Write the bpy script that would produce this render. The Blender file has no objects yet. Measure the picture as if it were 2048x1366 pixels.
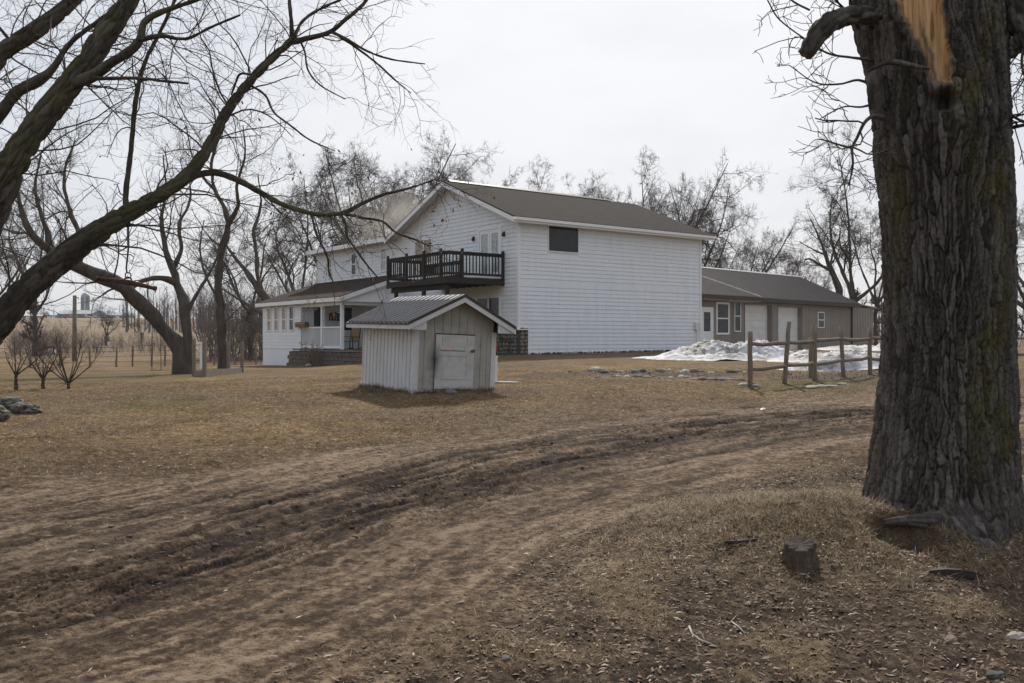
import bpy, bmesh, math, random
import numpy as np
from mathutils import Vector, Matrix, Quaternion

R = math.radians
scene = bpy.context.scene
COL = scene.collection
random.seed(7)
rng = np.random.default_rng(11)

# ------------------------------------------------------------------ camera
F, CX, CY, CAMZ = 1820.4, 1024.0, 676.0, 1.6
cam_data = bpy.data.cameras.new('camera')
cam_data.sensor_width = 36.0
cam_data.lens = F / 2048 * 36.0
cam_data.shift_y = -7.0 / 2048
cam_data.clip_start = 0.1
cam_data.clip_end = 8000
cam = bpy.data.objects.new('camera', cam_data)
cam.location = (0, 0, CAMZ)
cam.rotation_euler = (R(90), 0, 0)
COL.objects.link(cam)
scene.camera = cam

# ------------------------------------------------------------------ light
SUN_AZ, SUN_EL = 5.5, 40.0            # degrees to the right of the view axis, above the horizon
world = bpy.data.worlds.new('World')
scene.world = world
world.use_nodes = True
wn = world.node_tree
wn.nodes.clear()
w_out = wn.nodes.new('ShaderNodeOutputWorld')
w_bg = wn.nodes.new('ShaderNodeBackground')
w_sky = wn.nodes.new('ShaderNodeTexSky')
w_sky.sky_type = 'NISHITA'
w_sky.sun_disc = False
w_sky.sun_elevation = R(SUN_EL)
w_sky.sun_rotation = R(SUN_AZ)
w_sky.air_density = 1.0
w_sky.dust_density = 3.0
w_sky.ozone_density = 1.0
# thin high overcast: the clear sky's glow is spread out and paled by an uneven veil
w_hs = wn.nodes.new('ShaderNodeHueSaturation')
w_hs.inputs['Saturation'].default_value = 0.75
w_gm = wn.nodes.new('ShaderNodeGamma')
w_gm.inputs['Gamma'].default_value = 0.48
w_mul = wn.nodes.new('ShaderNodeVectorMath')
w_mul.operation = 'SCALE'
w_mul.inputs['Scale'].default_value = 2.4
w_tc = wn.nodes.new('ShaderNodeTexCoord')
w_map = wn.nodes.new('ShaderNodeMapping')
w_map.inputs['Scale'].default_value = (1.2, 1.2, 3.5)
w_noise = wn.nodes.new('ShaderNodeTexNoise')
w_noise.inputs['Scale'].default_value = 1.9
w_noise.inputs['Detail'].default_value = 5.0
w_noise.inputs['Roughness'].default_value = 0.5
w_ramp = wn.nodes.new('ShaderNodeMapRange')
w_ramp.inputs['From Min'].default_value = 0.3
w_ramp.inputs['From Max'].default_value = 0.7
w_ramp.inputs['To Min'].default_value = 0.50
w_ramp.inputs['To Max'].default_value = 0.70
w_mix = wn.nodes.new('ShaderNodeMix')
w_mix.data_type = 'RGBA'
w_cl = wn.nodes.new('ShaderNodeValToRGB')
w_cl.color_ramp.elements[0].position = .36
w_cl.color_ramp.elements[0].color = (5.3, 5.8, 6.7, 1)
w_cl.color_ramp.elements[1].position = .60
w_cl.color_ramp.elements[1].color = (7.5, 7.7, 8.15, 1)
wn.links.new(w_noise.outputs['Fac'], w_cl.inputs['Fac'])
wn.links.new(w_cl.outputs['Color'], w_mix.inputs['B'])
wn.links.new(w_sky.outputs['Color'], w_hs.inputs['Color'])
wn.links.new(w_hs.outputs['Color'], w_gm.inputs['Color'])
wn.links.new(w_gm.outputs['Color'], w_mul.inputs[0])
wn.links.new(w_tc.outputs['Generated'], w_map.inputs['Vector'])
wn.links.new(w_map.outputs['Vector'], w_noise.inputs['Vector'])
wn.links.new(w_noise.outputs['Fac'], w_ramp.inputs['Value'])
wn.links.new(w_ramp.outputs['Result'], w_mix.inputs['Factor'])
wn.links.new(w_mul.outputs[0], w_mix.inputs['A'])
wn.links.new(w_mix.outputs['Result'], w_bg.inputs['Color'])
w_bg.inputs['Strength'].default_value = 0.1
wn.links.new(w_bg.outputs['Background'], w_out.inputs['Surface'])

sun_data = bpy.data.lights.new('sun', 'SUN')
sun_data.energy = 3.7
sun_data.angle = R(2.5)
sun_data.color = (1.0, 0.93, 0.83)
sun = bpy.data.objects.new('sun', sun_data)
sun_dir = Vector((math.sin(R(SUN_AZ)) * math.cos(R(SUN_EL)), math.cos(R(SUN_AZ)) * math.cos(R(SUN_EL)), math.sin(R(SUN_EL))))
sun.rotation_euler = sun_dir.to_track_quat('Z', 'Y').to_euler()
COL.objects.link(sun)

vs = scene.view_settings
vs.view_transform = 'Standard'
vs.look = 'None'
vs.exposure = 0.26
vs.gamma = 1.0
vs.use_curve_mapping = False
scene.cycles.use_denoising = True
scene.cycles.max_bounces = 6
scene.cycles.volume_bounces = 0
scene.cycles.transparent_max_bounces = 8

# ------------------------------------------------------------------ helpers
def P(px, py, d):
    """photo pixel (2048 wide) at forward distance d -> world point"""
    return Vector(((px - CX) / F * d, d, CAMZ - (py - CY) / F * d))

def link(o, parent=None):
    COL.objects.link(o)
    if parent is not None:
        o.parent = parent
    return o

def tag(o, label=None, cat=None, group=None, kind=None):
    if label: o['label'] = label
    if cat: o['category'] = cat
    if group: o['group'] = group
    if kind: o['kind'] = kind
    return o

def empty(name, loc=(0, 0, 0), rz=0.0, rx=0.0, ry=0.0):
    o = bpy.data.objects.new(name, None)
    o.location = loc
    o.rotation_euler = (rx, ry, rz)
    o.empty_display_size = 0.2
    return link(o)

def make_mesh(name, verts, faces, mat=None, smooth=False):
    me = bpy.data.meshes.new(name)
    me.from_pydata([tuple(v) for v in verts], [], faces)
    if mat is not None:
        me.materials.append(mat)
    if smooth:
        me.polygons.foreach_set('use_smooth', [True] * len(me.polygons))
    me.update()
    return me

def np_mesh(name, verts, faces, mat=None, smooth=False):
    """faces: int array (m,3) or (m,4)"""
    me = bpy.data.meshes.new(name)
    verts = np.asarray(verts, dtype=np.float32).reshape(-1, 3)
    faces = np.asarray(faces, dtype=np.int32)
    k = faces.shape[1]
    me.vertices.add(len(verts))
    me.vertices.foreach_set('co', verts.ravel())
    me.loops.add(faces.size)
    me.loops.foreach_set('vertex_index', faces.ravel())
    me.polygons.add(len(faces))
    me.polygons.foreach_set('loop_start', np.arange(0, faces.size, k, dtype=np.int32))
    if smooth:
        me.polygons.foreach_set('use_smooth', np.ones(len(faces), dtype=bool))
    if mat is not None:
        me.materials.append(mat)
    me.update(calc_edges=True)
    me.validate()
    return me

def obj(name, me, parent=None, loc=(0, 0, 0), rot=(0, 0, 0)):
    o = bpy.data.objects.new(name, me)
    o.location = loc
    o.rotation_euler = rot
    return link(o, parent)

class MB:
    """collects simple solids for one mesh"""
    def __init__(self):
        self.v, self.f = [], []
    def add(self, vs_, fs_):
        n = len(self.v)
        self.v += [tuple(q) for q in vs_]
        self.f += [tuple(i + n for i in g) for g in fs_]
        return self
    def box(self, x0, x1, y0, y1, z0, z1):
        return self.hexa([(x0, y0, z0), (x1, y0, z0), (x1, y1, z0), (x0, y1, z0),
                          (x0, y0, z1), (x1, y0, z1), (x1, y1, z1), (x0, y1, z1)])
    def hexa(self, p):
        return self.add(p, [(3, 2, 1, 0), (4, 5, 6, 7), (0, 1, 5, 4), (1, 2, 6, 5), (2, 3, 7, 6), (3, 0, 4, 7)])
    def prism(self, poly, a0, a1, axis):
        """extrude a 2-D polygon along an axis: 'x' poly=(y,z), 'y' poly=(x,z), 'z' poly=(x,y)"""
        def pt(p, a):
            return {'x': (a, p[0], p[1]), 'y': (p[0], a, p[1]), 'z': (p[0], p[1], a)}[axis]
        n = len(poly)
        vs_ = [pt(p, a0) for p in poly] + [pt(p, a1) for p in poly]
        fs_ = [tuple(range(n - 1, -1, -1)), tuple(range(n, 2 * n))]
        fs_ += [(i, (i + 1) % n, n + (i + 1) % n, n + i) for i in range(n)]
        return self.add(vs_, fs_)
    def tube(self, pts, rad, sides=8, cap=True):
        pts = [Vector(p) for p in pts]
        if not hasattr(rad, '__len__'):
            rad = [rad] * len(pts)
        rings = []
        for i, p in enumerate(pts):
            t = (pts[min(i + 1, len(pts) - 1)] - pts[max(i - 1, 0)]).normalized()
            ref = Vector((0, 0, 1)) if abs(t.z) < 0.9 else Vector((1, 0, 0))
            a = t.cross(ref).normalized(); b = t.cross(a)
            rings.append([p + (a * math.cos(k * 2 * math.pi / sides) + b * math.sin(k * 2 * math.pi / sides)) * rad[i] for k in range(sides)])
        vs_ = [q for r_ in rings for q in r_]
        fs_ = []
        for i in range(len(pts) - 1):
            for k in range(sides):
                k2 = (k + 1) % sides
                fs_.append((i * sides + k, i * sides + k2, (i + 1) * sides + k2, (i + 1) * sides + k))
        if cap:
            fs_.append(tuple(range(sides - 1, -1, -1)))
            fs_.append(tuple((len(pts) - 1) * sides + k for k in range(sides)))
        return self.add(vs_, fs_)
    def lathe(self, prof, sides=16, c=(0, 0, 0)):
        vs_, fs_ = [], []
        for r_, z in prof:
            for k in range(sides):
                a = 2 * math.pi * k / sides
                vs_.append((c[0] + r_ * math.cos(a), c[1] + r_ * math.sin(a), c[2] + z))
        for i in range(len(prof) - 1):
            for k in range(sides):
                k2 = (k + 1) % sides
                fs_.append((i * sides + k, i * sides + k2, (i + 1) * sides + k2, (i + 1) * sides + k))
        fs_.append(tuple(range(sides - 1, -1, -1)))
        fs_.append(tuple((len(prof) - 1) * sides + k for k in range(sides)))
        return self.add(vs_, fs_)
    def build(self, name, mat, parent=None, smooth=False, loc=(0, 0, 0), rot=(0, 0, 0)):
        return obj(name, make_mesh(name, self.v, self.f, mat, smooth), parent, loc, rot)

# --- numpy noise
def _hash(ix, iy, iz, seed):
    h = (ix.astype(np.int64) * 374761393 + iy.astype(np.int64) * 668265263 + iz.astype(np.int64) * 2147483647 + seed * 974634777) & 0xFFFFFFFF
    h = ((h ^ (h >> 13)) * 1274126177) & 0xFFFFFFFF
    h = ((h ^ (h >> 16)) * 2246822519) & 0xFFFFFFFF
    h = h ^ (h >> 15)
    return (h & 0xFFFFFF) / float(0xFFFFFF)

def vnoise(x, y, seed=0):
    x = np.asarray(x, dtype=np.float64); y = np.asarray(y, dtype=np.float64)
    ix, iy = np.floor(x), np.floor(y)
    fx, fy = x - ix, y - iy
    fx = fx * fx * fx * (fx * (fx * 6 - 15) + 10); fy = fy * fy * fy * (fy * (fy * 6 - 15) + 10)
    z = np.zeros_like(ix)
    a = _hash(ix, iy, z, seed); b = _hash(ix + 1, iy, z, seed)
    c = _hash(ix, iy + 1, z, seed); d = _hash(ix + 1, iy + 1, z, seed)
    return ((a * (1 - fx) + b * fx) * (1 - fy) + (c * (1 - fx) + d * fx) * fy) * 2 - 1

def fbm(x, y, octv=4, seed=0, gain=0.5):
    s, a, t = 0.0, 1.0, 0.0
    for i in range(octv):
        s = s + a * vnoise(x * 2 ** i + 13.7 * i, y * 2 ** i + 7.3 * i, seed + i)
        t += a
        a *= gain
    return s / t

def voronoi(x, y, seed=0):
    ix, iy = np.floor(x), np.floor(y)
    f1 = np.full(x.shape, 9.0); f2 = np.full(x.shape, 9.0); idv = np.zeros(x.shape)
    for dx in (-1, 0, 1):
        for dy in (-1, 0, 1):
            cx, cy = ix + dx, iy + dy
            z = np.zeros_like(cx)
            jx = cx + 0.1 + 0.8 * _hash(cx, cy, z, seed); jy = cy + 0.1 + 0.8 * _hash(cx, cy, z + 1, seed)
            d = np.hypot(x - jx, y - jy)
            hid = _hash(cx, cy, z + 2, seed)
            m = d < f1
            f2 = np.where(m, f1, np.minimum(f2, d))
            idv = np.where(m, hid, idv)
            f1 = np.where(m, d, f1)
    return f1, f2, idv

def sstep(a, b, x):
    t = np.clip((x - a) / (b - a), 0, 1)
    return t * t * (3 - 2 * t)

# ------------------------------------------------------------------ materials
def new_mat(name):
    m = bpy.data.materials.new(name)
    m.use_nodes = True
    nt = m.node_tree
    nt.nodes.clear()
    out = nt.nodes.new('ShaderNodeOutputMaterial')
    b = nt.nodes.new('ShaderNodeBsdfPrincipled')
    nt.links.new(b.outputs[0], out.inputs[0])
    return m, nt, b

def nd(nt, t, **kw):
    n = nt.nodes.new(t)
    for k, v in kw.items():
        if k in n.inputs:
            n.inputs[k].default_value = v
        else:
            setattr(n, k, v)
    return n

def noise_mat(name, stops, scale=4.0, stretch=(1, 1, 1), rough=0.85, detail=6.0, bump=0.0, bump_scale=None, bump_dist=0.01,
              spec=0.3, metallic=0.0, coord='Object', distort=0.0, scale2=None, mix2=0.35):
    """colour from a stretched noise through a ramp, a second noise to break it up, optional bump"""
    m, nt, b = new_mat(name)
    L = nt.links
    tc = nd(nt, 'ShaderNodeTexCoord')
    mp = nd(nt, 'ShaderNodeMapping')
    mp.inputs['Scale'].default_value = stretch
    L.new(tc.outputs[coord], mp.inputs['Vector'])
    n1 = nd(nt, 'ShaderNodeTexNoise', Scale=scale, Detail=detail, Roughness=0.6, Distortion=distort)
    L.new(mp.outputs[0], n1.inputs['Vector'])
    fac = n1.outputs['Fac']
    if scale2:
        n2 = nd(nt, 'ShaderNodeTexNoise', Scale=scale2, Detail=4.0)
        L.new(tc.outputs[coord], n2.inputs['Vector'])
        mx = nd(nt, 'ShaderNodeMix')
        mx.inputs['Factor'].default_value = mix2
        L.new(n1.outputs['Fac'], mx.inputs['A']); L.new(n2.outputs['Fac'], mx.inputs['B'])
        fac = mx.outputs['Result']
    rp = nd(nt, 'ShaderNodeValToRGB')
    el = rp.color_ramp.elements
    while len(el) < len(stops):
        el.new(0.5)
    for e, (pos, c) in zip(el, stops):
        e.position = pos
        e.color = (c[0], c[1], c[2], 1)
    L.new(fac, rp.inputs['Fac'])
    L.new(rp.outputs['Color'], b.inputs['Base Color'])
    b.inputs['Roughness'].default_value = rough
    b.inputs['Specular IOR Level'].default_value = spec
    b.inputs['Metallic'].default_value = metallic
    if bump:
        n3 = nd(nt, 'ShaderNodeTexNoise', Scale=bump_scale or scale * 3, Detail=6.0, Roughness=0.65)
        L.new(mp.outputs[0], n3.inputs['Vector'])
        bp = nd(nt, 'ShaderNodeBump', Strength=bump, Distance=bump_dist)
        L.new(n3.outputs['Fac'], bp.inputs['Height'])
        L.new(bp.outputs[0], b.inputs['Normal'])
    return m

M = {}
M['siding'] = noise_mat('white_siding', [(0.3, (.62, .65, .685)), (0.5, (.70, .735, .775)), (0.75, (.75, .785, .82))], 1.6, (2.2, 2.2, .4), 0.6, bump=.15, bump_scale=30, bump_dist=.004, scale2=14)
M['trim'] = noise_mat('white_trim', [(0.3, (.70, .72, .735)), (0.7, (.80, .81, .825))], 2.0, rough=0.55, scale2=20)
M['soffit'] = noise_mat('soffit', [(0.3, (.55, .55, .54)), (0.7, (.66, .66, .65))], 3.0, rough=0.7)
M['glass'] = noise_mat('window_glass', [(0.3, (.012, .014, .016)), (0.7, (.03, .033, .036))], 2.5, rough=0.06, spec=0.28)
M['curtain_reflect_glass'] = noise_mat('curtain_reflection_glass', [(0.35, (.20, .25, .28)), (0.5, (.42, .46, .48)), (0.65, (.10, .16, .14))], 5.0, (3, 3, 1), rough=0.1, spec=0.6)  # pale mottled colour paints in the pane's reflections along with the curtain
M['tan_blind'] = noise_mat('window_with_blind', [(0.3, (.22, .17, .13)), (0.7, (.36, .29, .22))], 3.0, (1, 1, 8), rough=0.25, spec=0.5)
M['dark_wood'] = noise_mat('dark_stained_wood', [(0.3, (.012, .010, .009)), (0.6, (.030, .025, .021)), (0.85, (.06, .045, .035))], 5, (1, 1, 1), 0.75, bump=.2, scale2=40)
M['grey_wood'] = noise_mat('weathered_grey_wood', [(0.25, (.09, .07, .055)), (0.5, (.19, .155, .12)), (0.8, (.30, .255, .21))], 6, (6, 6, .6), 0.9, bump=.5, bump_scale=22, bump_dist=.01, scale2=3)
M['brown_wood'] = noise_mat('brown_wood', [(0.3, (.10, .055, .03)), (0.7, (.22, .13, .075))], 8, (4, 4, 1), 0.8)
M['straw_wood'] = noise_mat('pale_chair_wood', [(0.3, (.24, .17, .09)), (0.7, (.36, .26, .15))], 8, (1, 1, 4), 0.8)
M['white_metal'] = noise_mat('white_painted_steel', [(0.25, (.42, .425, .42)), (0.5, (.55, .56, .565)), (0.8, (.63, .645, .655))], 1.6, (1, 1, .7), 0.5, spec=.4, scale2=9)
M['old_white_metal'] = noise_mat('stained_white_steel', [(0.25, (.22, .21, .185)), (0.5, (.35, .34, .31)), (0.8, (.45, .44, .41))], 1.8, (1.5, 1.5, .6), 0.6, scale2=7)
M['door_paint'] = noise_mat('dingy_door_paint', [(0.25, (.38, .37, .35)), (0.5, (.50, .495, .48)), (0.8, (.57, .57, .56))], 2.2, rough=0.55, scale2=9)
M['black_grime'] = noise_mat('black_gasket', [(0.3, (.012, .011, .01)), (0.7, (.03, .028, .025))], 9)
M['shed_roof'] = noise_mat('galvanised_brown_roof', [(0.3, (.075, .070, .067)), (0.7, (.115, .108, .104))], 3, (1, 1, 1), 0.18, metallic=0.28, spec=1.0, scale2=25)
M['dark_trim'] = noise_mat('dark_brown_trim', [(0.3, (.030, .025, .022)), (0.7, (.05, .042, .037))], 4, rough=0.5)
M['ridge_metal'] = noise_mat('ridge_cap_metal', [(0.3, (.38, .38, .38)), (0.7, (.52, .52, .52))], 5, rough=0.4, metallic=.3)
M['tan_siding'] = noise_mat('tan_steel_siding', [(0.3, (.21, .182, .158)), (0.7, (.285, .25, .222))], 1.6, (1, 1, .6), 0.55, scale2=9)
M['tan_board'] = noise_mat('tan_lap_siding', [(0.3, (.21, .182, .155)), (0.7, (.28, .245, .212))], 2.0, rough=0.7)
M['brown_roof_metal'] = noise_mat('brown_ribbed_roof', [(0.3, (.045, .036, .034)), (0.7, (.075, .061, .057))], 1.2, (1, 1, 1), 0.42, metallic=.2, scale2=8)
M['brown_trim'] = noise_mat('brown_fascia', [(0.3, (.03, .022, .018)), (0.7, (.05, .038, .032))], 3, rough=0.5)
M['overhead_door'] = noise_mat('white_overhead_door', [(0.3, (.60, .60, .58)), (0.7, (.72, .72, .70))], 2.0, rough=0.6)
M['stone_a'] = noise_mat('fieldstone_tan', [(0.3, (.10, .075, .055)), (0.55, (.22, .17, .125)), (0.8, (.33, .27, .21))], 9, rough=0.9, bump=.4)
M['stone_b'] = noise_mat('fieldstone_grey', [(0.3, (.08, .078, .075)), (0.55, (.18, .175, .17)), (0.8, (.32, .31, .30))], 9, rough=0.9, bump=.4)
M['stone_c'] = noise_mat('fieldstone_dark', [(0.3, (.035, .035, .033)), (0.55, (.085, .08, .072)), (0.8, (.15, .14, .125))], 9, rough=0.9, bump=.4)
M['pale_stone'] = noise_mat('pale_stone', [(0.3, (.22, .20, .18)), (0.6, (.38, .36, .33)), (0.85, (.5, .48, .45))], 8, rough=0.9, bump=.3)
M['mossy_stone'] = noise_mat('mossy_stone', [(0.36, (.030, .034, .020)), (0.5, (.095, .088, .072)), (0.64, (.26, .25, .225))], 3.2, rough=0.95, bump=.5)
M['mortar'] = noise_mat('dark_mortar', [(0.3, (.03, .028, .025)), (0.7, (.07, .065, .06))], 12)
M['block'] = noise_mat('retaining_block', [(0.3, (.085, .065, .055)), (0.7, (.17, .135, .115))], 6, rough=0.95, bump=.5, scale2=20)
M['concrete'] = noise_mat('concrete', [(0.3, (.28, .27, .25)), (0.7, (.42, .41, .39))], 5, rough=0.9)
M['rust'] = noise_mat('rusty_iron', [(0.3, (.05, .028, .02)), (0.6, (.11, .055, .035)), (0.85, (.16, .09, .06))], 18, rough=0.85, bump=.3)
M['iron'] = noise_mat('dark_iron', [(0.3, (.02, .017, .015)), (0.7, (.06, .045, .038))], 20, rough=0.7)
M['red_paint'] = noise_mat('red_paint', [(0.3, (.20, .02, .015)), (0.7, (.34, .035, .025))], 12, rough=0.5)
M['brass'] = noise_mat('old_brass', [(0.3, (.09, .06, .035)), (0.7, (.2, .14, .08))], 12, rough=0.4, metallic=.7)
M['far_bark'] = noise_mat('bark_far', [(0.3, (.045, .037, .031)), (0.6, (.085, .072, .060)), (0.85, (.14, .12, .10))], 3, (2, 2, .5), 0.95, bump=.5, bump_scale=9, bump_dist=.04)
M['far_twig'] = noise_mat('twigs_far', [(0.3, (.050, .041, .035)), (0.7, (.092, .077, .065))], .8, rough=0.95)
M['thicket'] = noise_mat('thicket_twigs', [(0.3, (.10, .083, .070)), (0.7, (.20, .17, .145))], .6, rough=0.95)
M['wood_far'] = noise_mat('far_wood_twigs', [(0.3, (.085, .075, .07)), (0.7, (.14, .125, .118))], .1, rough=0.95)
M['orchard'] = noise_mat('orchard_bark', [(0.3, (.045, .032, .026)), (0.7, (.10, .075, .062))], 5, (2, 2, .6), 0.9)
M['dead_leaf'] = noise_mat('dead_leaf', [(0.3, (.13, .07, .035)), (0.7, (.28, .17, .09))], 9, rough=0.9)
M['maple_twig'] = noise_mat('maple_twigs', [(0.3, (.035, .028, .023)), (0.7, (.085, .068, .056))], 2, rough=0.95)
M['stump_top'] = noise_mat('stump_top', [(0.3, (.028, .022, .017)), (0.7, (.075, .060, .048))], 22, rough=0.95, bump=.5)
M['barn_grey'] = noise_mat('barn_wall', [(0.3, (.10, .13, .13)), (0.7, (.15, .18, .18))], .4)
M['barn_roof'] = noise_mat('barn_roof', [(0.3, (.30, .33, .36)), (0.7, (.38, .41, .44))], .3, rough=.5)
M['silo'] = noise_mat('silo_staves', [(0.3, (.09, .10, .11)), (0.7, (.15, .165, .175))], .6)
M['silo_dome'] = noise_mat('silo_dome', [(0.3, (.17, .23, .29)), (0.7, (.25, .31, .37))], .6, rough=.5)
M['far_blue'] = noise_mat('blue_wall', [(0.3, (.03, .08, .20)), (0.7, (.05, .12, .28))], .4)
M['car_red'] = noise_mat('car_red', [(0.3, (.16, .02, .02)), (0.7, (.22, .035, .03))], 1, rough=.3)
M['car_dark'] = noise_mat('car_dark', [(0.3, (.03, .035, .06)), (0.7, (.05, .055, .09))], 1, rough=.3)
M['car_white'] = noise_mat('car_white', [(0.3, (.5, .5, .5)), (0.7, (.6, .6, .6))], 1, rough=.3)
M['rubber'] = noise_mat('rubber', [(0.3, (.01, .01, .01)), (0.7, (.02, .02, .02))], 5)
M['green_board'] = noise_mat('dark_green_board', [(0.3, (.03, .05, .045)), (0.7, (.06, .085, .075))], 4)
M['leaf_orange'] = noise_mat('orange_leaf', [(0.3, (.5, .10, .02)), (0.7, (.65, .16, .04))], 9)
M['black_text'] = noise_mat('black_print', [(0.3, (.02, .02, .022)), (0.7, (.03, .03, .03))], 9)
M['red_text'] = noise_mat('red_print', [(0.3, (.28, .06, .07)), (0.7, (.36, .1, .11))], 9)

def add_stain(m, cx, cz, wx, wz, amount):
    '''a sooty smudge with its own shape, in the shed's own coordinates'''
    nt = m.node_tree; L = nt.links
    b = [n for n in nt.nodes if n.type == 'BSDF_PRINCIPLED'][0]
    src = b.inputs['Base Color'].links[0].from_socket
    tc = nd(nt, 'ShaderNodeTexCoord')
    mp = nd(nt, 'ShaderNodeMapping')
    mp.inputs['Location'].default_value = (-cx / wx, 0, -cz / wz); mp.inputs['Scale'].default_value = (1 / wx, 0, 1 / wz)
    L.new(tc.outputs['Object'], mp.inputs['Vector'])
    ln = nd(nt, 'ShaderNodeVectorMath', operation='LENGTH'); L.new(mp.outputs[0], ln.inputs[0])
    n = nd(nt, 'ShaderNodeTexNoise', Scale=7.0, Detail=4.0); L.new(tc.outputs['Object'], n.inputs['Vector'])
    ad = nd(nt, 'ShaderNodeMath', operation='MULTIPLY_ADD'); ad.inputs[1].default_value = .9
    L.new(n.outputs['Fac'], ad.inputs[0]); L.new(ln.outputs['Value'], ad.inputs[2])
    mr = nd(nt, 'ShaderNodeMapRange'); mr.inputs['From Min'].default_value = 1.5; mr.inputs['From Max'].default_value = .45; mr.inputs['To Max'].default_value = amount
    L.new(ad.outputs[0], mr.inputs['Value'])
    mx = nd(nt, 'ShaderNodeMix'); mx.data_type = 'RGBA'; mx.inputs['B'].default_value = (.035, .030, .024, 1)
    L.new(mr.outputs[0], mx.inputs['Factor']); L.new(src, mx.inputs['A']); L.new(mx.outputs['Result'], b.inputs['Base Color'])
add_stain(M['old_white_metal'], .42, .62, .16, .5, .7)
add_stain(M['door_paint'], .44, .60, .15, .42, .85)

def shingle_mat(name, c0, c1, c2, row=0.145):
    m, nt, b = new_mat(name)
    L = nt.links
    tc = nd(nt, 'ShaderNodeTexCoord')
    br = nd(nt, 'ShaderNodeTexBrick', Scale=1.0)
    br.inputs['Brick Width'].default_value = 0.32
    br.inputs['Row Height'].default_value = row
    br.inputs['Mortar Size'].default_value = 0.008
    br.inputs['Color1'].default_value = (*c0, 1); br.inputs['Color2'].default_value = (*c1, 1)
    br.inputs['Mortar'].default_value = (c0[0] * .6, c0[1] * .6, c0[2] * .6, 1)
    L.new(tc.outputs['UV'], br.inputs['Vector'])
    n = nd(nt, 'ShaderNodeTexNoise', Scale=1.1, Detail=6.0)
    L.new(tc.outputs['Object'], n.inputs['Vector'])
    n2 = nd(nt, 'ShaderNodeTexNoise', Scale=60.0, Detail=3.0)
    L.new(tc.outputs['Object'], n2.inputs['Vector'])
    mx = nd(nt, 'ShaderNodeMix'); mx.data_type = 'RGBA'
    mx.inputs['B'].default_value = (*c2, 1)
    mr = nd(nt, 'ShaderNodeMapRange')
    mr.inputs['From Min'].default_value = .42; mr.inputs['From Max'].default_value = .72
    mr.inputs['To Max'].default_value = .6
    L.new(n.outputs['Fac'], mr.inputs['Value'])
    L.new(mr.outputs[0], mx.inputs['Factor'])
    L.new(br.outputs['Color'], mx.inputs['A'])
    mx2 = nd(nt, 'ShaderNodeMix'); mx2.data_type = 'RGBA'; mx2.blend_type = 'OVERLAY'
    mx2.inputs['Factor'].default_value = .6
    L.new(mx.outputs['Result'], mx2.inputs['A']); L.new(n2.outputs['Color'], mx2.inputs['B'])
    L.new(mx2.outputs['Result'], b.inputs['Base Color'])
    b.inputs['Roughness'].default_value = .95
    b.inputs['Specular IOR Level'].default_value = .08
    bp = nd(nt, 'ShaderNodeBump', Strength=.7, Distance=.02)
    L.new(br.outputs['Fac'], bp.inputs['Height']); bp.invert = True
    L.new(bp.outputs[0], b.inputs['Normal'])
    return m
M['shingle'] = shingle_mat('asphalt_shingles', (.0145, .0125, .0115), (.030, .026, .024), (.021, .018, .0165))
M['porch_shingle'] = shingle_mat('brown_shingles', (.036, .024, .020), (.055, .037, .031), (.044, .030, .026))

def snow_mat():
    m, nt, b = new_mat('dirty_snow')
    L = nt.links
    tc = nd(nt, 'ShaderNodeTexCoord')
    n = nd(nt, 'ShaderNodeTexNoise', Scale=5.0, Detail=8.0, Roughness=.7)
    n2 = nd(nt, 'ShaderNodeTexNoise', Scale=.9, Detail=3.0)
    L.new(tc.outputs['Object'], n.inputs['Vector']); L.new(tc.outputs['Object'], n2.inputs['Vector'])
    mx = nd(nt, 'ShaderNodeMix'); mx.inputs['Factor'].default_value = .45
    L.new(n.outputs['Fac'], mx.inputs['A']); L.new(n2.outputs['Fac'], mx.inputs['B'])
    rp = nd(nt, 'ShaderNodeValToRGB')
    e = rp.color_ramp.elements
    e[0].position = .40; e[0].color = (.13, .115, .105, 1)
    e[1].position = .64; e[1].color = (.62, .64, .68, 1)
    q = e.new(.51); q.color = (.38, .38, .39, 1)
    L.new(mx.outputs['Result'], rp.inputs['Fac'])
    L.new(rp.outputs['Color'], b.inputs['Base Color'])
    b.inputs['Roughness'].default_value = .7
    bp = nd(nt, 'ShaderNodeBump', Strength=.6, Distance=.06)
    L.new(n.outputs['Fac'], bp.inputs['Height']); L.new(bp.outputs[0], b.inputs['Normal'])
    return m
M['snow'] = snow_mat()

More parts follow.
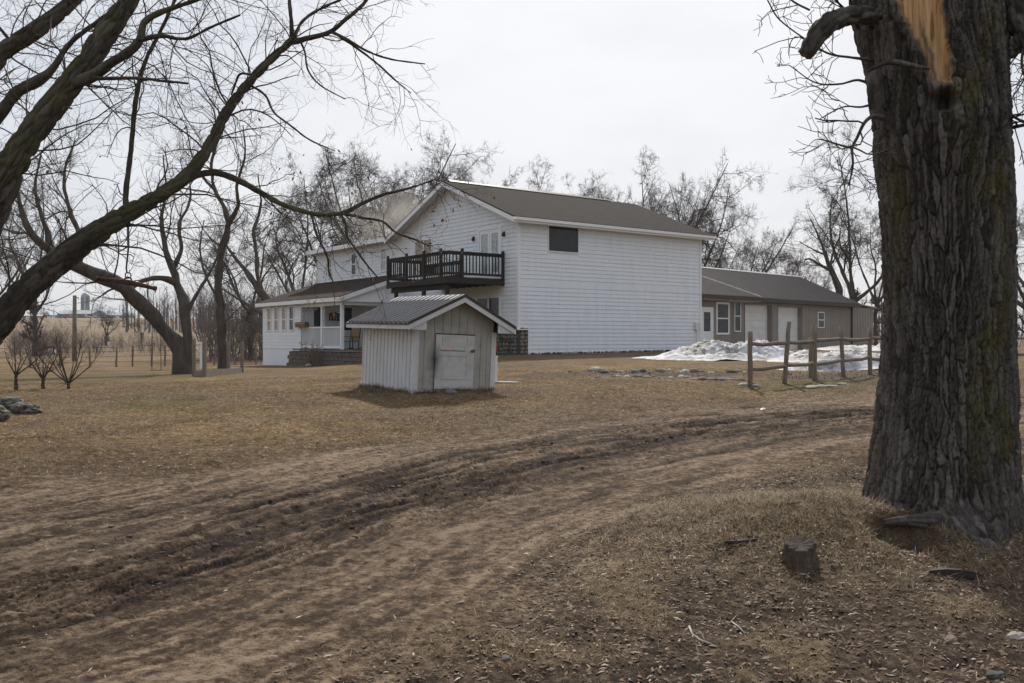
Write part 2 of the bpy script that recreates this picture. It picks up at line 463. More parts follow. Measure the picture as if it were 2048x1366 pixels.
def bark_mat(name, dark, mid, light, moss, moss_amount=1.0):
    """reads point attributes: tint (R = moss, G = bare wood, B = random plate tone)"""
    m, nt, b = new_mat(name)
    L = nt.links
    tc = nd(nt, 'ShaderNodeTexCoord')
    mp = nd(nt, 'ShaderNodeMapping'); mp.inputs['Scale'].default_value = (1, 1, .28)
    L.new(tc.outputs['Object'], mp.inputs['Vector'])
    n = nd(nt, 'ShaderNodeTexNoise', Scale=24.0, Detail=9.0, Roughness=.78)
    L.new(mp.outputs[0], n.inputs['Vector'])
    at = nd(nt, 'ShaderNodeAttribute'); at.attribute_name = 'tint'
    sp = nd(nt, 'ShaderNodeSeparateColor')
    L.new(at.outputs['Color'], sp.inputs[0])
    ad = nd(nt, 'ShaderNodeMath', operation='MULTIPLY_ADD')
    ad.inputs[1].default_value = .34; ad.inputs[2].default_value = -.15
    L.new(sp.outputs[2], ad.inputs[0])
    sm = nd(nt, 'ShaderNodeMath', operation='ADD')
    L.new(ad.outputs[0], sm.inputs[0]); L.new(n.outputs['Fac'], sm.inputs[1])
    rp = nd(nt, 'ShaderNodeValToRGB')
    e = rp.color_ramp.elements
    e[0].position = .30; e[0].color = (*dark, 1)
    e[1].position = .85; e[1].color = (*light, 1)
    q = e.new(.55); q.color = (*mid, 1)
    L.new(sm.outputs[0], rp.inputs['Fac'])
    mm = nd(nt, 'ShaderNodeMix'); mm.data_type = 'RGBA'
    mm.inputs['B'].default_value = (*moss, 1)
    n4 = nd(nt, 'ShaderNodeTexNoise', Scale=40.0, Detail=4.0)
    L.new(tc.outputs['Object'], n4.inputs['Vector'])
    mr = nd(nt, 'ShaderNodeMapRange')
    mr.inputs['From Min'].default_value = .35; mr.inputs['From Max'].default_value = .65
    L.new(n4.outputs['Fac'], mr.inputs['Value'])
    mu = nd(nt, 'ShaderNodeMath', operation='MULTIPLY')
    L.new(mr.outputs[0], mu.inputs[0]); L.new(sp.outputs[0], mu.inputs[1])
    L.new(mu.outputs[0], mm.inputs['Factor'])
    L.new(rp.outputs['Color'], mm.inputs['A'])
    # bare wood
    mp2 = nd(nt, 'ShaderNodeMapping'); mp2.inputs['Scale'].default_value = (1, 1, .06)
    L.new(tc.outputs['Object'], mp2.inputs['Vector'])
    nw = nd(nt, 'ShaderNodeTexNoise', Scale=34.0, Detail=5.0, Distortion=.6)
    L.new(mp2.outputs[0], nw.inputs['Vector'])
    rw = nd(nt, 'ShaderNodeValToRGB')
    e = rw.color_ramp.elements
    e[0].position = .33; e[0].color = (.28, .145, .06, 1)
    e[1].position = .62; e[1].color = (.74, .48, .25, 1)
    q = e.new(.45); q.color = (.58, .345, .16, 1)
    L.new(nw.outputs['Fac'], rw.inputs['Fac'])
    mw = nd(nt, 'ShaderNodeMix'); mw.data_type = 'RGBA'
    L.new(sp.outputs[1], mw.inputs['Factor'])
    L.new(mm.outputs['Result'], mw.inputs['A']); L.new(rw.outputs['Color'], mw.inputs['B'])
    L.new(mw.outputs['Result'], b.inputs['Base Color'])
    b.inputs['Roughness'].default_value = .95
    b.inputs['Specular IOR Level'].default_value = .2
    bp = nd(nt, 'ShaderNodeBump', Strength=1.0, Distance=.022)
    L.new(n.outputs['Fac'], bp.inputs['Height']); L.new(bp.outputs[0], b.inputs['Normal'])
    return m
M['oak_bark'] = bark_mat('oak_bark', (.036, .031, .027), (.100, .089, .079), (.225, .207, .188), (.110, .102, .022))
M['maple_bark'] = bark_mat('maple_bark', (.034, .029, .023), (.078, .067, .053), (.16, .142, .118), (.098, .100, .030))

# ------------------------------------------------------------------ terrain
T_PX = np.array([-900, 0, 250, 450, 600, 800, 1024, 1250, 1500, 1750, 2100, 3000.])
T_D = np.array([1, 6, 9, 12, 17.5, 22, 28, 36, 46, 60, 80, 120, 250, 450, 800, 3500.])
T_Z = np.array([
    [0] * 12,
    [0] * 12,
    [.03, .03, .03, .04, .05, .05, .05, .05, .05, .05, .05, .05],
    [.15, .15, .16, .18, .2, .22, .24, .25, .26, .26, .26, .26],
    [.36, .36, .38, .44, .5, .545, .555, .54, .52, .50, .48, .48],
    [.42, .42, .44, .48, .54, .60, .62, .64, .66, .66, .62, .6],
    [.30, .30, .32, .40, .50, .66, .76, .78, .78, .78, .75, .7],
    [.1, .1, .12, .18, .36, .70, .92, .92, .92, .90, .88, .88],
    [0, 0, 0, .06, .15, .55, .97, .98, .97, .93, .92, .92],
    [-.1, -.1, -.1, -.05, .03, .5, .95, .97, .88, .82, .9, .9],
    [-.1, -.1, -.1, 0, 0, .5, .9, .95, .88, .85, .9, .9],
    [.5, .5, .5, .5, .5, .7, .9, .95, .95, .95, .95, .95],
    [4.4, 4.4, 4.4, 4, 3.5, 3, 2, 2, 2, 2, 2, 2],
    [11.6, 11.6, 11.6, 11, 9, 7, 5, 4, 3, 3, 3, 3],
    [14, 14, 14, 14, 12, 10, 7, 6, 5, 5, 5, 5],
    [22, 22, 22, 22, 20, 18, 16, 14, 12, 12, 12, 12]])
# resample on a fine grid and blur so that no crease shows
_gu = np.linspace(-45, 48, 140)                      # azimuth, degrees
_gd = np.linspace(math.log(1), math.log(3500), 260)
_tu = np.degrees(np.arctan((T_PX - CX) / F))
_rows = np.array([np.interp(_gd, np.log(T_D), T_Z[:, j]) for j in range(len(T_PX))])
_grid = np.array([np.interp(_gu, _tu, _rows[:, i]) for i in range(len(_gd))])
for _ in range(6):
    _pd = np.pad(_grid, 1, mode='edge')
    _grid = (_pd[:-2, 1:-1] + _pd[2:, 1:-1] + _pd[1:-1, :-2] + _pd[1:-1, 2:] + 4 * _pd[1:-1, 1:-1]) / 8

def h_macro(x, y):
    x = np.asarray(x, float); y = np.asarray(y, float)
    d = np.clip(np.where(y > 0.5, y, np.hypot(x, y)), 1.0, 3499)
    az = np.degrees(np.arctan2(x, np.maximum(y, 0.3)))
    a = np.clip((az - _gu[0]) / (_gu[1] - _gu[0]), 0, len(_gu) - 1.001)
    b = np.clip((np.log(d) - _gd[0]) / (_gd[1] - _gd[0]), 0, len(_gd) - 1.001)
    ia, ib = a.astype(int), b.astype(int)
    fa, fb = a - ia, b - ib
    g = _grid
    return (g[ib, ia] * (1 - fa) + g[ib, ia + 1] * fa) * (1 - fb) + (g[ib + 1, ia] * (1 - fa) + g[ib + 1, ia + 1] * fa) * fb

def crom(pts, n):
    """Catmull-Rom through points (any dimension), n samples per span"""
    p = np.asarray(pts, float)
    p = np.vstack([2 * p[0] - p[1], p, 2 * p[-1] - p[-2]])
    out = []
    for i in range(1, len(p) - 2):
        for t in np.linspace(0, 1, n, endpoint=False):
            out.append(0.5 * ((2 * p[i]) + (p[i + 1] - p[i - 1]) * t + (2 * p[i - 1] - 5 * p[i] + 4 * p[i + 1] - p[i + 2]) * t ** 2
                              + (3 * p[i] - p[i - 1] - 3 * p[i + 1] + p[i + 2]) * t ** 3))
    out.append(p[-2])
    return np.array(out)

DRIVE = crom([(-9, -4), (-5.9, 1), (-4.2, 3.9), (-3.19, 5.67), (-2.41, 7.03), (-1.13, 9.19), (.46, 11), (2.67, 12.95), (5.86, 14.9), (9.5, 16.3), (15, 18), (26, 21), (60, 31)], 4)
_seg = np.diff(DRIVE, axis=0)
_sl = np.hypot(_seg[:, 0], _seg[:, 1])
_s0 = np.concatenate([[0], np.cumsum(_sl)])

def drive_coords(x, y):
    """arc length s along the farm track and signed lateral offset t (positive towards the house)"""
    best = np.full(x.shape, 1e9); S = np.zeros(x.shape); T = np.zeros(x.shape)
    for i in range(len(_seg)):
        ax, ay = DRIVE[i]; dx, dy = _seg[i] / _sl[i]
        u = np.clip((x - ax) * dx + (y - ay) * dy, 0, _sl[i])
        ex, ey = x - ax - u * dx, y - ay - u * dy
        d = np.hypot(ex, ey)
        m = d < best
        best = np.where(m, d, best)
        S = np.where(m, _s0[i] + u, S)
        T = np.where(m, np.sign(dx * ey - dy * ex) * d, T)
    return S, T

TRUNK = (3.47, 7.35)

def ground_fields(x, y):
    """height plus the masks the ground material reads"""
    x = np.asarray(x, float); y = np.asarray(y, float)
    z = h_macro(x, y)
    rr = np.hypot(x, y)
    near = 1 - sstep(24, 40, rr)
    s, t = drive_coords(x, y)
    w1 = fbm(x * .55, y * .55, 4, 3) * .9
    upper = np.interp(s, [0, 12, 15.4, 17.8, 20.7, 60], [4.6, 4.4, 2.6, 1.7, 1.8, 2.2])
    lower = np.interp(s, [0, 12, 15.4, 17.8, 22, 60], [-2.6, -2.8, -2.8, -2.4, -2.3, -2.6])
    dirt = sstep(-.5, .5, upper - t + w1 * 1.3) * sstep(-.35, .35, t - lower + w1 * .8) * (1 - sstep(34, 60, rr))
    # worn, half bare strip between the track and the lawn
    worn = sstep(-2.2, .6, upper - t + w1 * 2.2) * sstep(-.4, .4, t - lower + w1) * (1 - sstep(30, 50, rr))
    # ruts
    wob = .25 * fbm(s * .35, t * .1 + 5, 3, 21) + .06 * fbm(s * 1.7, t * .8, 2, 22)
    tt = t + wob
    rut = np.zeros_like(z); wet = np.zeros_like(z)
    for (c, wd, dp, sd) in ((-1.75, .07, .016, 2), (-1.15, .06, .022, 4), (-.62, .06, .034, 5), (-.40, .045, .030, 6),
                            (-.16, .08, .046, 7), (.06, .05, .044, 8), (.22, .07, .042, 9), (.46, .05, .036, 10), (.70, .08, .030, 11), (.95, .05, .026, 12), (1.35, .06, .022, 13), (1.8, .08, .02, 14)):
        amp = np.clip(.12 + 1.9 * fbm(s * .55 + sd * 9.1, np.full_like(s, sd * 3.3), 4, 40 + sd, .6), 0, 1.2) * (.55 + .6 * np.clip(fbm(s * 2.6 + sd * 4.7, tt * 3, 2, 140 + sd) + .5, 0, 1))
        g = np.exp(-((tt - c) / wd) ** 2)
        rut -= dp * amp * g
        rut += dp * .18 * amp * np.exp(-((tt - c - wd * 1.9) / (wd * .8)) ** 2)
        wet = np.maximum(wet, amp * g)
    streak = fbm(s * .9, tt * 5.5, 4, 61)
    fs = fbm(s * .9 + 3, tt * 17, 3, 63, .6)
    tread = 1 - np.abs(fs) * 2.2
    patch = sstep(-.15, .35, fbm(s * .5, tt * 1.3, 3, 64))
    clod = fbm(x * 6.5, y * 6.5, 4, 71, .6)
    fine = fbm(x * 17, y * 17, 3, 77, .6)
    lump = fbm(x * 1.5, y * 1.5, 3, 88)
    trackzone = np.exp(-((t + .15) / 1.15) ** 2)
    crumb = np.clip(fbm(s * 5, tt * 9, 4, 73, .65), 0, 1)
    mic = dirt * (rut * 1.35 + .006 * streak * trackzone - .034 * sstep(.6, 1.0, tread) * patch * trackzone + .024 * crumb * patch * trackzone + .016 * clod * (.35 + trackzone) + .010 * fine + .028 * np.clip(fbm(x * 9, y * 9, 3, 75, .6) - .12, 0, 1) * (.3 + trackzone))
    grassy = 1 - dirt
    mic += grassy * (.045 * lump + .020 * clod + .010 * fine)
    # grassy mound round the big tree, hollow under its root
    dt = np.hypot(x - TRUNK[0], y - TRUNK[1])
    mound = np.exp(-(np.hypot((x - 2.35) / 1.25, (y - 7.2) / 1.1)) ** 2) * (1 - .75 * np.exp(-(np.hypot((x - 3.1) / .5, (y - 6.1) / .5)) ** 2))
    mic += .24 * mound + .10 * np.exp(-(dt / 1.3) ** 2)
    mic -= .55 * np.exp(-(np.hypot((x - 2.84) / .21, (y - 6.58) / .19)) ** 4)
    mic += near * .03 * fbm(x * .45, y * .45, 3, 90)
    z = z + mic * near + (1 - near) * .12 * fbm(x * .05, y * .05, 3, 95)
    # masks
    litter = sstep(-.4, .5, lower - t + w1 * .8) * (1 - sstep(16, 26, rr))
    drygrass = np.clip(mound * 1.5 + sstep(.05, .45, lump + .25 * clod) * .8, 0, 1) * litter
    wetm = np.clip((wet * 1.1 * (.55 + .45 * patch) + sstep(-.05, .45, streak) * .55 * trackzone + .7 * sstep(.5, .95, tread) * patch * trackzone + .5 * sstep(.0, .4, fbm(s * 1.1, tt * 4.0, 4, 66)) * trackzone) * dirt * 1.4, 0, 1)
    green = np.exp(-(np.hypot((x - 7.2) / 3.0, (y - 19.3) / 1.4)) ** 2) * .9 + .5 * sstep(.25, .6, fbm(x * .3, y * .3, 3, 99)) * (y < 45)
    green += .75 * np.exp(-(((y - 33 - .2 * (x + 16)) / 4.0) ** 2)) * (x < -9)
    bed = np.exp(-(np.hypot((x - 4.4) / 3.4, (y - 23.2 + .12 * (x - 4)) / 1.1)) ** 4)
    bed = np.maximum(bed, np.exp(-(np.hypot((x - 8.6) / 2.8, (y - 22.6 - .5 * (x - 8.6)) / 1.0)) ** 4))
    stk = (.7 * streak + .8 * fs) * dirt
    return z, dirt, np.clip(worn - dirt, 0, 1), wetm, litter, drygrass, np.clip(green, 0, 1) * (1 - dirt), bed, stk

def ground_z(x, y):
    return ground_fields(np.atleast_1d(np.asarray(x, float)), np.atleast_1d(np.asarray(y, float)))[0]

def gz(x, y):
    return float(ground_z(x, y)[0])

def on_ground(px, py, dmin=3.0, dmax=200.0):
    """world point where the sight line through a photo pixel meets the ground"""
    d = np.exp(np.linspace(math.log(dmin), math.log(dmax), 1500))
    x = (px - CX) / F * d
    zr = CAMZ - (py - CY) / F * d
    g = ground_z(x, d)
    i = np.argmax(zr <= g)
    if not (zr <= g).any():
        i = len(d) - 1
    return Vector((x[i], d[i], gz(x[i], d[i])))

def build_ground():
    ang = np.concatenate([np.linspace(-180, -44, 26)[:-1], np.linspace(-44, -34, 30)[:-1], np.linspace(-34, 34, 510), np.linspace(34, 44, 30)[1:], np.linspace(44, 180, 26)[1:-1]])
    rad = np.concatenate([np.geomspace(.25, 3.0, 26)[:-1], np.geomspace(3.0, 27.0, 500)[:-1], np.geomspace(27, 3400, 110)])
    na, nr = len(ang), len(rad)
    A, Rr = np.meshgrid(np.radians(ang), rad)
    x, y = (Rr * np.sin(A)).ravel(), (Rr * np.cos(A)).ravel()
    z, dirt, worn, wet, litter, dry, green, bed, stk = ground_fields(x, y)
    v = np.stack([x, y, z], 1)
    v = np.vstack([v, [[0, 0, gz(0, .1)]]])
    i, j = np.meshgrid(np.arange(nr - 1), np.arange(na), indexing='ij')
    j2 = (j + 1) % na
    f = np.stack([i * na + j, i * na + j2, (i + 1) * na + j2, (i + 1) * na + j], -1).reshape(-1, 4)[:, ::-1]
    me = np_mesh('ground', v, f, None, True)
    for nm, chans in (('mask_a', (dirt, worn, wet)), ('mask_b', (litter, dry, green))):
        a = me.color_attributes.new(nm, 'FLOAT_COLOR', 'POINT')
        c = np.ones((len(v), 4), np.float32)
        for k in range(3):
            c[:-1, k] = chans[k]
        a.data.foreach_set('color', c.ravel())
    a = me.attributes.new('streak', 'FLOAT', 'POINT')
    q = np.zeros(len(v), np.float32); q[:-1] = stk
    a.data.foreach_set('value', q)
    a = me.attributes.new('bed', 'FLOAT', 'POINT')
    q = np.zeros(len(v), np.float32); q[:-1] = bed
    a.data.foreach_set('value', q)
    return me

def ground_mat():
    m, nt, b = new_mat('farmyard_ground')
    L = nt.links
    geo = nd(nt, 'ShaderNodeNewGeometry')
    def noise(sc, det=6.0, rough=.6, vec=None):
        n = nd(nt, 'ShaderNodeTexNoise', Scale=sc, Detail=det, Roughness=rough)
        L.new(vec or geo.outputs['Position'], n.inputs['Vector'])
        return n.outputs['Fac']
    def ramp(fac, stops):
        rp = nd(nt, 'ShaderNodeValToRGB')
        el = rp.color_ramp.elements
        while len(el) < len(stops):
            el.new(.5)
        for e, (p_, c) in zip(el, stops):
            e.position = p_; e.color = (*c, 1)
        L.new(fac, rp.inputs['Fac'])
        return rp.outputs['Color']
    def mixc(f, a, b_, blend='MIX'):
        x = nd(nt, 'ShaderNodeMix'); x.data_type = 'RGBA'; x.blend_type = blend
        if isinstance(f, float): x.inputs['Factor'].default_value = f
        else: L.new(f, x.inputs['Factor'])
        L.new(a, x.inputs['A']); L.new(b_, x.inputs['B'])
        return x.outputs['Result']
    def mathn(op, a, b_=None, c=None):
        x = nd(nt, 'ShaderNodeMath', operation=op)
        for k, q in enumerate((a, b_, c)):
            if q is None: continue
            if isinstance(q, (int, float)): x.inputs[k].default_value = q
            else: L.new(q, x.inputs[k])
        return x.outputs[0]
    ma = nd(nt, 'ShaderNodeAttribute'); ma.attribute_name = 'mask_a'
    mb = nd(nt, 'ShaderNodeAttribute'); mb.attribute_name = 'mask_b'
    bd = nd(nt, 'ShaderNodeAttribute'); bd.attribute_name = 'bed'
    sa = nd(nt, 'ShaderNodeSeparateColor'); L.new(ma.outputs['Color'], sa.inputs[0])
    sb = nd(nt, 'ShaderNodeSeparateColor'); L.new(mb.outputs['Color'], sb.inputs[0])
    n_big, n_mid, n_fine, n_vf = noise(.35, 4.0), noise(3.2, 6.0), noise(20.0, 6.0, .75), noise(80.0, 3.0, .7)
    n_c, n_p = noise(8.5, 8.0, .78), noise(.9, 5.0, .65)
    lawn_f = mathn('ADD', mathn('ADD', mathn('MULTIPLY', n_c, .7), mathn('MULTIPLY', n_p, .45)), mathn('ADD', mathn('MULTIPLY', n_fine, .7), mathn('ADD', mathn('MULTIPLY', n_vf, .35), -.62)))
    lawn = ramp(lawn_f, [(.36, (.085, .053, .025)), (.46, (.200, .128, .058)), (.55, (.325, .217, .105)), (.64, (.48, .35, .19))])
    lawn2 = ramp(lawn_f, [(.36, (.052, .033, .019)), (.5, (.132, .086, .048)), (.63, (.27, .19, .115))])
    lawn = mixc(ramp(mathn('ADD', mathn('MULTIPLY', n_big, .5), mathn('MULTIPLY', n_p, .5)), [(.47, (0, 0, 0)), (.57, (1, 1, 1))]), lawn, lawn2)
    greenc = ramp(lawn_f, [(.34, (.07, .062, .024)), (.5, (.145, .128, .050)), (.66, (.25, .215, .10))])
    lawn = mixc(mathn('MULTIPLY', sb.outputs[2], .75), lawn, greenc)
    # far pasture: paler straw
    far = ramp(noise(.03, 5.0), [(.35, (.15, .108, .068)), (.5, (.235, .172, .108)), (.65, (.18, .135, .09))])
    sx = nd(nt, 'ShaderNodeSeparateXYZ'); L.new(geo.outputs['Position'], sx.inputs[0])
    mr = nd(nt, 'ShaderNodeMapRange'); mr.inputs['From Min'].default_value = 45; mr.inputs['From Max'].default_value = 110
    L.new(sx.outputs['Y'], mr.inputs['Value'])
    lawn = mixc(mr.outputs[0], lawn, far)
    sk = nd(nt, 'ShaderNodeAttribute'); sk.attribute_name = 'streak'
    dirt_f = mathn('ADD', mathn('ADD', mathn('MULTIPLY', n_c, 1.1), mathn('MULTIPLY', sk.outputs['Fac'], .2)), mathn('ADD', mathn('MULTIPLY', n_fine, .75), mathn('ADD', mathn('MULTIPLY', n_p, .35), -.62)))
    dirt = ramp(dirt_f, [(.34, (.070, .045, .028)), (.45, (.165, .113, .074)), (.55, (.285, .203, .137)), (.65, (.43, .325, .23))])
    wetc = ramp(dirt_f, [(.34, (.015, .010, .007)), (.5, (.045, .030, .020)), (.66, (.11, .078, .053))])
    worn = ramp(dirt_f, [(.34, (.052, .033, .020)), (.46, (.128, .083, .050)), (.57, (.215, .147, .091)), (.67, (.32, .23, .15))])
    litter = ramp(dirt_f, [(.34, (.026, .017, .011)), (.46, (.072, .048, .032)), (.57, (.135, .094, .064)), (.67, (.25, .185, .13))])
    dry = ramp(lawn_f, [(.34, (.11, .075, .043)), (.48, (.21, .148, .086)), (.62, (.34, .255, .16))])
    bedc = ramp(dirt_f, [(.33, (.06, .045, .036)), (.5, (.135, .105, .083)), (.66, (.24, .20, .165))])
    # break up the mask edges with texture
    def edge(mask, k=.9):
        return mathn('MINIMUM', mathn('MAXIMUM', mathn('ADD', mask, mathn('MULTIPLY', mathn('SUBTRACT', n_fine, .5), mathn('MULTIPLY', mathn('MULTIPLY', mask, mathn('SUBTRACT', 1.0, mask)), 4 * k * 1.6))), 0.0), 1.0)
    c = mixc(edge(sa.outputs[1]), lawn, worn)
    c = mixc(edge(sb.outputs[0]), c, litter)
    c = mixc(edge(sb.outputs[1]), c, dry)
    c = mixc(edge(sa.outputs[0]), c, dirt)
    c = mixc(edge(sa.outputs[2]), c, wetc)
    c = mixc(bd.outputs['Fac'], c, bedc)
    L.new(c, b.inputs['Base Color'])
    b.inputs['Roughness'].default_value = .95
    b.inputs['Specular IOR Level'].default_value = .15
    bp = nd(nt, 'ShaderNodeBump', Strength=1.0, Distance=.07)
    L.new(mathn('ADD', mathn('MULTIPLY', n_c, .9), mathn('ADD', mathn('MULTIPLY', n_fine, .7), mathn('MULTIPLY', n_vf, .3))), bp.inputs['Height'])
    L.new(bp.outputs[0], b.inputs['Normal'])
    return m
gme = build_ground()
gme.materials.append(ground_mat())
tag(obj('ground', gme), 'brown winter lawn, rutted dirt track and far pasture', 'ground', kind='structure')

# ------------------------------------------------------------------ tubes and branching
def norm(a):
    return a / np.maximum(np.linalg.norm(a, axis=-1, keepdims=True), 1e-9)

def tubes(pts, rad, sides):
    """pts (m,n,3), rad (m,n) -> verts, quad faces of m open tubes"""
    m, n, _ = pts.shape
    t = np.empty_like(pts)
    t[:, 1:-1] = pts[:, 2:] - pts[:, :-2]
    t[:, 0] = pts[:, 1] - pts[:, 0]; t[:, -1] = pts[:, -1] - pts[:, -2]
    t = norm(t)
    main = norm(pts[:, -1] - pts[:, 0])
    ref = np.where(np.abs(main[:, 2:3]) < .8, np.array([[0, 0, 1.]]), np.array([[1., 0.2, 0]]))[:, None, :]
    a = norm(np.cross(t, np.broadcast_to(ref, t.shape)))
    b = np.cross(t, a)
    ph = np.arange(sides) * 2 * math.pi / sides
    ring = pts[:, :, None, :] + rad[:, :, None, None] * (a[:, :, None, :] * np.cos(ph)[None, None, :, None] + b[:, :, None, :] * np.sin(ph)[None, None, :, None])
    idx = np.arange(m * n * sides).reshape(m, n, sides)
    k2 = np.roll(np.arange(sides), -1)
    f = np.stack([idx[:, :-1, :], idx[:, :-1][:, :, k2], idx[:, 1:][:, :, k2], idx[:, 1:, :]], -1).reshape(-1, 4)
    return ring.reshape(-1, 3), f

def join_tubes(levels):
    vs_, fs_, n = [], [], 0
    for pts, rad, sides in levels:
        if len(pts) == 0: continue
        v, f = tubes(pts, rad, sides)
        vs_.append(v); fs_.append(f + n); n += len(v)
    return np.vstack(vs_), np.vstack(fs_)

def resample(pl, n):
    """pl: array (k,4+) of x,y,z,r -> n samples along arc length through a Catmull-Rom"""
    c = crom(pl, 8)
    s = np.concatenate([[0], np.cumsum(np.linalg.norm(np.diff(c[:, :3], axis=0), axis=1))])
    q = np.linspace(0, s[-1], n)
    return np.stack([np.interp(q, s, c[:, k]) for k in range(c.shape[1])], 1)

def spawn(g, pts, rad, per_m, tmin, length, angle, n, wiggle, up, rscale, rmin=.003, fixed=None, tip=.35, taper=1.0, lenvar=.5, rmax=9.0):
    """children of a batch of branches. length: metres (abs) or negative = fraction of the parent's length"""
    m, k, _ = pts.shape
    plen = np.linalg.norm(np.diff(pts, axis=1), axis=2).sum(1)
    cnt = np.maximum(1, g.poisson(plen * per_m)) if fixed is None else np.full(m, fixed)
    pid = np.repeat(np.arange(m), cnt)
    t = tmin + (1 - tmin) * g.random(len(pid)) ** .85
    q = t * (k - 1); i = np.minimum(q.astype(int), k - 2); f = (q - i)[:, None]
    pos = pts[pid, i] * (1 - f) + pts[pid, i + 1] * f
    tan = norm(pts[pid, i + 1] - pts[pid, i])
    pr = rad[pid, i] * (1 - f[:, 0]) + rad[pid, i + 1] * f[:, 0]
    rv = g.normal(size=tan.shape)
    perp = norm(rv - (rv * tan).sum(1, keepdims=True) * tan)
    th = np.radians(g.uniform(angle[0], angle[1], len(pid)))[:, None]
    d = norm(np.cos(th) * tan + np.sin(th) * perp)
    L_ = (length if length > 0 else -length * plen[pid]) * (1 - lenvar + 2 * lenvar * g.random(len(pid))) * (1.0 - .45 * t)
    r0 = np.clip(pr * rscale * (.75 + .5 * g.random(len(pid))), rmin, None)
    r0 = np.minimum(np.minimum(r0, pr * .9 + rmin * .2), rmax * (.5 + .5 * g.random(len(pid))))
    out = np.empty((len(pid), n, 3)); out[:, 0] = pos
    step = (L_ / (n - 1))[:, None]
    for j in range(1, n):
        d = norm(d + g.normal(size=d.shape) * wiggle + np.array([0, 0, up]))
        out[:, j] = out[:, j - 1] + d * step
    rr = r0[:, None] * (1 - (1 - tip) * np.linspace(0, 1, n)[None, :] ** taper)
    return out, rr

def tree_meshes(g, stems, plan, trunk_mat, twig_mat, name, stem_sides=10, split=1):
    """stems: list of (k,4) polylines; plan: list of spawn kwargs. Levels up to `split` go to the trunk mesh, finer ones to the crown"""
    n0 = 26
    st = np.array([resample(np.asarray(s, float), n0) for s in stems])
    ii = np.arange(n0)[None, :] * .55 + np.arange(len(st))[:, None] * 7.7
    st[:, :, 3] *= 1 + .20 * vnoise(ii, ii * 0 + .3, 5)
    st[:, :, :2] += (st[:, :, 3:4] * .35) * np.stack([vnoise(ii * 1.3, ii * 0 + 2.2, 6), vnoise(ii * 1.3, ii * 0 + 5.1, 7)], -1)
    lv = [(st[:, :, :3], st[:, :, 3])]
    for p in plan:
        src = [lv[-1]] if not p.get('all') else lv
        args = {k: v for k, v in p.items() if k not in ('all', 'sides')}
        ps, rs = [], []
        for (a, b) in src:
            o, r_ = spawn(g, a, b, **args)
            ps.append(o); rs.append(r_)
        lv.append((np.concatenate(ps), np.concatenate(rs)))
    tl = [(lv[0][0], lv[0][1], stem_sides)] + [(lv[i][0], lv[i][1], plan[i - 1].get('sides', 6)) for i in range(1, split + 1)]
    cl = [(lv[i][0], lv[i][1], plan[i - 1].get('sides', 3)) for i in range(split + 1, len(lv))]
    tm = np_mesh(name + '_trunk', *join_tubes(tl), trunk_mat, True)
    cm = np_mesh(name + '_crown', *join_tubes(cl), twig_mat, False) if cl else None
    return tm, cm, lv

def put_tree(name, tm, cm, loc, rz, sc, label, cat='tree', group=None, lean=(0, 0)):
    e = empty(name, loc, rz, lean[0], lean[1])
    e.scale = (sc if hasattr(sc, '__len__') else (sc, sc, sc))
    tag(e, label, cat, group)
    obj('trunk', tm, e)
    if cm is not None:
        obj('crown', cm, e)
    return e

def stem_px(rows, k=1.0):
    """rows of (px, py, depth, width in px) -> polyline with radii"""
    out = []
    for px, py, d, w in rows:
        p = P(px, py, d)
        out.append((p.x, p.y, p.z, w * k * .5 * d / F))
    return np.array(out)

# ------------------------------------------------------------------ background trees: five kinds, shared meshes
def kind_tree(seed, h, forks, spread, r0, upb):
    g = np.random.default_rng(seed)
    stems = []
    fork_z = h * (.16 + .1 * g.random())
    stems.append([(0, 0, -.5, r0 * 1.25), (0, 0, .3, r0 * 1.1), (.02 * h * g.normal() * .3, .0, fork_z * .6, r0 * .9), (.02 * h * g.normal() * .4, 0, fork_z, r0 * .85)])
    top = stems[0][-1]
    for i in range(forks):
        a = 2 * math.pi * (i + g.random() * .6) / forks
        s = spread * (.45 + .75 * g.random())
        hh = h * (.66 + .20 * g.random()) * (1 - .22 * (s / spread - .45) / .75)
        rr = r0 * (.52 + .18 * g.random())
        pts = [(top[0], top[1], top[2] - .2, rr)]
        for q in (.2, .45, .7, 1.0):
            rad_ = s * h * (q ** .8)
            j = .025 * h * q
            pts.append((top[0] + math.cos(a) * rad_ + g.normal() * j, top[1] + math.sin(a) * rad_ + g.normal() * j, top[2] + (hh - top[2]) * q, rr * (1 - .86 * q)))
        stems.append(pts)
    plan = [dict(per_m=.0, fixed=11, tmin=.22, length=-.44, angle=(30, 75), n=7, wiggle=.22, up=upb, rscale=.5, rmin=.022, sides=5, lenvar=.35),
            dict(per_m=.0, fixed=8, tmin=.15, length=-.5, angle=(28, 72), n=5, wiggle=.24, up=upb * .5, rscale=.5, rmin=.013, sides=4),
            dict(per_m=.0, fixed=6, tmin=.1, length=-.50, angle=(25, 70), n=4, wiggle=.26, up=.02, rscale=.55, rmin=.0125, sides=3),
            dict(per_m=.0, fixed=5, tmin=.1, length=-.95, angle=(18, 58), n=2, wiggle=.25, up=.02, rscale=.7, rmin=.0100, sides=3)]
    return tree_meshes(g, stems, plan, M['far_bark'], M['far_twig'], 'bare_tree_%d' % seed, 9, 1)[:2]
KINDS = [kind_tree(101, 20, 4, .34, .32, .03), kind_tree(102, 20, 5, .42, .30, .0), kind_tree(103, 20, 4, .25, .29, .06),
         kind_tree(104, 20, 4, .32, .27, .03)]

KTOP = [max(v.co.z for v in cm.vertices) for tm, cm in KINDS]

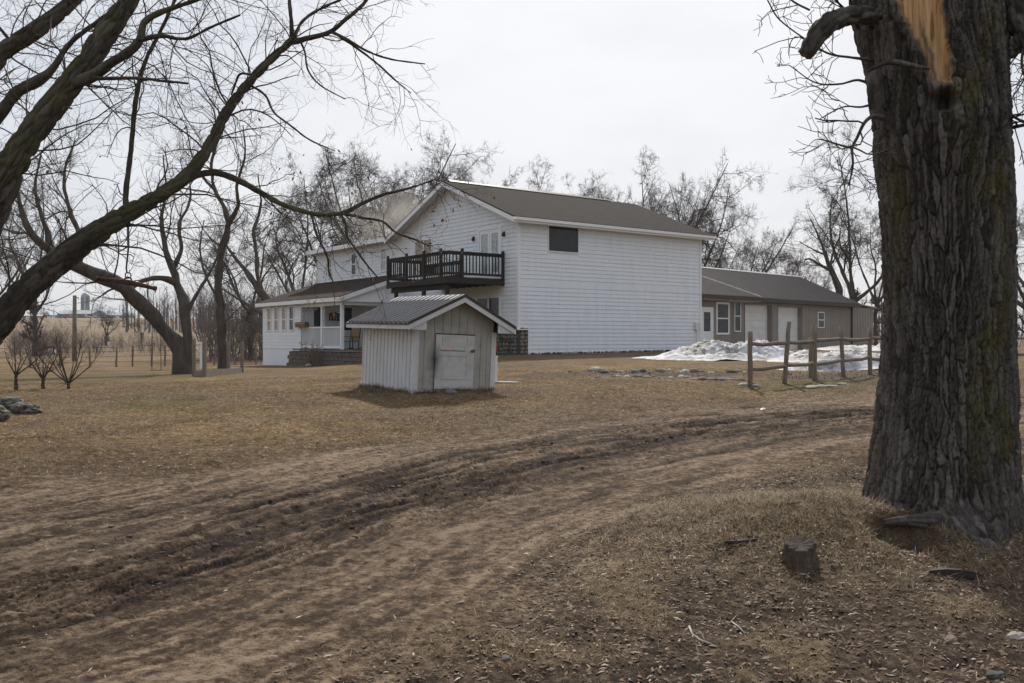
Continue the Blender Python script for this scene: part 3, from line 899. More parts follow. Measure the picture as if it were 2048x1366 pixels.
def bg_tree(px, d, top_y, kind, label, rz=None, group='bare trees behind the buildings', sx=1.0, lean=(0, 0)):
    x = (px - CX) / F * d
    z = float(h_macro(x, d))
    top = CAMZ + (CY - top_y) / F * d
    sc = (top - z) / 20.0
    tm, cm = KINDS[kind]
    sc *= 20.0 / KTOP[kind]
    return put_tree('bare_tree', tm, cm, (x, d, z), rz if rz is not None else random.uniform(0, 6.28), (sc * sx, sc * sx, sc), label, 'tree', group, lean)

ORD = ['leftmost', 'second from the left', 'third from the left', 'fourth from the left', 'fifth from the left', 'sixth from the left', 'seventh from the left', 'eighth from the left']
for i, (px, d, ty, k, sx) in enumerate([(604, 82, 305, 2, .9), (672, 90, 288, 0, .85), (722, 82, 275, 3, .9), (772, 88, 268, 1, .8), (815, 94, 300, 3, .9), (852, 86, 312, 0, .8)]):
    bg_tree(px, d, ty, k, 'bare tree rising behind the low white wing, ' + ORD[i] + ' in that clump', sx=sx)
for i, (px, d, ty, k, sx) in enumerate([(922, 92, 268, 2, .8), (972, 88, 292, 3, .8), (1030, 96, 300, 0, .75), (1128, 104, 345, 2, .7)]):
    bg_tree(px, d, ty, k, 'bare treetop showing over the dark ridge of the main roof, ' + ORD[i], sx=sx)
for i, (px, d, ty, k, sx) in enumerate([(1248, 86, 278, 0, .8), (1318, 80, 305, 1, .75), (1382, 78, 318, 1, .7)]):
    bg_tree(px, d, ty, k, 'broad bare tree above the right end of the shingled roof, ' + ['left one', 'middle one', 'right one'][i] + ' of three', sx=sx)
for i, (px, d, ty, k, sx) in enumerate([(1432, 110, 470, 3, .9), (1478, 96, 425, 1, .9), (1548, 100, 445, 0, .9), (1610, 112, 500, 3, .9)]):
    bg_tree(px, d, ty, k, 'small bare tree standing behind the metal garage roof, ' + ORD[i], sx=sx)
bg_tree(1708, 76, 248, 2, 'tall upright bare tree beside the right end of the garage', rz=.7, sx=.95)
bg_tree(1752, 72, 380, 3, 'grey many-stemmed bare tree just left of the big trunk', rz=2.2, sx=.8)
bg_tree(2062, 60, 330, 1, 'bare tree at the right edge behind the big trunk', rz=1.1, sx=.9)
bg_tree(1880, 90, 430, 0, 'bare tree hidden for the most part behind the big trunk')
for i, (px, d, ty, k, sx) in enumerate([(-40, 58, 330, 0, .8), (70, 80, 290, 2, .8)]):
    bg_tree(px, d, ty, k, 'bare tree beyond the wire fence seen under the leaning limbs, ' + ['left one', 'right one'][i] + ' of two', group='bare trees on the pasture side', sx=sx)
bg_tree(212, 120, 590, 2, 'slender young bare tree standing alone before the pasture', group='bare trees on the pasture side', sx=1.3)
bg_tree(283, 130, 628, 3, 'short bushy bare sapling at the edge of the pasture', group='bare trees on the pasture side', sx=1.5)
bg_tree(500, 72, 400, 3, 'bare tree left of the sunroom, behind the leaning grey trunk', group='bare trees on the pasture side', sx=.9)

# broken-topped leaning tree behind the garage
g_ = np.random.default_rng(5)
st = [stem_px([(1690, 640, 82, 26), (1680, 590, 82, 24), (1668, 555, 82, 20), (1655, 520, 82, 15), (1640, 480, 82, 8), (1622, 440, 82, 4)], .55),
      stem_px([(1660, 540, 82, 12), (1640, 530, 81, 10), (1620, 518, 81, 7), (1609, 520, 81, 6)], .55),
      stem_px([(1660, 530, 82, 9), (1668, 500, 83, 7), (1680, 470, 83, 4), (1678, 450, 83, 2)], .55)]
TW = [dict(per_m=1.3, tmin=.3, length=2.6, angle=(20, 60), n=6, wiggle=.12, up=.12, rscale=.4, rmin=.012, sides=4),
      dict(per_m=1.8, tmin=.15, length=1.1, angle=(20, 55), n=4, wiggle=.15, up=.08, rscale=.5, rmin=.007, sides=3),
      dict(per_m=2.2, tmin=.1, length=.6, angle=(20, 55), n=3, wiggle=.15, up=.05, rscale=.6, rmin=.005, sides=3)]
tm, cm, _ = tree_meshes(g_, st, TW, M['far_bark'], M['far_twig'], 'leaning_tree', 9, 1)
put_tree('leaning_tree', tm, cm, (0, 0, 0), 0, 1, 'leaning bare tree with a broken limb behind the garage roof')

# two big yard trees on the left, and the leaning one behind the sunroom
g_ = np.random.default_rng(6)
st = [stem_px([(366, 762, 36, 74), (367, 744, 36, 62), (362, 715, 36, 50), (348, 684, 36, 42), (312, 640, 35.5, 38), (272, 600, 35, 38), (232, 566, 34.5, 40), (190, 548, 34, 40), (150, 530, 33.5, 36), (105, 505, 33, 29), (65, 470, 32.5, 22), (42, 420, 32.5, 15), (34, 360, 32.5, 8)], 0.68),
      stem_px([(372, 748, 36, 50), (374, 700, 36, 40), (373, 655, 36.2, 37), (368, 610, 36.4, 36), (356, 572, 36.6, 33), (344, 535, 36.8, 24), (330, 490, 37, 17), (322, 440, 37.2, 14), (332, 380, 37.5, 8), (326, 310, 37.8, 4)], 0.56),
      stem_px([(352, 565, 36.6, 20), (320, 556, 36, 16), (285, 562, 35.5, 12), (258, 580, 35, 8), (225, 578, 35, 6), (190, 600, 35, 3)], 0.7),
      stem_px([(372, 630, 36.2, 12), (395, 585, 36.5, 9), (420, 545, 37, 7), (440, 500, 37.4, 4)], 0.8),
      stem_px([(346, 540, 36.8, 15), (362, 500, 37, 12), (358, 450, 37.4, 9), (380, 400, 38, 6), (376, 330, 38, 3)], 0.7),
      stem_px([(105, 505, 33, 18), (90, 450, 33.2, 14), (70, 380, 33.5, 9), (82, 310, 34, 5)], 0.7),
      stem_px([(155, 532, 33.5, 22), (162, 480, 33.8, 17), (140, 420, 34.2, 12), (128, 350, 34.6, 8), (150, 280, 35, 4)], 0.7)]
TWB = [dict(per_m=1.7, tmin=.25, length=2.4, angle=(25, 70), n=7, wiggle=.16, up=.06, rscale=.35, rmin=.012, sides=5, rmax=.04),
       dict(per_m=2.6, tmin=.12, length=1.2, angle=(20, 65), n=5, wiggle=.2, up=.04, rscale=.5, rmin=.007, sides=4),
       dict(per_m=4.6, tmin=.1, length=.70, angle=(20, 60), n=3, wiggle=.2, up=.02, rscale=.55, rmin=.0060, sides=3)]
tm, cm, _ = tree_meshes(g_, st, TWB, M['far_bark'], M['far_twig'], 'forked_yard_tree', 14, 1)
put_tree('forked_yard_tree', tm, cm, (0, 0, 0), 0, 1, 'old forked bare tree with one trunk leaning far left, swing hung from it')
g_ = np.random.default_rng(8)
st = [stem_px([(448, 748, 39, 52), (447, 730, 39, 38), (444, 680, 39, 31), (440, 620, 39, 29), (437, 560, 39, 27), (441, 510, 39, 27), (453, 468, 39, 24), (459, 440, 39, 22)], 0.56),
      stem_px([(458, 446, 39, 20), (446, 410, 39.3, 15), (428, 375, 39.6, 12), (424, 320, 40, 9), (440, 260, 40, 6), (436, 215, 40, 3)], 0.6),
      stem_px([(458, 445, 39, 15), (476, 410, 38.6, 12), (474, 370, 38.4, 9), (490, 310, 38, 6), (486, 250, 38, 3)], 0.65),
      stem_px([(430, 380, 39.6, 10), (404, 352, 40, 7), (384, 310, 40.4, 5), (372, 250, 40.6, 3)], 0.7),
      stem_px([(440, 600, 39, 9), (415, 560, 39.4, 7), (400, 500, 39.8, 5), (408, 440, 40, 3)], 0.7)]
tm, cm, _ = tree_meshes(g_, st, TWB, M['far_bark'], M['far_twig'], 'tall_yard_tree', 14, 1)
put_tree('tall_yard_tree', tm, cm, (0, 0, 0), 0, 1, 'tall straight bare tree rising behind the corner posts of the sandbox')
g_ = np.random.default_rng(9)
st = [stem_px([(590, 720, 60, 40), (566, 655, 60, 34), (538, 608, 60, 28), (512, 570, 60, 21), (486, 535, 60, 15), (462, 505, 60, 9), (440, 470, 60, 4)], 0.62),
      stem_px([(530, 598, 60, 17), (516, 560, 60, 13), (513, 510, 60, 11), (508, 460, 60, 9), (522, 410, 60, 6), (516, 350, 60, 3)], 0.7),
      stem_px([(560, 650, 60, 16), (520, 625, 59, 12), (480, 600, 59, 7), (440, 575, 58, 4)], 0.7)]
TWC = [dict(p, per_m=p['per_m'] * .8, length=p['length'] * 1.35) for p in TWB]
tm, cm, _ = tree_meshes(g_, st, TWC, M['far_bark'], M['far_twig'], 'slanting_tree', 10, 1)
put_tree('slanting_tree', tm, cm, (0, 0, 0), 0, 1, 'slanting bare tree coming out from behind the sunroom roof')

# ------------------------------------------------------------------ the big maple overhanging from the left
def bark_tube_mesh(name, polys, mat, sides=40, per_m=34, plate=(9.0, 2.6), depth=.020, seed=3, moss=.55):
    """thick limbs with furrowed bark as real relief"""
    vs_, fs_, tint, n = [], [], [], 0
    for pi, pl in enumerate(polys):
        pl = np.asarray(pl, float)
        ln = np.linalg.norm(np.diff(pl[:, :3], axis=0), axis=1).sum()
        k = int(max(20, min(620, ln * per_m)))
        c = resample(pl, k)
        s = np.concatenate([[0], np.cumsum(np.linalg.norm(np.diff(c[:, :3], axis=0), axis=1))])
        pts = c[None, :, :3]
        t = np.gradient(c[:, :3], axis=0); t = norm(t)
        main = norm((c[-1, :3] - c[0, :3])[None])[0]
        ref = np.array([0, 1., 0]) if abs(main[1]) < .8 else np.array([1., 0, 0])
        a = norm(np.cross(t, ref)); b = np.cross(t, a)
        ph = np.arange(sides) * 2 * math.pi / sides
        Rm = c[:, 3][:, None] * np.ones(sides)[None]
        arc = ph[None] * np.maximum(Rm, .05)
        ss = s[:, None] * np.ones(sides)[None]
        wx = arc * plate[0] + .5 * fbm(arc * 5, ss * 2.5, 3, seed + pi)
        # wrap the pattern round the limb: blend two copies near the seam
        f1, f2, idv = voronoi(wx + pi * 17, ss * plate[1] + .4 * fbm(arc * 4 + 9, ss * 3, 2, seed + 5), seed)
        e1 = sstep(.02, .38, f2 - f1)
        blend = sstep(5.4, 6.28, ph)[None]
        arcb = (ph[None] - 2 * math.pi) * np.maximum(Rm, .05)
        f1, f2, idb = voronoi(arcb * plate[0] + .5 * fbm(arcb * 5, ss * 2.5, 3, seed + pi) + pi * 17, ss * plate[1] + .4 * fbm(arcb * 4 + 9, ss * 3, 2, seed + 5), seed)
        e = e1 * (1 - blend) + sstep(.02, .38, f2 - f1) * blend
        dsp = depth * np.clip(Rm / .2, .25, 1.2) * (e - .5) + .012 * np.clip(Rm / .2, .1, 1) * fbm(np.cos(ph)[None] * 2 + ss * 1.5, np.sin(ph)[None] * 2 + ss * .7, 3, seed + 11)
        lump = .17 * Rm * fbm(np.cos(ph)[None] * .9 + ss * 1.3 + pi * 5, np.sin(ph)[None] * .9 + ss * .6, 2, seed + 23)
        rr = Rm + dsp + lump
        ring = c[:, None, :3] + rr[:, :, None] * (a[:, None] * np.cos(ph)[None, :, None] + b[:, None] * np.sin(ph)[None, :, None])
        idx = np.arange(k * sides).reshape(k, sides)
        k2 = np.roll(np.arange(sides), -1)
        f = np.stack([idx[:-1], idx[:-1][:, k2], idx[1:][:, k2], idx[1:]], -1).reshape(-1, 4)
        vs_.append(ring.reshape(-1, 3)); fs_.append(f + n)
        mo = sstep(-.1, .5, fbm(arc * 2.0 + 3, ss * 1.1, 3, seed + 31)) * moss
        col = np.stack([mo, np.zeros_like(mo), idv, np.ones_like(mo)], -1).reshape(-1, 4)
        tint.append(col)
        cv = ring[-1].mean(0)
        vs_.append(cv[None]); tint.append(np.array([[0, .3, .5, 1]]))
        cap = np.stack([idx[-1], idx[-1][k2], np.full(sides, k * sides), np.full(sides, k * sides)], -1)
        n += k * sides + 1
        fs_.append(None)
        fs_[-1] = cap[:, :4] + (n - k * sides - 1)
    me = bpy.data.meshes.new(name)
    V = np.vstack(vs_)
    quads = np.vstack([q for q in fs_ if not (q[:, 2] == q[:, 3]).any()])
    caps = np.vstack([q for q in fs_ if (q[:, 2] == q[:, 3]).any()])[:, :3]
    me.from_pydata(V.tolist(), [], quads.tolist() + caps.tolist())
    me.polygons.foreach_set('use_smooth', [True] * len(me.polygons))
    me.materials.append(mat)
    at = me.color_attributes.new('tint', 'FLOAT_COLOR', 'POINT')
    at.data.foreach_set('color', np.vstack(tint).astype(np.float32).ravel())
    me.update()
    return me

MAPLE = [
    # lower limb carrying the iron singletree
    [(-260, 960, 11.0, 190), (-190, 850, 11.0, 150), (-100, 745, 11.1, 112), (0, 643, 11.3, 92), (60, 572, 11.5, 82), (130, 512, 11.8, 77), (205, 458, 12, 70), (262, 424, 12.1, 58), (310, 396, 12.2, 47), (372, 352, 12.4, 43), (420, 290, 12.6, 38), (460, 213, 12.8, 33), (520, 140, 13, 28), (586, 78, 13.2, 22)],
    # main trunk
    [(-300, 990, 10.6, 240), (-230, 830, 10.6, 190), (-130, 630, 10.6, 150), (-45, 470, 10.6, 122), (12, 352, 10.7, 106), (62, 268, 10.8, 95), (130, 178, 11, 86), (200, 88, 11.2, 78), (262, -5, 11.4, 68), (330, -120, 11.7, 56), (380, -260, 12, 40), (420, -420, 12.4, 18)],
    # third stem
    [(-320, 960, 12, 130), (-240, 560, 12, 112), (-110, 250, 12.2, 84), (0, 112, 12.5, 62), (60, 68, 12.6, 58), (130, 14, 12.8, 52), (205, -60, 13, 44), (300, -180, 13.2, 30), (360, -320, 13.4, 12)],
    # limb swinging out of the left edge and behind the trunk
    [(-140, 400, 11.6, 44), (-60, 300, 11.6, 38), (0, 228, 11.6, 32), (34, 184, 11.6, 30), (78, 160, 11.5, 27), (106, 136, 11.5, 17), (142, 84, 11.5, 13), (200, 40, 11.5, 11), (240, 5, 11.5, 9), (280, -60, 11.5, 6)],
    # limb off the right side of the trunk
    [(140, 172, 11.0, 34), (190, 150, 10.9, 28), (218, 128, 10.8, 24), (250, 108, 10.8, 24), (278, 82, 10.8, 21), (288, 45, 10.8, 17), (320, 25, 10.8, 14), (370, 8, 10.8, 11), (440, -15, 10.8, 7)],
    [(268, 84, 10.8, 13), (320, 72, 10.7, 11), (372, 78, 10.6, 8), (420, 55, 10.6, 6), (480, 30, 10.5, 4)],
    # dead stub
    [(160, 152, 11.0, 16), (205, 157, 10.8, 9), (270, 156, 10.7, 8), (330, 162, 10.6, 6.5), (377, 167, 10.6, 4)],
    # upright from the lower limb
    [(254, 434, 12.1, 17), (252, 384, 12.1, 13.5), (262, 300, 12.1, 12.5), (271, 205, 12.1, 11.5), (288, 130, 12.1, 10), (322, 60, 12.1, 8), (352, -5, 12.1, 7), (400, -110, 12.1, 4)],
    # long drooping branch in front of the house
    [(366, 362, 12.4, 24), (398, 349, 12.4, 17), (430, 345, 12.4, 16.5), (470, 357, 12.4, 16), (520, 384, 12.3, 15), (562, 408, 12.3, 13.5), (612, 424, 12.2, 12), (652, 430, 12.2, 11.5), (692, 424, 12.1, 11), (724, 407, 12.1, 9), (765, 390, 12, 7), (820, 376, 12, 5), (872, 358, 11.9, 3)],
    [(686, 427, 12.1, 8), (728, 436, 12, 6), (765, 443, 11.9, 6), (792, 465, 11.8, 5), (826, 478, 11.7, 3.5), (860, 492, 11.6, 2.5)],
    [(682, 430, 12.1, 7), (693, 452, 12, 6), (694, 474, 12, 5.5), (712, 498, 11.9, 5), (728, 522, 11.8, 4.5), (756, 556, 11.7, 2.5)],
    [(622, 426, 12.2, 6), (634, 470, 12.1, 5), (654, 512, 12, 4.5), (658, 545, 12, 3.5), (668, 566, 12, 2.5)],
    # forks at the top of the lower limb
    [(584, 82, 13.2, 15), (583, 45, 13.2, 10), (579, 5, 13.2, 9), (574, -60, 13.2, 6)],
    [(584, 84, 13.2, 17), (622, 75, 13.2, 13), (660, 64, 13.2, 11.5), (690, 40, 13.2, 10), (730, 4, 13.2, 8), (775, -60, 13.2, 5)],
    [(588, 74, 13.2, 9), (605, 42, 13.3, 7.5), (640, 18, 13.4, 6.5), (690, -4, 13.4, 5)],
    [(664, 64, 13.2, 8), (700, 82, 13.1, 6), (730, 100, 13, 5.5), (780, 118, 12.9, 4), (850, 128, 12.8, 2.2)],
    [(676, 70, 13.2, 7), (712, 95, 13.1, 5), (752, 125, 13, 4.4), (790, 160, 12.9, 3.4), (822, 186, 12.8, 2)],
    [(600, 80, 13.2, 6), (610, 105, 13.1, 4.5), (616, 140, 13, 4), (640, 170, 12.9, 3.4), (690, 198, 12.8, 2)],
    [(500, 170, 13, 6), (530, 190, 12.8, 5.4), (548, 225, 12.7, 5), (580, 250, 12.6, 4.4), (620, 280, 12.5, 3.4), (670, 302, 12.4, 2)],
    [(505, 150, 13, 6), (480, 148, 13.1, 5), (470, 170, 13.2, 4.4), (462, 190, 13.3, 3)],
]
maple_thick = [stem_px(MAPLE[i], (.55, .50, .50)[i]) for i in (0, 1, 2)]
maple_limbs = [stem_px(m, .75) for m in MAPLE[3:]]
maple = empty('leaning_maple', (P(-300, 990, 10.6).x, 10.6, 0))
tag(maple, 'big leaning bare maple reaching in from the left edge over the lawn', 'tree')
maple_off = -Vector(maple.location)
def child_abs(name, me, parent):
    o = obj(name, me, parent)
    o.location = -Vector(parent.location)
    return o
child_abs('trunk', bark_tube_mesh('maple_trunk', maple_thick, M['maple_bark'], 60, 44, (13.0, 3.6), .055, 3, .9), maple)
child_abs('limb', bark_tube_mesh('maple_limbs', maple_limbs, M['maple_bark'], 14, 16, (20, 5), .030, 13, .6), maple)
g_ = np.random.default_rng(21)
allst = [stem_px(m, .57 if i < 3 else .75) for i, m in enumerate(MAPLE)]
n0 = 18
stA = np.array([resample(s, n0) for s in allst])
thickA, thinA = stA[:3], stA[3:]
def bunch(g, src, plan, zmin=-9):
    lv, cur = [], src
    for p in plan:
        kw = {k: v for k, v in p.items() if k != 'sides'}
        cur = spawn(g, cur[0], cur[1], **kw)
        if not lv:
            ok = cur[0][:, -1, 2] > zmin
            cur = (cur[0][ok], cur[1][ok])
        lv.append((cur[0], cur[1], p['sides']))
    return lv
TWM = [dict(per_m=6.0, tmin=.30, length=1.8, angle=(30, 80), n=9, wiggle=.20, up=-.02, rscale=.22, rmin=.006, sides=5, rmax=.016),
       dict(per_m=4.8, tmin=.12, length=.62, angle=(25, 70), n=6, wiggle=.26, up=.015, rscale=.5, rmin=.0032, sides=4),
       dict(per_m=6.0, tmin=.1, length=.32, angle=(25, 70), n=3, wiggle=.28, up=.02, rscale=.55, rmin=.0026, sides=3)]
TWT = [dict(TWM[0], per_m=5.0, length=1.2, tmin=.15, rscale=.42, rmin=.0045, rmax=.011), dict(TWM[1], length=.46), dict(TWM[2], length=.22)]
lv = bunch(g_, (thickA[:, :, :3], thickA[:, :, 3]), TWM, 2.3) + bunch(g_, (thinA[:, :, :3], thinA[:, :, 3]), TWT)
child_abs('crown', np_mesh('maple_twigs', *join_tubes(lv), M['maple_twig'], False), maple)
# a few dead leaves and keys still hanging on
def leaf_cloud(g, anchors, n, size, mat, name):
    i = g.integers(0, len(anchors), n)
    c = anchors[i] + g.normal(size=(n, 3)) * .02
    u = norm(g.normal(size=(n, 3))); w = norm(np.cross(u, g.normal(size=(n, 3))))
    s = (size * (.5 + g.random(n)))[:, None]
    v = np.stack([c, c + u * s * .5 + w * s * .28, c + u * s, c + u * s * .5 - w * s * .28], 1).reshape(-1, 3)
    f = np.arange(n * 4).reshape(n, 4)
    return np_mesh(name, v, f, mat)
anch = np.concatenate([l[0][:, -1] for l in lv[4:5]])
anch = anch[(anch[:, 2] < 4.4)]
if len(anch):
    lf = leaf_cloud(g_, anch, 170, .05, M['dead_leaf'], 'hanging_dead_leaves')
    o = child_abs('hanging_dead_leaves', lf, maple)
    o['kind'] = 'stuff'

# ------------------------------------------------------------------ the big oak on the right
def build_oak():
    zt = 7.2
    nz, na = 580, 330
    zz = np.concatenate([np.linspace(-.35, 4.6, nz - 40), np.linspace(4.6, zt, 41)[1:]])
    ph = np.sort(np.concatenate([np.linspace(R(-208), R(-22), 290), np.linspace(R(-22), R(152), 62)[1:-1]]) % (2 * math.pi))
    na = len(ph)
    Z, A = np.meshgrid(zz, ph, indexing='ij')
    # centre line and radius from the photographed outline (left/right edges)
    ys = CY - (zz - CAMZ) * F / TRUNK[1]
    ly = np.array([-500, 0, 100, 220, 350, 450, 600, 700, 760, 850, 950, 1050, 1120, 1250])
    le = np.array([1712, 1724, 1730, 1752, 1760, 1768, 1777, 1774, 1770, 1760, 1744, 1727, 1716, 1700])
    re = np.array([1976, 1994, 2003, 2010, 2016, 2019, 2022, 2024, 2026, 2029, 2033, 2038, 2044, 2056])
    l_ = np.interp(ys, ly, le); r_ = np.interp(ys, ly, re)
    cxp = (l_ + r_) / 2
    cx = (cxp - CX) / F * TRUNK[1]
    rad = (r_ - l_) / 2 / F * TRUNK[1] * .93
    Rm = rad[:, None] * np.ones(na)[None]
    # root lobes: A=0 is +x, -pi/2 towards the camera
    def lobe(ang, width):
        d = np.abs((A - ang + math.pi) % (2 * math.pi) - math.pi)
        return np.exp(-(d / width) ** 2)
    foot = np.exp(-np.clip(Z + .02, 0, None) / .30)
    flare = foot * (.20 * lobe(R(-128), .16) + .40 * lobe(R(-84), .20) + .03 * lobe(R(-20), .3) + .20 * lobe(R(-160), .24) + .1 * lobe(R(90), .4) + .03 * lobe(R(30), .3))
    Rm = Rm + flare
    fl = 1 + .035 * np.sin(5 * A + 1.2 * Z) * sstep(3.2, .2, Z) + .02 * np.sin(3 * A - .7 * Z + 1)
    Rm = Rm * fl
    R0 = .54
    def bark(Aw):
        arc = Aw * R0
        # fibres lean and part round the knot
        kx, kz = -1.07 + (2 * math.pi * R0), 3.38
        dx, dz = arc - kx, Z - kz
        kd = np.hypot(dx / .30, dz / .42)
        arc2 = arc + .10 * np.exp(-kd ** 2) * np.sign(dx) * -1 * np.abs(dx) / .2 + .035 * np.sin(Z * 1.7 + arc * 2.2)
        wx = arc2 + .045 * fbm(arc2 * 6, Z * 1.8, 3, 201) + .018 * fbm(arc2 * 20, Z * 7, 2, 202)
        f1, f2, idv = voronoi(wx * 29, Z * 3.1 + .7 * fbm(arc2 * 9, Z * 2.2, 2, 203), 204)
        p1 = sstep(.01, .17, f2 - f1)
        f1, f2, idb = voronoi(wx * 62 + 50, Z * 12 + .6 * fbm(arc2 * 15, Z * 6, 2, 206), 207)
        p2 = sstep(.01, .18, f2 - f1)
        rid = fbm(wx * 24, Z * 2.6, 4, 208, .6)
        return p1, p2, rid, idv, kd
    p1, p2, rid, idv, kd = bark(A)
    q1, q2, rid2, idq, kd2 = bark(A - 2 * math.pi)
    w = sstep(5.2, 6.2, A)                       # hide the seam (it lies at the back right)
    p1 = p1 * (1 - w) + q1 * w; p2 = p2 * (1 - w) + q2 * w; rid = rid * (1 - w) + rid2 * w
    kd = np.minimum(kd, kd2)
    arcq = np.where(A > math.pi, A - 2 * math.pi, A) * R0
    big = fbm(np.cos(A) * 1.6 + 4, Z * .9 + np.sin(A) * 1.6, 3, 211)
    disp = .038 * (p1 - .6) * (.6 + .6 * idv) + .012 * (p2 - .5) + .022 * rid + .012 * (idv - .5) + .006 * fbm(arcq * 60, Z * 40, 3, 212, .7) + .020 * big
    # bare wood scar running up from the knot
    arcv = (np.where(A > math.pi, A - 2 * math.pi, A)) * R0
    zc = Z
    left_e = np.interp(zc, [3.55, 4.15, 5.5], [-1.15, -1.34, -1.5]) + .05 * fbm(Z * 5, Z * 0, 4, 215, .7)
    right_e = np.interp(zc, [3.55, 4.15, 5.5], [-.98, -.99, -1.0]) + .04 * fbm(Z * 6, Z * 0 + 3, 4, 216, .7)
    wood = sstep(0, .022, arcv - left_e) * sstep(0, .022, right_e - arcv) * sstep(3.50, 3.57, zc) * (1 - sstep(5.6, 6.0, zc))
    grey_strip = np.clip(np.exp(-((arcv - (left_e * .66 + right_e * .34)) / .022) ** 2) + np.exp(-((arcv - left_e - .01) / .028) ** 2) + .6 * sstep(.4, .7, fbm(arcv * 14, Z * 2.2, 3, 218)), 0, 1) * sstep(3.7, 4.0, 4.45 - zc + 3.4)
    disp = disp * (1 - wood) + wood * (-.055 + .012 * fbm(arcv * 40, Z * 1.6, 4, 217, .65) + .02 * fbm(arcv * 9, Z * .8, 2, 220))
    disp += .022 * np.exp(-((arcv - right_e - .025) / .03) ** 2) * sstep(3.5, 3.7, zc) * (1 - sstep(5.4, 5.8, zc))
    disp += .030 * np.exp(-((arcv - left_e + .025) / .03) ** 2) * sstep(3.6, 3.8, zc) * (1 - sstep(5.4, 5.8, zc))
    # swollen knot with a dark hollow
    kx = -1.07
    bul = np.exp(-(np.hypot((arcv - kx) / .30, (Z - 3.20) / .30)) ** 2)
    disp += .075 * bul + .02 * bul * fbm(arcv * 26, Z * 26, 3, 219)
    hol = np.exp(-(np.hypot((arcv - kx - .01) / .095, (Z - 3.40) / .07)) ** 4)
    disp -= .22 * hol
    rr = Rm + disp
    yc = TRUNK[1] + .05 * (Z[:, :1] * 0)
    X = cx[:, None] + rr * np.cos(A)
    Y = yc + rr * np.sin(A)
    v = np.stack([X - TRUNK[0], Y - TRUNK[1], Z], -1).reshape(-1, 3)
    idx = np.arange(nz * na).reshape(nz, na)
    k2 = np.roll(np.arange(na), -1)
    f = np.stack([idx[:-1], idx[:-1][:, k2], idx[1:][:, k2], idx[1:]], -1).reshape(-1, 4)
    me = np_mesh('oak_trunk', v, f, M['oak_bark'], True)
    moss = sstep(-.05, .45, fbm(arcv * 3.2 + 7, Z * 1.5, 3, 221)) * (np.exp(-((arcv + .70) / .24) ** 2) + .8 * np.exp(-((arcv + 1.50) / .12) ** 2)) * (1 - sstep(3.6, 4.6, Z)) * 1.35
    moss = np.clip(moss, 0, 1) * (1 - wood)
    col = np.stack([moss, wood * (1 - .85 * grey_strip), idv, np.ones_like(moss)], -1).reshape(-1, 4)
    at = me.color_attributes.new('tint', 'FLOAT_COLOR', 'POINT')
    at.data.foreach_set('color', col.astype(np.float32).ravel())
    return me
oak = empty('old_oak', (TRUNK[0], TRUNK[1], 0))
tag(oak, 'massive old tree trunk with furrowed bark and a bare orange scar', 'tree')
obj('trunk', build_oak(), oak)
OAK = {
    'cut_limb': [[(1762, 34, 7.3, 34), (1730, 30, 7.15, 32), (1696, 31, 7.1, 34), (1662, 44, 7.0, 37), (1640, 64, 6.95, 35), (1624, 88, 6.9, 32), (1611, 110, 6.9, 28)]],
    'limb': [[(1776, 150, 7.7, 40), (1740, 112, 7.8, 32), (1722, 60, 7.8, 28), (1712, 5, 7.8, 24), (1704, -120, 7.8, 20), (1680, -300, 7.8, 10)],
             [(1980, 110, 7.4, 60), (2016, 96, 7.5, 42), (2046, 84, 7.5, 34), (2110, 70, 7.6, 28), (2200, 20, 7.7, 18), (2300, -60, 7.8, 8)],
             [(1975, -20, 7.2, 80), (2015, 0, 7.1, 62), (2050, 55, 7.0, 50), (2110, 150, 6.9, 40), (2190, 240, 6.8, 26), (2280, 300, 6.8, 10)],
             [(1992, 210, 7.6, 30), (2006, 120, 7.7, 24), (2004, 40, 7.8, 22), (2008, -80, 7.8, 18)]],
    'branch': [[(1768, 236, 7.1, 12), (1748, 232, 7.0, 9), (1730, 244, 6.95, 7), (1712, 280, 6.9, 6), (1704, 296, 6.9, 5.5), (1706, 330, 6.9, 4), (1698, 372, 6.9, 2.4)],
               [(1704, 296, 6.9, 4.5), (1680, 290, 6.9, 3.8), (1655, 282, 6.9, 3), (1635, 278, 6.9, 2)],
               [(1745, 120, 7.3, 7), (1705, 115, 7.3, 5), (1660, 108, 7.3, 4), (1620, 85, 7.2, 3.5), (1560, 40, 7.2, 3), (1535, 0, 7.1, 2.5)],
               [(1752, 172, 7.3, 7), (1716, 160, 7.2, 5), (1680, 168, 7.2, 4), (1630, 165, 7.1, 3), (1578, 130, 7.1, 2)],
               [(1748, 208, 7.2, 6), (1720, 214, 7.1, 4), (1690, 213, 7.0, 3), (1660, 226, 7.0, 2.5), (1640, 238, 7.0, 1.6)],
               [(2005, 225, 7.2, 8), (2030, 235, 7.1, 5.5), (2052, 246, 7.0, 4.5), (2100, 250, 7, 2.5)],
               [(2005, 258, 7.2, 10), (2030, 254, 7.1, 8), (2060, 250, 7.0, 6), (2110, 262, 7, 3)],
               [(1620, 20, 7.2, 4), (1590, 5, 7.2, 3.5), (1560, -20, 7.2, 3)]],
}
thick = []
for nm, rows in OAK.items():
    for r_ in rows:
        pl = stem_px(r_)
        pl[:, :3] -= np.array([TRUNK[0], TRUNK[1], 0])
        thick.append((nm, pl))
        sd = 36 if nm != 'branch' else 9
        obj(nm, bark_tube_mesh('oak_' + nm, [pl], M['oak_bark'], sd, 60 if nm != 'branch' else 26, (20, 6.0), .060 if nm != 'branch' else .006, 31, .1), oak)
g_ = np.random.default_rng(33)
br = np.array([resample(pl, 18) for nm, pl in thick if nm == 'branch'])
lb = np.array([resample(pl, 18) for nm, pl in thick if nm == 'limb'])
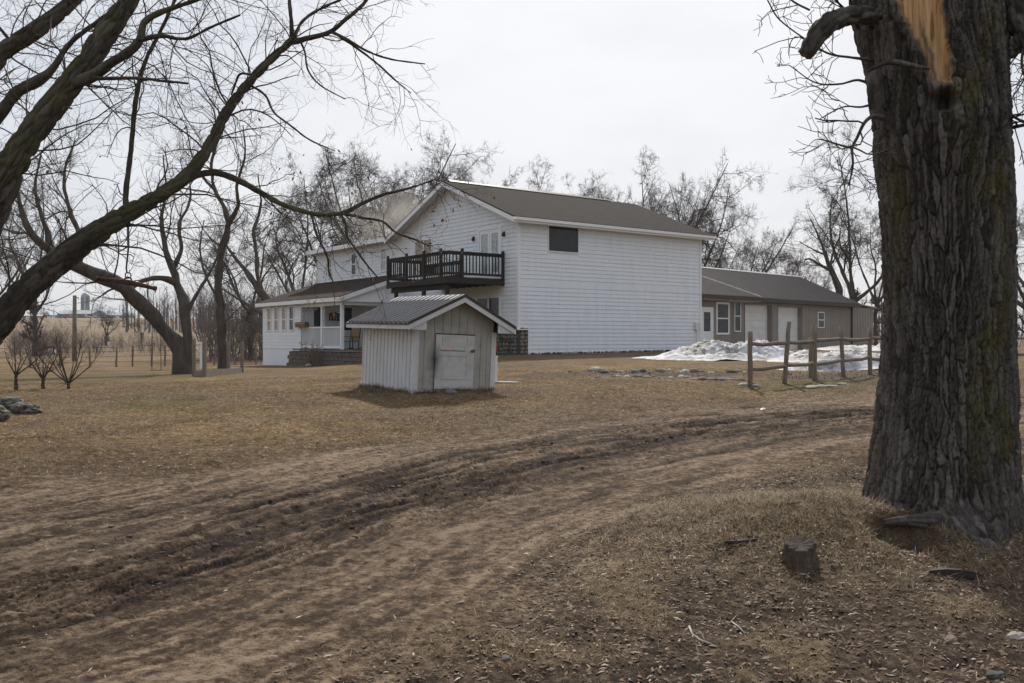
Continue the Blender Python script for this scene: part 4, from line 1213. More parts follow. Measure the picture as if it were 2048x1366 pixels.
TWO = [dict(per_m=13.0, tmin=.15, length=.46, angle=(30, 80), n=6, wiggle=.26, up=.0, rscale=.55, rmin=.0032, sides=4, tip=.6),
       dict(per_m=12.0, tmin=.15, length=.20, angle=(30, 75), n=4, wiggle=.3, up=.03, rscale=.65, rmin=.0028, sides=4, tip=.8)]
TWL = [dict(per_m=3.0, tmin=.2, length=.9, angle=(40, 85), n=7, wiggle=.25, up=-.02, rscale=.2, rmin=.006, sides=5)] + TWO
lv = bunch(g_, (br[:, :, :3], br[:, :, 3]), TWO) + bunch(g_, (lb[:, :, :3], lb[:, :, 3]), TWL)
obj('crown', np_mesh('oak_twigs', *join_tubes(lv), M['maple_twig'], False), oak)
# strip of loose bark sticking out across the trunk, and the lifted flap on its left edge
pl = stem_px([(1736, 143, 6.78, 4), (1752, 133, 6.73, 9), (1772, 126, 6.70, 8), (1790, 125, 6.70, 13), (1815, 129, 6.70, 10), (1838, 134, 6.74, 9), (1858, 137, 6.82, 5)])
pl[:, :3] -= np.array([TRUNK[0], TRUNK[1], 0])
o = obj('loose_bark_strip', bark_tube_mesh('oak_bark_strip', [pl], M['oak_bark'], 14, 60, (16, 5), .008, 41, 0), oak)
o['label'] = 'long strip of peeled bark jutting left below the scar'
pl = stem_px([(1752, 232, 7.15, 22), (1750, 200, 7.13, 28), (1746, 165, 7.12, 26), (1744, 140, 7.12, 18)])
pl[:, :3] -= np.array([TRUNK[0], TRUNK[1], 0])
obj('bark_flap', bark_tube_mesh('oak_bark_flap', [pl], M['oak_bark'], 20, 90, (20, 12), .015, 43, 0), oak)
# root running down to the front right with the hollow beside it
def gp(px, py):
    p = on_ground(px, py)
    return p
root_rows = []
for (dx, dy, dz, r_) in ((3.34, 7.0, .22, .16), (3.32, 6.80, .12, .15), (3.36, 6.58, .03, .13), (3.46, 6.36, -.03, .10), (3.60, 6.14, -.07, .06)):
    root_rows.append((dx - TRUNK[0], dy - TRUNK[1], gz(dx, dy) * .4 + dz, r_))
obj('root', bark_tube_mesh('oak_root', [np.array(root_rows)], M['oak_bark'], 90, 220, (26, 7), .028, 45, 0), oak)
root2 = np.array([(3.24 - TRUNK[0], 6.86 - TRUNK[1], .24, .075), (3.06 - TRUNK[0], 6.74 - TRUNK[1], .25, .05), (2.90 - TRUNK[0], 6.76 - TRUNK[1], .24, .036), (2.74 - TRUNK[0], 6.82 - TRUNK[1], .20, .028), (2.60 - TRUNK[0], 6.92 - TRUNK[1], .12, .015)])
obj('root', bark_tube_mesh('oak_root_small', [root2], M['oak_bark'], 40, 160, (18, 6), .022, 47, 0), oak)

# stump beside it
sp = on_ground(1600, 1128)
stump = empty('tree_stump', (sp.x, sp.y, sp.z - .03))
tag(stump, 'small weathered stump in dry grass left of the massive trunk', 'stump')
k, sd = 30, 48
ph = np.linspace(0, 2 * math.pi, sd, endpoint=False)
vv = []
for i in range(k):
    q = i / (k - 1)
    z_ = -.05 + .215 * q
    rad_ = (.092 + .055 * (1 - q) ** 2.0) * (1 + .10 * np.sin(3 * ph + .6) + .05 * np.sin(7 * ph + 2)) + .020 * fbm(ph * 6, np.full(sd, q * 2.0), 3, 51) + .012 * np.sin(ph * 9 + 1) * (1 - q)
    top_tilt = (-.03 * np.cos(ph + 2.0) + .022 * fbm(np.cos(ph) * 4, np.sin(ph) * 4, 4, 52, .65)) * q
    vv.append(np.stack([rad_ * np.cos(ph), rad_ * np.sin(ph), z_ + top_tilt], 1))
vv = np.array(vv)
idx = np.arange(k * sd).reshape(k, sd); k2 = np.roll(np.arange(sd), -1)
f = np.stack([idx[:-1], idx[:-1][:, k2], idx[1:][:, k2], idx[1:]], -1).reshape(-1, 4)
me = np_mesh('stump_side', vv.reshape(-1, 3), f, M['oak_bark'], True)
at = me.color_attributes.new('tint', 'FLOAT_COLOR', 'POINT')
cc = np.tile(np.array([.10, .05, .05, 1], np.float32), (k * sd, 1)); cc[:, 2] = .0 + .25 * rng.random(k * sd)
at.data.foreach_set('color', cc.ravel())
obj('side', me, stump)
topv = [tuple(p) for p in vv[-1]]
inner = [tuple((vv[-1].mean(0) + (p - vv[-1].mean(0)) * .5 + np.array([0, 0, -.004]))) for p in vv[-1]]
cen = tuple(vv[-1].mean(0) + np.array([0, 0, -.006]))
fs_ = [(i, (i + 1) % sd, sd + (i + 1) % sd, sd + i) for i in range(sd)] + [(sd + i, sd + (i + 1) % sd, 2 * sd) for i in range(sd)]
obj('cut_face', make_mesh('stump_top', topv + inner + [cen], fs_, M['stump_top'], True), stump)

# ------------------------------------------------------------------ the white farmhouse
HA = math.atan2(.596, .803)
A0 = P(1037, 705, 38.7)
house = empty('farmhouse', (A0.x, A0.y, 0), HA)
tag(house, 'long white two-storey farmhouse with gabled end, balcony and porch', 'house')
# local frame: x along the windowless long wall, y along the gable wall, outward faces are -y and -x
ZB, ZE, ZR = .92, 6.80, 8.84          # wall foot, eave, ridge
UL, VG, VW = 11.4, 10.2, 20.1         # long wall length, gable width, end of the low wing
EXP = .178

def cuts(a0, a1, z0, z1, openings):
    """free stretches of a course between openings (oa0, oa1, oz0, oz1)"""
    segs = [(a0, a1)]
    for (o0, o1, y0, y1) in openings:
        if y1 <= z0 + .02 or y0 >= z1 - .02: continue
        nx = []
        for (s0, s1) in segs:
            if o1 <= s0 or o0 >= s1: nx.append((s0, s1)); continue
            if o0 - s0 > .05: nx.append((s0, o0))
            if s1 - o1 > .05: nx.append((o1, s1))
        segs = nx
    return segs

def lap_boards(wall, axis, base, sign, a0, a1, z0, z1, openings=(), lim=None, expo=EXP, mat='siding', wide=None, jit=.0015, joints=0):
    """courses of lap siding on a wall. axis 'x': runs along x on plane y=base; axis 'y': runs along y on plane x=base. sign = outward direction"""
    z = z0
    row = 0
    while z < z1 - .03:
        e = expo if not (wide and row in wide) else expo * 2
        zt = min(z + e, z1)
        row += 1
        stretches = []
        for (s0, s1) in cuts(a0, a1, z, zt, openings):
            if joints and s1 - s0 > 3:
                c_ = random.uniform(s0 + 1, s1 - 1)
                stretches += [(s0, c_ - .003), (c_ + .003, s1)]
            else:
                stretches.append((s0, s1))
        for (s0, s1) in stretches:
            b0, b1, t0, t1 = s0, s1, s0, s1
            if lim is not None:
                l0, h0 = lim(z); l1, h1 = lim(zt)
                b0, b1 = max(s0, l0), min(s1, h0)
                t0, t1 = max(s0, l1), min(s1, h1)
                if b1 - b0 < .08: continue
                if t1 < t0: t0 = t1 = (t0 + t1) / 2
            j = random.uniform(-jit, jit)
            ob, ot = base + sign * (.030 + j), base + sign * (.008 + j)
            ib = base + sign * .001
            if axis == 'x':
                p = [(b0, ob, z), (b1, ob, z), (b1, ib, z), (b0, ib, z), (t0, ot, zt - .004), (t1, ot, zt - .004), (t1, ib, zt - .004), (t0, ib, zt - .004)]
            else:
                p = [(ob, b0, z), (ob, b1, z), (ib, b1, z), (ib, b0, z), (ot, t0, zt - .004), (ot, t1, zt - .004), (ib, t1, zt - .004), (ib, t0, zt - .004)]
            mb = MB().hexa(p)
            mb.build('siding_board', M[mat], wall)
        z = zt

def window(parent, axis, base, sign, a0, a1, z0, z1, kind='double', glass='glass', fw=.07, bar=None, name='window'):
    """window: frame proud of the wall with panes set back in it"""
    def bx(mb, s0, s1, t0, t1, d0, d1):
        if axis == 'x': mb.box(s0, s1, min(base + sign * d0, base + sign * d1), max(base + sign * d0, base + sign * d1), t0, t1)
        else: mb.box(min(base + sign * d0, base + sign * d1), max(base + sign * d0, base + sign * d1), s0, s1, t0, t1)
    fr = MB()
    bx(fr, a0, a0 + fw, z0, z1, -.02, .050); bx(fr, a1 - fw, a1, z0, z1, -.02, .050)
    bx(fr, a0 + fw, a1 - fw, z1 - fw, z1, -.02, .048); bx(fr, a0 + fw, a1 - fw, z0, z0 + fw, -.02, .060)
    if kind == 'double':
        zm = (z0 + z1) / 2 if bar is None else bar
        bx(fr, a0 + fw, a1 - fw, zm - .03, zm + .03, -.02, .040)
        panes = [(a0 + fw, a1 - fw, z0 + fw, zm - .03), (a0 + fw, a1 - fw, zm + .03, z1 - fw)]
    elif kind == 'pair':
        am = (a0 + a1) / 2
        bx(fr, am - .05, am + .05, z0 + fw, z1 - fw, -.02, .040)
        panes = [(a0 + fw, am - .05, z0 + fw, z1 - fw), (am + .05, a1 - fw, z0 + fw, z1 - fw)]
    else:
        panes = [(a0 + fw, a1 - fw, z0 + fw, z1 - fw)]
    w = fr.build(name, M['trim'], parent)
    for (p0, p1, q0, q1) in panes:
        mb = MB(); bx(mb, p0, p1, q0, q1, .003, .016)
        mb.build('pane', M[glass], w)
    return w

# walls
OPEN_LONG = [(1.58, 3.36, 5.36, 6.53), (0, .46, 0, 1.98)]
wl = MB().box(0, UL, 0, .15, ZB - .3, ZE).build('wall', M['siding'], house)
lap_boards(wl, 'x', 0, -1, .0, UL - .09, ZB + .03, ZE - .06, OPEN_LONG + [(-.01, .09, 0, 9)], wide=(16,), jit=.004, joints=1)
lim_g = lambda z: (max(0, (z - ZE) / .40), min(VG, VG - (z - ZE) / .40)) if z > ZE else (0, VW)
OPEN_G = [(1.16, 2.98, 4.18, 6.50), (1.3, 3.1, 2.2, 3.44), (6.90, 8.62, 5.20, 6.50), (11.5, 12.15, 5.1, 6.36), (14.98, 15.6, 5.1, 6.36), (18.05, 18.62, 5.1, 6.3),
          (-.01, .09, 0, 9), (9.76, 9.86, 4.6, 6.8), (0, 3.6, 0, 1.98), (4.82, 5.04, 8.06, 8.44)]
wg = MB().prism([(0, ZB - .8), (VW, ZB - .9), (VW, ZE), (VG, ZE), (VG / 2, ZE + .40 * VG / 2), (0, ZE)], 0, .15, 'x').build('wall', M['siding'], house)
lap_boards(wg, 'y', 0, -1, 0, VW - .08, ZB + .03, ZR - .08, OPEN_G, lim_g)
MB().prism([(0.15, ZB - .5), (VG, ZB - .5), (VG, ZE), (VG / 2, ZE + .40 * VG / 2), (0.15, ZE)], UL - .15, UL, 'x').build('wall', M['siding'], house)
MB().box(.15, 9.5, VW - .15, VW, -.5, ZE).build('wall', M['siding'], house)
MB().box(.15, UL - .15, VG - .15, VG, -.2, ZE).build('wall', M['siding'], house)
MB().box(9.35, 9.5, VG, VW - .15, -.5, ZE).build('wall', M['siding'], house)
# corner boards
MB().prism([(-.05, -.05), (.085, -.05), (.085, 0), (0, 0), (0, .085), (-.05, .085)], 1.985, ZE, 'z').build('corner_board', M['trim'], house)
MB().box(UL - .09, UL + .02, -.05, 0, ZB, ZE).build('corner_board', M['trim'], house)
MB().box(-.05, 0, VW - .08, VW + .02, 1.0, ZE).build('corner_board', M['trim'], house)
MB().box(-.05, 0, 9.76, 9.86, 4.85, ZE).build('corner_board', M['trim'], house)
# windows and doors
window(house, 'x', 0, -1, 1.58, 3.36, 5.36, 6.53, 'single', fw=.045, name='picture_window')
window(house, 'y', 0, -1, 1.3, 3.1, 2.2, 3.44, 'pair')
window(house, 'y', 0, -1, 6.90, 8.62, 5.20, 6.50, 'pair', glass='tan_blind', fw=.09)
window(house, 'y', 0, -1, 11.5, 12.15, 5.1, 6.36, 'double', glass='curtain_reflect_glass')
window(house, 'y', 0, -1, 14.98, 15.6, 5.1, 6.36, 'double')
window(house, 'y', 0, -1, 18.05, 18.62, 5.1, 6.3, 'double', glass='tan_blind')
fd = MB()
fd.box(-.06, 0, 1.16, 1.27, 4.18, 6.50).box(-.06, 0, 2.87, 2.98, 4.18, 6.50).box(-.058, 0, 1.27, 2.87, 6.40, 6.50)
frd = fd.build('french_door', M['trim'], house)
for (y0, y1) in ((1.28, 2.06), (2.08, 2.86)):
    lf = MB().box(-.045, 0, y0, y0 + .14, 4.2, 6.39).box(-.045, 0, y1 - .14, y1, 4.2, 6.39).box(-.043, 0, y0 + .14, y1 - .14, 6.22, 6.39).box(-.043, 0, y0 + .14, y1 - .14, 4.2, 4.48).build('door_leaf', M['trim'], frd)
    MB().box(-.025, -.012, y0 + .14, y1 - .14, 4.48, 6.22).build('pane', M['curtain_reflect_glass'], frd)
# gable vent with louvres
gv = MB().box(-.05, -.02, 4.80, 5.06, 8.04, 8.08).box(-.05, -.02, 4.80, 5.06, 8.42, 8.46).box(-.05, -.02, 4.80, 4.835, 8.08, 8.42).box(-.05, -.02, 5.025, 5.06, 8.08, 8.42).build('gable_vent', M['trim'], house)
for i in range(6):
    z_ = 8.09 + i * .055
    MB().hexa([(-.045, 4.835, z_), (-.045, 5.025, z_), (-.015, 5.025, z_ + .03), (-.015, 4.835, z_ + .03), (-.045, 4.835, z_ + .012), (-.045, 5.025, z_ + .012), (-.015, 5.025, z_ + .042), (-.015, 4.835, z_ + .042)]).build('louvre', M['soffit'], gv)
for y_ in (.98, 3.32):
    lt = MB().box(-.05, 0, y_ - .05, y_ + .05, 6.0, 6.22).build('wall_light', M['dark_trim'], house)
    MB().lathe([(.03, 0), (.055, .02), (.05, .14), (.02, .19)], 10, (-.10, y_, 6.0)).build('lantern', M['iron'], lt)
# roof of the two-storey part
def uv_plane(me, scale=1.0):
    uv = me.uv_layers.new(name='UVMap')
    for p in me.polygons:
        n = p.normal
        ax = Vector((0, 0, 1)).cross(n)
        ax = ax.normalized() if ax.length > 1e-3 else Vector((1, 0, 0))
        ay = n.cross(ax)
        for li in p.loop_indices:
            c = me.vertices[me.loops[li].vertex_index].co
            uv.data[li].uv = (c.dot(ax) * scale, c.dot(ay) * scale)
def roof_slab(name, poly3, thick, mat, parent):
    """slab under a planar polygon (list of 3-D points, counter-clockwise from above)"""
    n = len(poly3)
    v = [Vector(p) for p in poly3] + [Vector(p) - Vector((0, 0, thick)) for p in poly3]
    f = [tuple(range(n)), tuple(range(2 * n - 1, n - 1, -1))] + [(i, n + i, n + (i + 1) % n, (i + 1) % n) for i in range(n)]
    me = make_mesh(name, v, f, mat)
    uv_plane(me)
    return obj(name, me, parent)
OV = .48
ze = ZE + .10 - .40 * OV
zr = ZE + .10 + .40 * VG / 2
u0, u1 = -.62, UL + .45
roof_slab('roof', [(u0, -OV, ze), (u1, -OV, ze), (u1, VG / 2, zr), (u0, VG / 2, zr)], .07, M['shingle'], house)
roof_slab('roof', [(u0, VG / 2, zr), (u1, VG / 2, zr), (u1, VG + OV, ze), (u0, VG + OV, ze)], .07, M['shingle'], house)
rc = MB().prism([(-.14, -.05), (0, .05), (.14, -.05), (0, .0)], u0 + .35, u1 - 1.9, 'x')
rc.v = [(p[0], p[1] + VG / 2, p[2] + zr + .035) for p in rc.v]
rc.build('ridge_vent', M['dark_trim'], house)
# fascia, rake boards, gutter, soffits
def beam(p0, p1, w, h, mat, parent, name):
    """straight board between two points: w across (horizontal), h high"""
    p0, p1 = Vector(p0), Vector(p1)
    d = (p1 - p0).normalized()
    side = d.cross(Vector((0, 0, 1))).normalized() * (w / 2)
    up = Vector((0, 0, h / 2))
    q = [p0 - side - up, p0 + side - up, p1 + side - up, p1 - side - up, p0 - side + up, p0 + side + up, p1 + side + up, p1 - side + up]
    return MB().hexa(q).build(name, mat, parent)
beam((u0 - .012, -OV - .014, ze - .16), (u0 - .012, VG / 2, zr - .16), .025, .20, M['trim'], house, 'rake_board')
beam((u0 - .012, VG / 2, zr - .16), (u0 - .012, VG + OV, ze - .16), .025, .20, M['trim'], house, 'rake_board')
beam((u0, -OV - .013, ze - .16), (u1 + .02, -OV - .013, ze - .16), .025, .19, M['trim'], house, 'fascia')
gut = MB().prism([(-OV - .15, ze - .05), (-OV - .14, ze - .17), (-OV - .03, ze - .17), (-OV - .03, ze - .05), (-OV - .045, ze - .05), (-OV - .045, ze - .155), (-OV - .128, ze - .155), (-OV - .135, ze - .05)], u0 - .02, u1 + .03, 'x')
gut.build('gutter', M['trim'], house)
beam((u1 + .012, -OV, ze - .15), (u1 + .012, VG / 2, zr - .15), .025, .18, M['trim'], house, 'rake_board')
MB().box(0, UL, -OV, -.03, ZE - .20, ZE - .18).build('soffit', M['soffit'], house)
for (y0, y1, z0, z1) in ((-OV, VG / 2, ze, zr), (VG / 2, VG + OV, zr, ze)):
    MB().hexa([(u0, y0, z0 - .12), (0, y0, z0 - .12), (0, y1, z1 - .12), (u0, y1, z1 - .12), (u0, y0, z0 - .09), (0, y0, z0 - .09), (0, y1, z1 - .09), (u0, y1, z1 - .09)]).build('soffit', M['soffit'], house)
# low roof of the wing
wz = ZE + .02
roof_slab('wing_roof', [(-.55, VW + .45, wz), (-.55, VG + .18, wz), (4.7, VG + .18, wz + .85), (4.7, VW + .45, wz + .85)], .06, M['porch_shingle'], house)
roof_slab('wing_roof', [(4.7, VW + .45, wz + .85), (4.7, VG + .18, wz + .85), (9.8, VG + .18, wz), (9.8, VW + .45, wz)], .06, M['porch_shingle'], house)
beam((-.565, VG + .30, wz - .12), (-.565, VW + .47, wz - .12), .025, .22, M['trim'], house, 'fascia')
MB().box(-.55, -.03, VG + .2, VW + .45, wz - .22, wz - .20).build('soffit', M['soffit'], house)

# stone veneer at the foot of the corner: separate stones on a dark bed
sv = MB().prism([(-.07, 3.6), (-.07, -.07), (.46, -.07), (.46, 0.0), (0.0, 0.0), (0.0, 3.6)], ZB - .35, 1.94, 'z').build('stone_veneer', M['mortar'], house)
def ico(sub=2):
    bm = bmesh.new(); bmesh.ops.create_icosphere(bm, subdivisions=sub, radius=1.0)
    v = np.array([q.co[:] for q in bm.verts]); f = [tuple(x.index for x in q.verts) for q in bm.faces]
    bm.free()
    return v, f
ICO1, ICO2, ICO3 = ico(1), ico(2), ico(4)
def rock_mesh(seed, mat, sub=2, rough=.22, flat=1.0):
    g = np.random.default_rng(seed)
    v, f = {1: ICO1, 2: ICO2, 3: ICO3}[sub]
    o = g.random(3) * 40
    d = 1 + rough * (fbm(v[:, 0] * 1.3 + o[0], v[:, 1] * 1.3 + v[:, 2] * 1.7 + o[1], 3, seed) + .8 * fbm(v[:, 1] * 1.6 + o[2], v[:, 2] * 1.4 - v[:, 0], 2, seed + 9))
    if sub == 3:
        d = d + .10 * fbm(v[:, 0] * 4 + o[0], v[:, 1] * 4 + v[:, 2] * 5, 4, seed + 3, .6)
    w = v * d[:, None]
    w[:, 2] *= flat
    return make_mesh('stone_%d' % seed, w, f, mat, True)
ROCKS = {k: [rock_mesh(300 + 10 * j + i, M[k], 2, .24) for i in range(4)] for j, k in enumerate(('stone_a', 'stone_b', 'stone_c', 'pale_stone', 'mossy_stone'))}
BOULDERS = [rock_mesh(360 + i, M['mossy_stone'], 3, .34) for i in range(4)]
SMALL = {k: [rock_mesh(400 + 10 * j + i, M[k], 1, .2) for i in range(3)] for j, k in enumerate(('stone_a', 'stone_b', 'stone_c'))}
rs = random.Random(4)
for face in ('gable', 'long'):
    a_end = 3.55 if face == 'gable' else .44
    z = ZB - .20
    while z < 1.88:
        a = .02
        while a < a_end:
            w_ = rs.uniform(.16, .30); h_ = rs.uniform(.13, .19)
            w_ = min(w_, a_end - a + .02)
            if w_ < .08: break
            o = bpy.data.objects.new('stone', rs.choice(SMALL[rs.choice(('stone_a', 'stone_a', 'stone_b', 'stone_c'))]))
            link(o, sv)
            zz_ = z + rs.uniform(-.02, .03)
            if face == 'gable':
                o.location = (-.075, a + w_ / 2, zz_ + .08); o.scale = (.045, w_ * .52, h_ * .56)
            else:
                o.location = (a + w_ / 2, -.075, zz_ + .08); o.scale = (w_ * .52, .045, h_ * .56)
            a += w_ + .005
        z += .165
MB().prism([(-.16, 3.6), (-.16, -.13), (.48, -.13), (.48, -.0), (-.0, -.0), (-.0, 3.6)], 1.94, 1.98, 'z').build('veneer_cap', M['trim'], house)
MB().box(-.30, -.25, -.2, 3.2, ZB - .4, ZB + .05).build('edging_board', M['green_board'], house)
for (a_, ) in ((.48,),):
    MB().box(a_ - .01, a_ + .07, -.045, -.0, ZB, 1.97).build('corner_board', M['trim'], house)

mbx = MB().box(UL - .5, UL - .24, -.14, -.03, 2.0, 2.36).build('meter_box', M['soffit'], house)
MB().tube([(UL - .37, -.08, .9), (UL - .37, -.08, 2.0)], .022, 8).build('conduit', M['soffit'], mbx)

# balcony
bal = empty('balcony'); bal.parent = house
BU, V0, V1, DZ = -2.92, 1.0, 6.1, 4.16
for i in range(20):
    x_ = BU + .02 + i * .145
    MB().box(x_, x_ + .138, V0, V1, DZ - .035, DZ).build('deck_board', M['dark_wood'], bal)
MB().box(BU - .04, BU, V0 - .04, V1 + .04, DZ - .27, DZ - .04).box(BU, -.06, V0 - .04, V0, DZ - .27, DZ - .04).box(BU, -.06, V1, V1 + .04, DZ - .27, DZ - .04).build('rim_board', M['dark_wood'], bal)
for i in range(9):
    y_ = V0 + .3 + i * .55
    MB().box(BU + .01, -.03, y_, y_ + .045, DZ - .26, DZ - .036).build('joist', M['dark_wood'], bal)
MB().box(BU + .22, BU + .36, V0 + .3, V1 + .1, DZ - .50, DZ - .265).build('support_beam', M['dark_wood'], bal)
for (x_, y_) in ((BU + .29, V0 + .5), (BU + .29, 3.4), (BU + .29, V1 - .25)):
    MB().box(x_ - .07, x_ + .07, y_ - .07, y_ + .07, -.1, DZ - .5).build('support_post', M['dark_wood'], bal)
def rail_run(p0, p1, n, parent, z0=DZ, top=1.05, low=.14):
    p0, p1 = Vector((*p0, 0)), Vector((*p1, 0))
    beam(p0 + Vector((0, 0, z0 + top)), p1 + Vector((0, 0, z0 + top)), .13, .045, M['dark_wood'], parent, 'top_rail')
    beam(p0 + Vector((0, 0, z0 + top - .08)), p1 + Vector((0, 0, z0 + top - .08)), .04, .10, M['dark_wood'], parent, 'upper_rail')
    beam(p0 + Vector((0, 0, z0 + low)), p1 + Vector((0, 0, z0 + low)), .04, .10, M['dark_wood'], parent, 'lower_rail')
    for i in range(n):
        q = p0.lerp(p1, (i + .5) / n)
        MB().box(q.x - .02, q.x + .02, q.y - .02, q.y + .02, z0 + low - .045, z0 + top - .04).build('baluster', M['dark_wood'], parent)
rail_run((BU + .02, V0 + .02), (-.05, V0 + .02), 17, bal)
rail_run((BU + .02, V0 + .02), (BU + .02, V1 - .02), 28, bal)
rail_run((BU + .02, V1 - .02), (-.9, V1 - .02), 11, bal)
for (x_, y_) in ((-.10, V0), (BU + .72, V0), (BU, V0 + .55), (BU, 2.9), (BU, 4.4), (BU, V1)):
    MB().box(x_ - .05, x_ + .05, y_ - .05, y_ + .05, DZ - .30, DZ + 1.2).build('rail_post', M['dark_wood'], bal)
rail_run((-1.5, 2.1), (-1.5, 5.4), 18, bal, DZ - .1, .88, .25)
MB().box(-1.56, -1.44, 2.04, 2.16, DZ, DZ + .98).build('rail_post', M['dark_wood'], bal)

# porch and sunroom
W = -3.42
ps_z, pe = 4.90, 3.62
roof_slab('porch_roof', [(W - .32, 20.42, pe), (W - .32, 9.45, pe), (-.005, 9.45, ps_z), (-.005, 20.42, ps_z)], .07, M['porch_shingle'], house)
beam((W - .335, 9.43, pe - .13), (W - .335, 20.44, pe - .13), .025, .20, M['trim'], house, 'fascia')
beam((W - .33, 9.435, pe - .15), (-.01, 9.435, ps_z - .15), .025, .22, M['trim'], house, 'rake_board')
beam((W - .33, 20.435, pe - .15), (-.01, 20.435, ps_z - .15), .025, .22, M['trim'], house, 'rake_board')
MB().hexa([(W - .3, 9.5, pe - .24), (-.03, 9.5, pe - .24), (-.03, 14.6, pe - .24), (W - .3, 14.6, pe - .24), (W - .3, 9.5, pe - .22), (-.03, 9.5, pe - .22), (-.03, 14.6, pe - .22), (W - .3, 14.6, pe - .22)]).build('porch_ceiling', M['soffit'], house)
slope = (ps_z - pe) / (-.005 - W + .32)
MB().prism([(W - .05, pe - .22), (-.03, pe - .22), (-.03, ps_z - .12), (W - .05, pe - .0)], 9.62, 9.70, 'y').build('porch_gable', M['trim'], house)
ov = MB()
oc = [( -.95 + .22 * math.cos(R(22.5 + 45 * k)), 4.02 + .22 * math.sin(R(22.5 + 45 * k))) for k in range(8)]
ovn = ov.prism(oc, 9.585, 9.62, 'y').build('octagon_vent', M['soffit'], house)
for i in range(5):
    MB().box(-1.10, -.80, 9.572, 9.584, 3.90 + i * .055, 3.925 + i * .055).build('louvre', M['trim'], ovn)
MB().box(W - .02, W + .12, 9.75, 14.72, pe - .40, pe - .24).build('porch_beam', M['trim'], house)
MB().box(W, -.02, 9.75, 9.88, pe - .40, pe - .24).build('porch_beam', M['trim'], house)
MB().box(W - .08, 0, 9.6, 14.7, .72, 1.0).build('porch_floor', M['concrete'], house)
for y_ in (9.92, 12.15, 14.62):
    if y_ > 14: continue
    MB().box(W - .02, W + .13, y_ - .075, y_ + .075, 1.0, pe - .40).build('porch_post', M['trim'], house)
MB().box(W, W + .09, 10.0, 14.68, 2.10, 2.17).build('porch_rail', M['trim'], house)
MB().box(W + .02, W + .07, 10.0, 14.68, 1.08, 1.20).build('porch_rail', M['trim'], house)
for i in range(34):
    y_ = 10.06 + i * .137
    if abs(y_ - 12.15) < .09: continue
    MB().box(W + .027, W + .063, y_ - .018, y_ + .018, 1.20, 2.10).build('baluster', M['trim'], house)
# sunroom walls
SV0 = 14.7
ops = [(a, b, 1.98, 3.36) for (a, b) in ((15.58, 16.22), (16.60, 17.24), (17.70, 18.34), (18.74, 19.38))]
ws = MB().box(W, W + .12, SV0, VW, -.3, pe - .10).build('wall', M['siding'], house)
lap_boards(ws, 'y', W, -1, SV0 + .08, VW - .02, 1.02, pe - .24, ops)
lap_boards(ws, 'y', W + .03, -1, SV0, VW - .02, .02, 1.0, [], jit=.004)
for (a, b, z0, z1) in ops:
    window(house, 'y', W, -1, a, b, z0, z1, 'double', glass='tan_blind' if a > 16 else 'glass', bar=2.62)
MB().box(W - .03, W, SV0 - .02, SV0 + .08, 1.02, pe - .24).build('corner_board', M['trim'], house)
wss = MB().box(W + .12, 0, SV0, SV0 + .12, .0, pe - .24).build('wall', M['siding'], house)
ops2 = [(-2.82, -1.98, 1.0, 3.34), (-1.05, -.38, 1.95, 3.34)]
lap_boards(wss, 'x', SV0, -1, W + .0, -.03, 1.02, pe - .25, ops2)
MB().prism([(W + .12, pe - .24), (-.03, pe - .24), (-.03, ps_z - .12), (W + .12, pe - .08)], VW - .12, VW, 'y').build('wall', M['siding'], house)
MB().box(W + .12, 0, VW - .12, VW, -.3, pe - .24).build('wall', M['siding'], house)
sd_ = window(house, 'x', SV0, -1, -2.82, -1.98, 1.0, 3.34, 'double', fw=.11, bar=2.2, name='storm_door')
MB().lathe([(.02, 0), (.03, .02), (.02, .05)], 8, (-2.74, SV0 - .09, 2.02)).build('handle', M['iron'], sd_)
window(house, 'x', SV0, -1, -1.05, -.38, 1.95, 3.34, 'single')
window(house, 'y', 0, -1, 13.1, 13.7, 2.6, 3.28, 'single')

# things on and around the porch (placed in house coordinates)
def hpt(u, v, z):
    c, s = math.cos(HA), math.sin(HA)
    return Vector((A0.x + u * c - v * s, A0.y + u * s + v * c, z))
pl_ = empty('planter_box', hpt(W - .10, 14.35, 2.16), HA)
tag(pl_, 'brown wooden planter box on the white porch rail', 'planter')
MB().box(-.13, .13, -.62, .62, 0, .24).build('box', M['brown_wood'], pl_)
MB().box(-.11, .11, -.58, .58, .24, .28).build('soil', M['mortar'], pl_)
MB().box(-.145, -.13, -.64, .64, .17, .25).build('trim_strip', M['straw_wood'], pl_)
de = empty('bottle_shelf', hpt(-1.5, SV0 - .06, 2.55), HA)
tag(de, 'small arched shelf of pale bottles on the porch wall', 'shelf')
MB().box(-.34, .34, -.08, .0, 0, .04).box(-.34, .34, -.012, .0, .04, .34).build('shelf_back', M['dark_wood'], de)
arch = [(.34 * math.cos(R(a)), .34 + .12 * math.sin(R(a))) for a in range(0, 181, 20)]
MB().prism(arch, -.012, 0, 'y').build('arch', M['dark_wood'], de)
for i in range(4):
    MB().lathe([(.035, 0), (.035, .16), (.014, .2), (.014, .26)], 8, (-.24 + i * .16, -.045, .042)).build('bottle', M['pale_stone'], de)
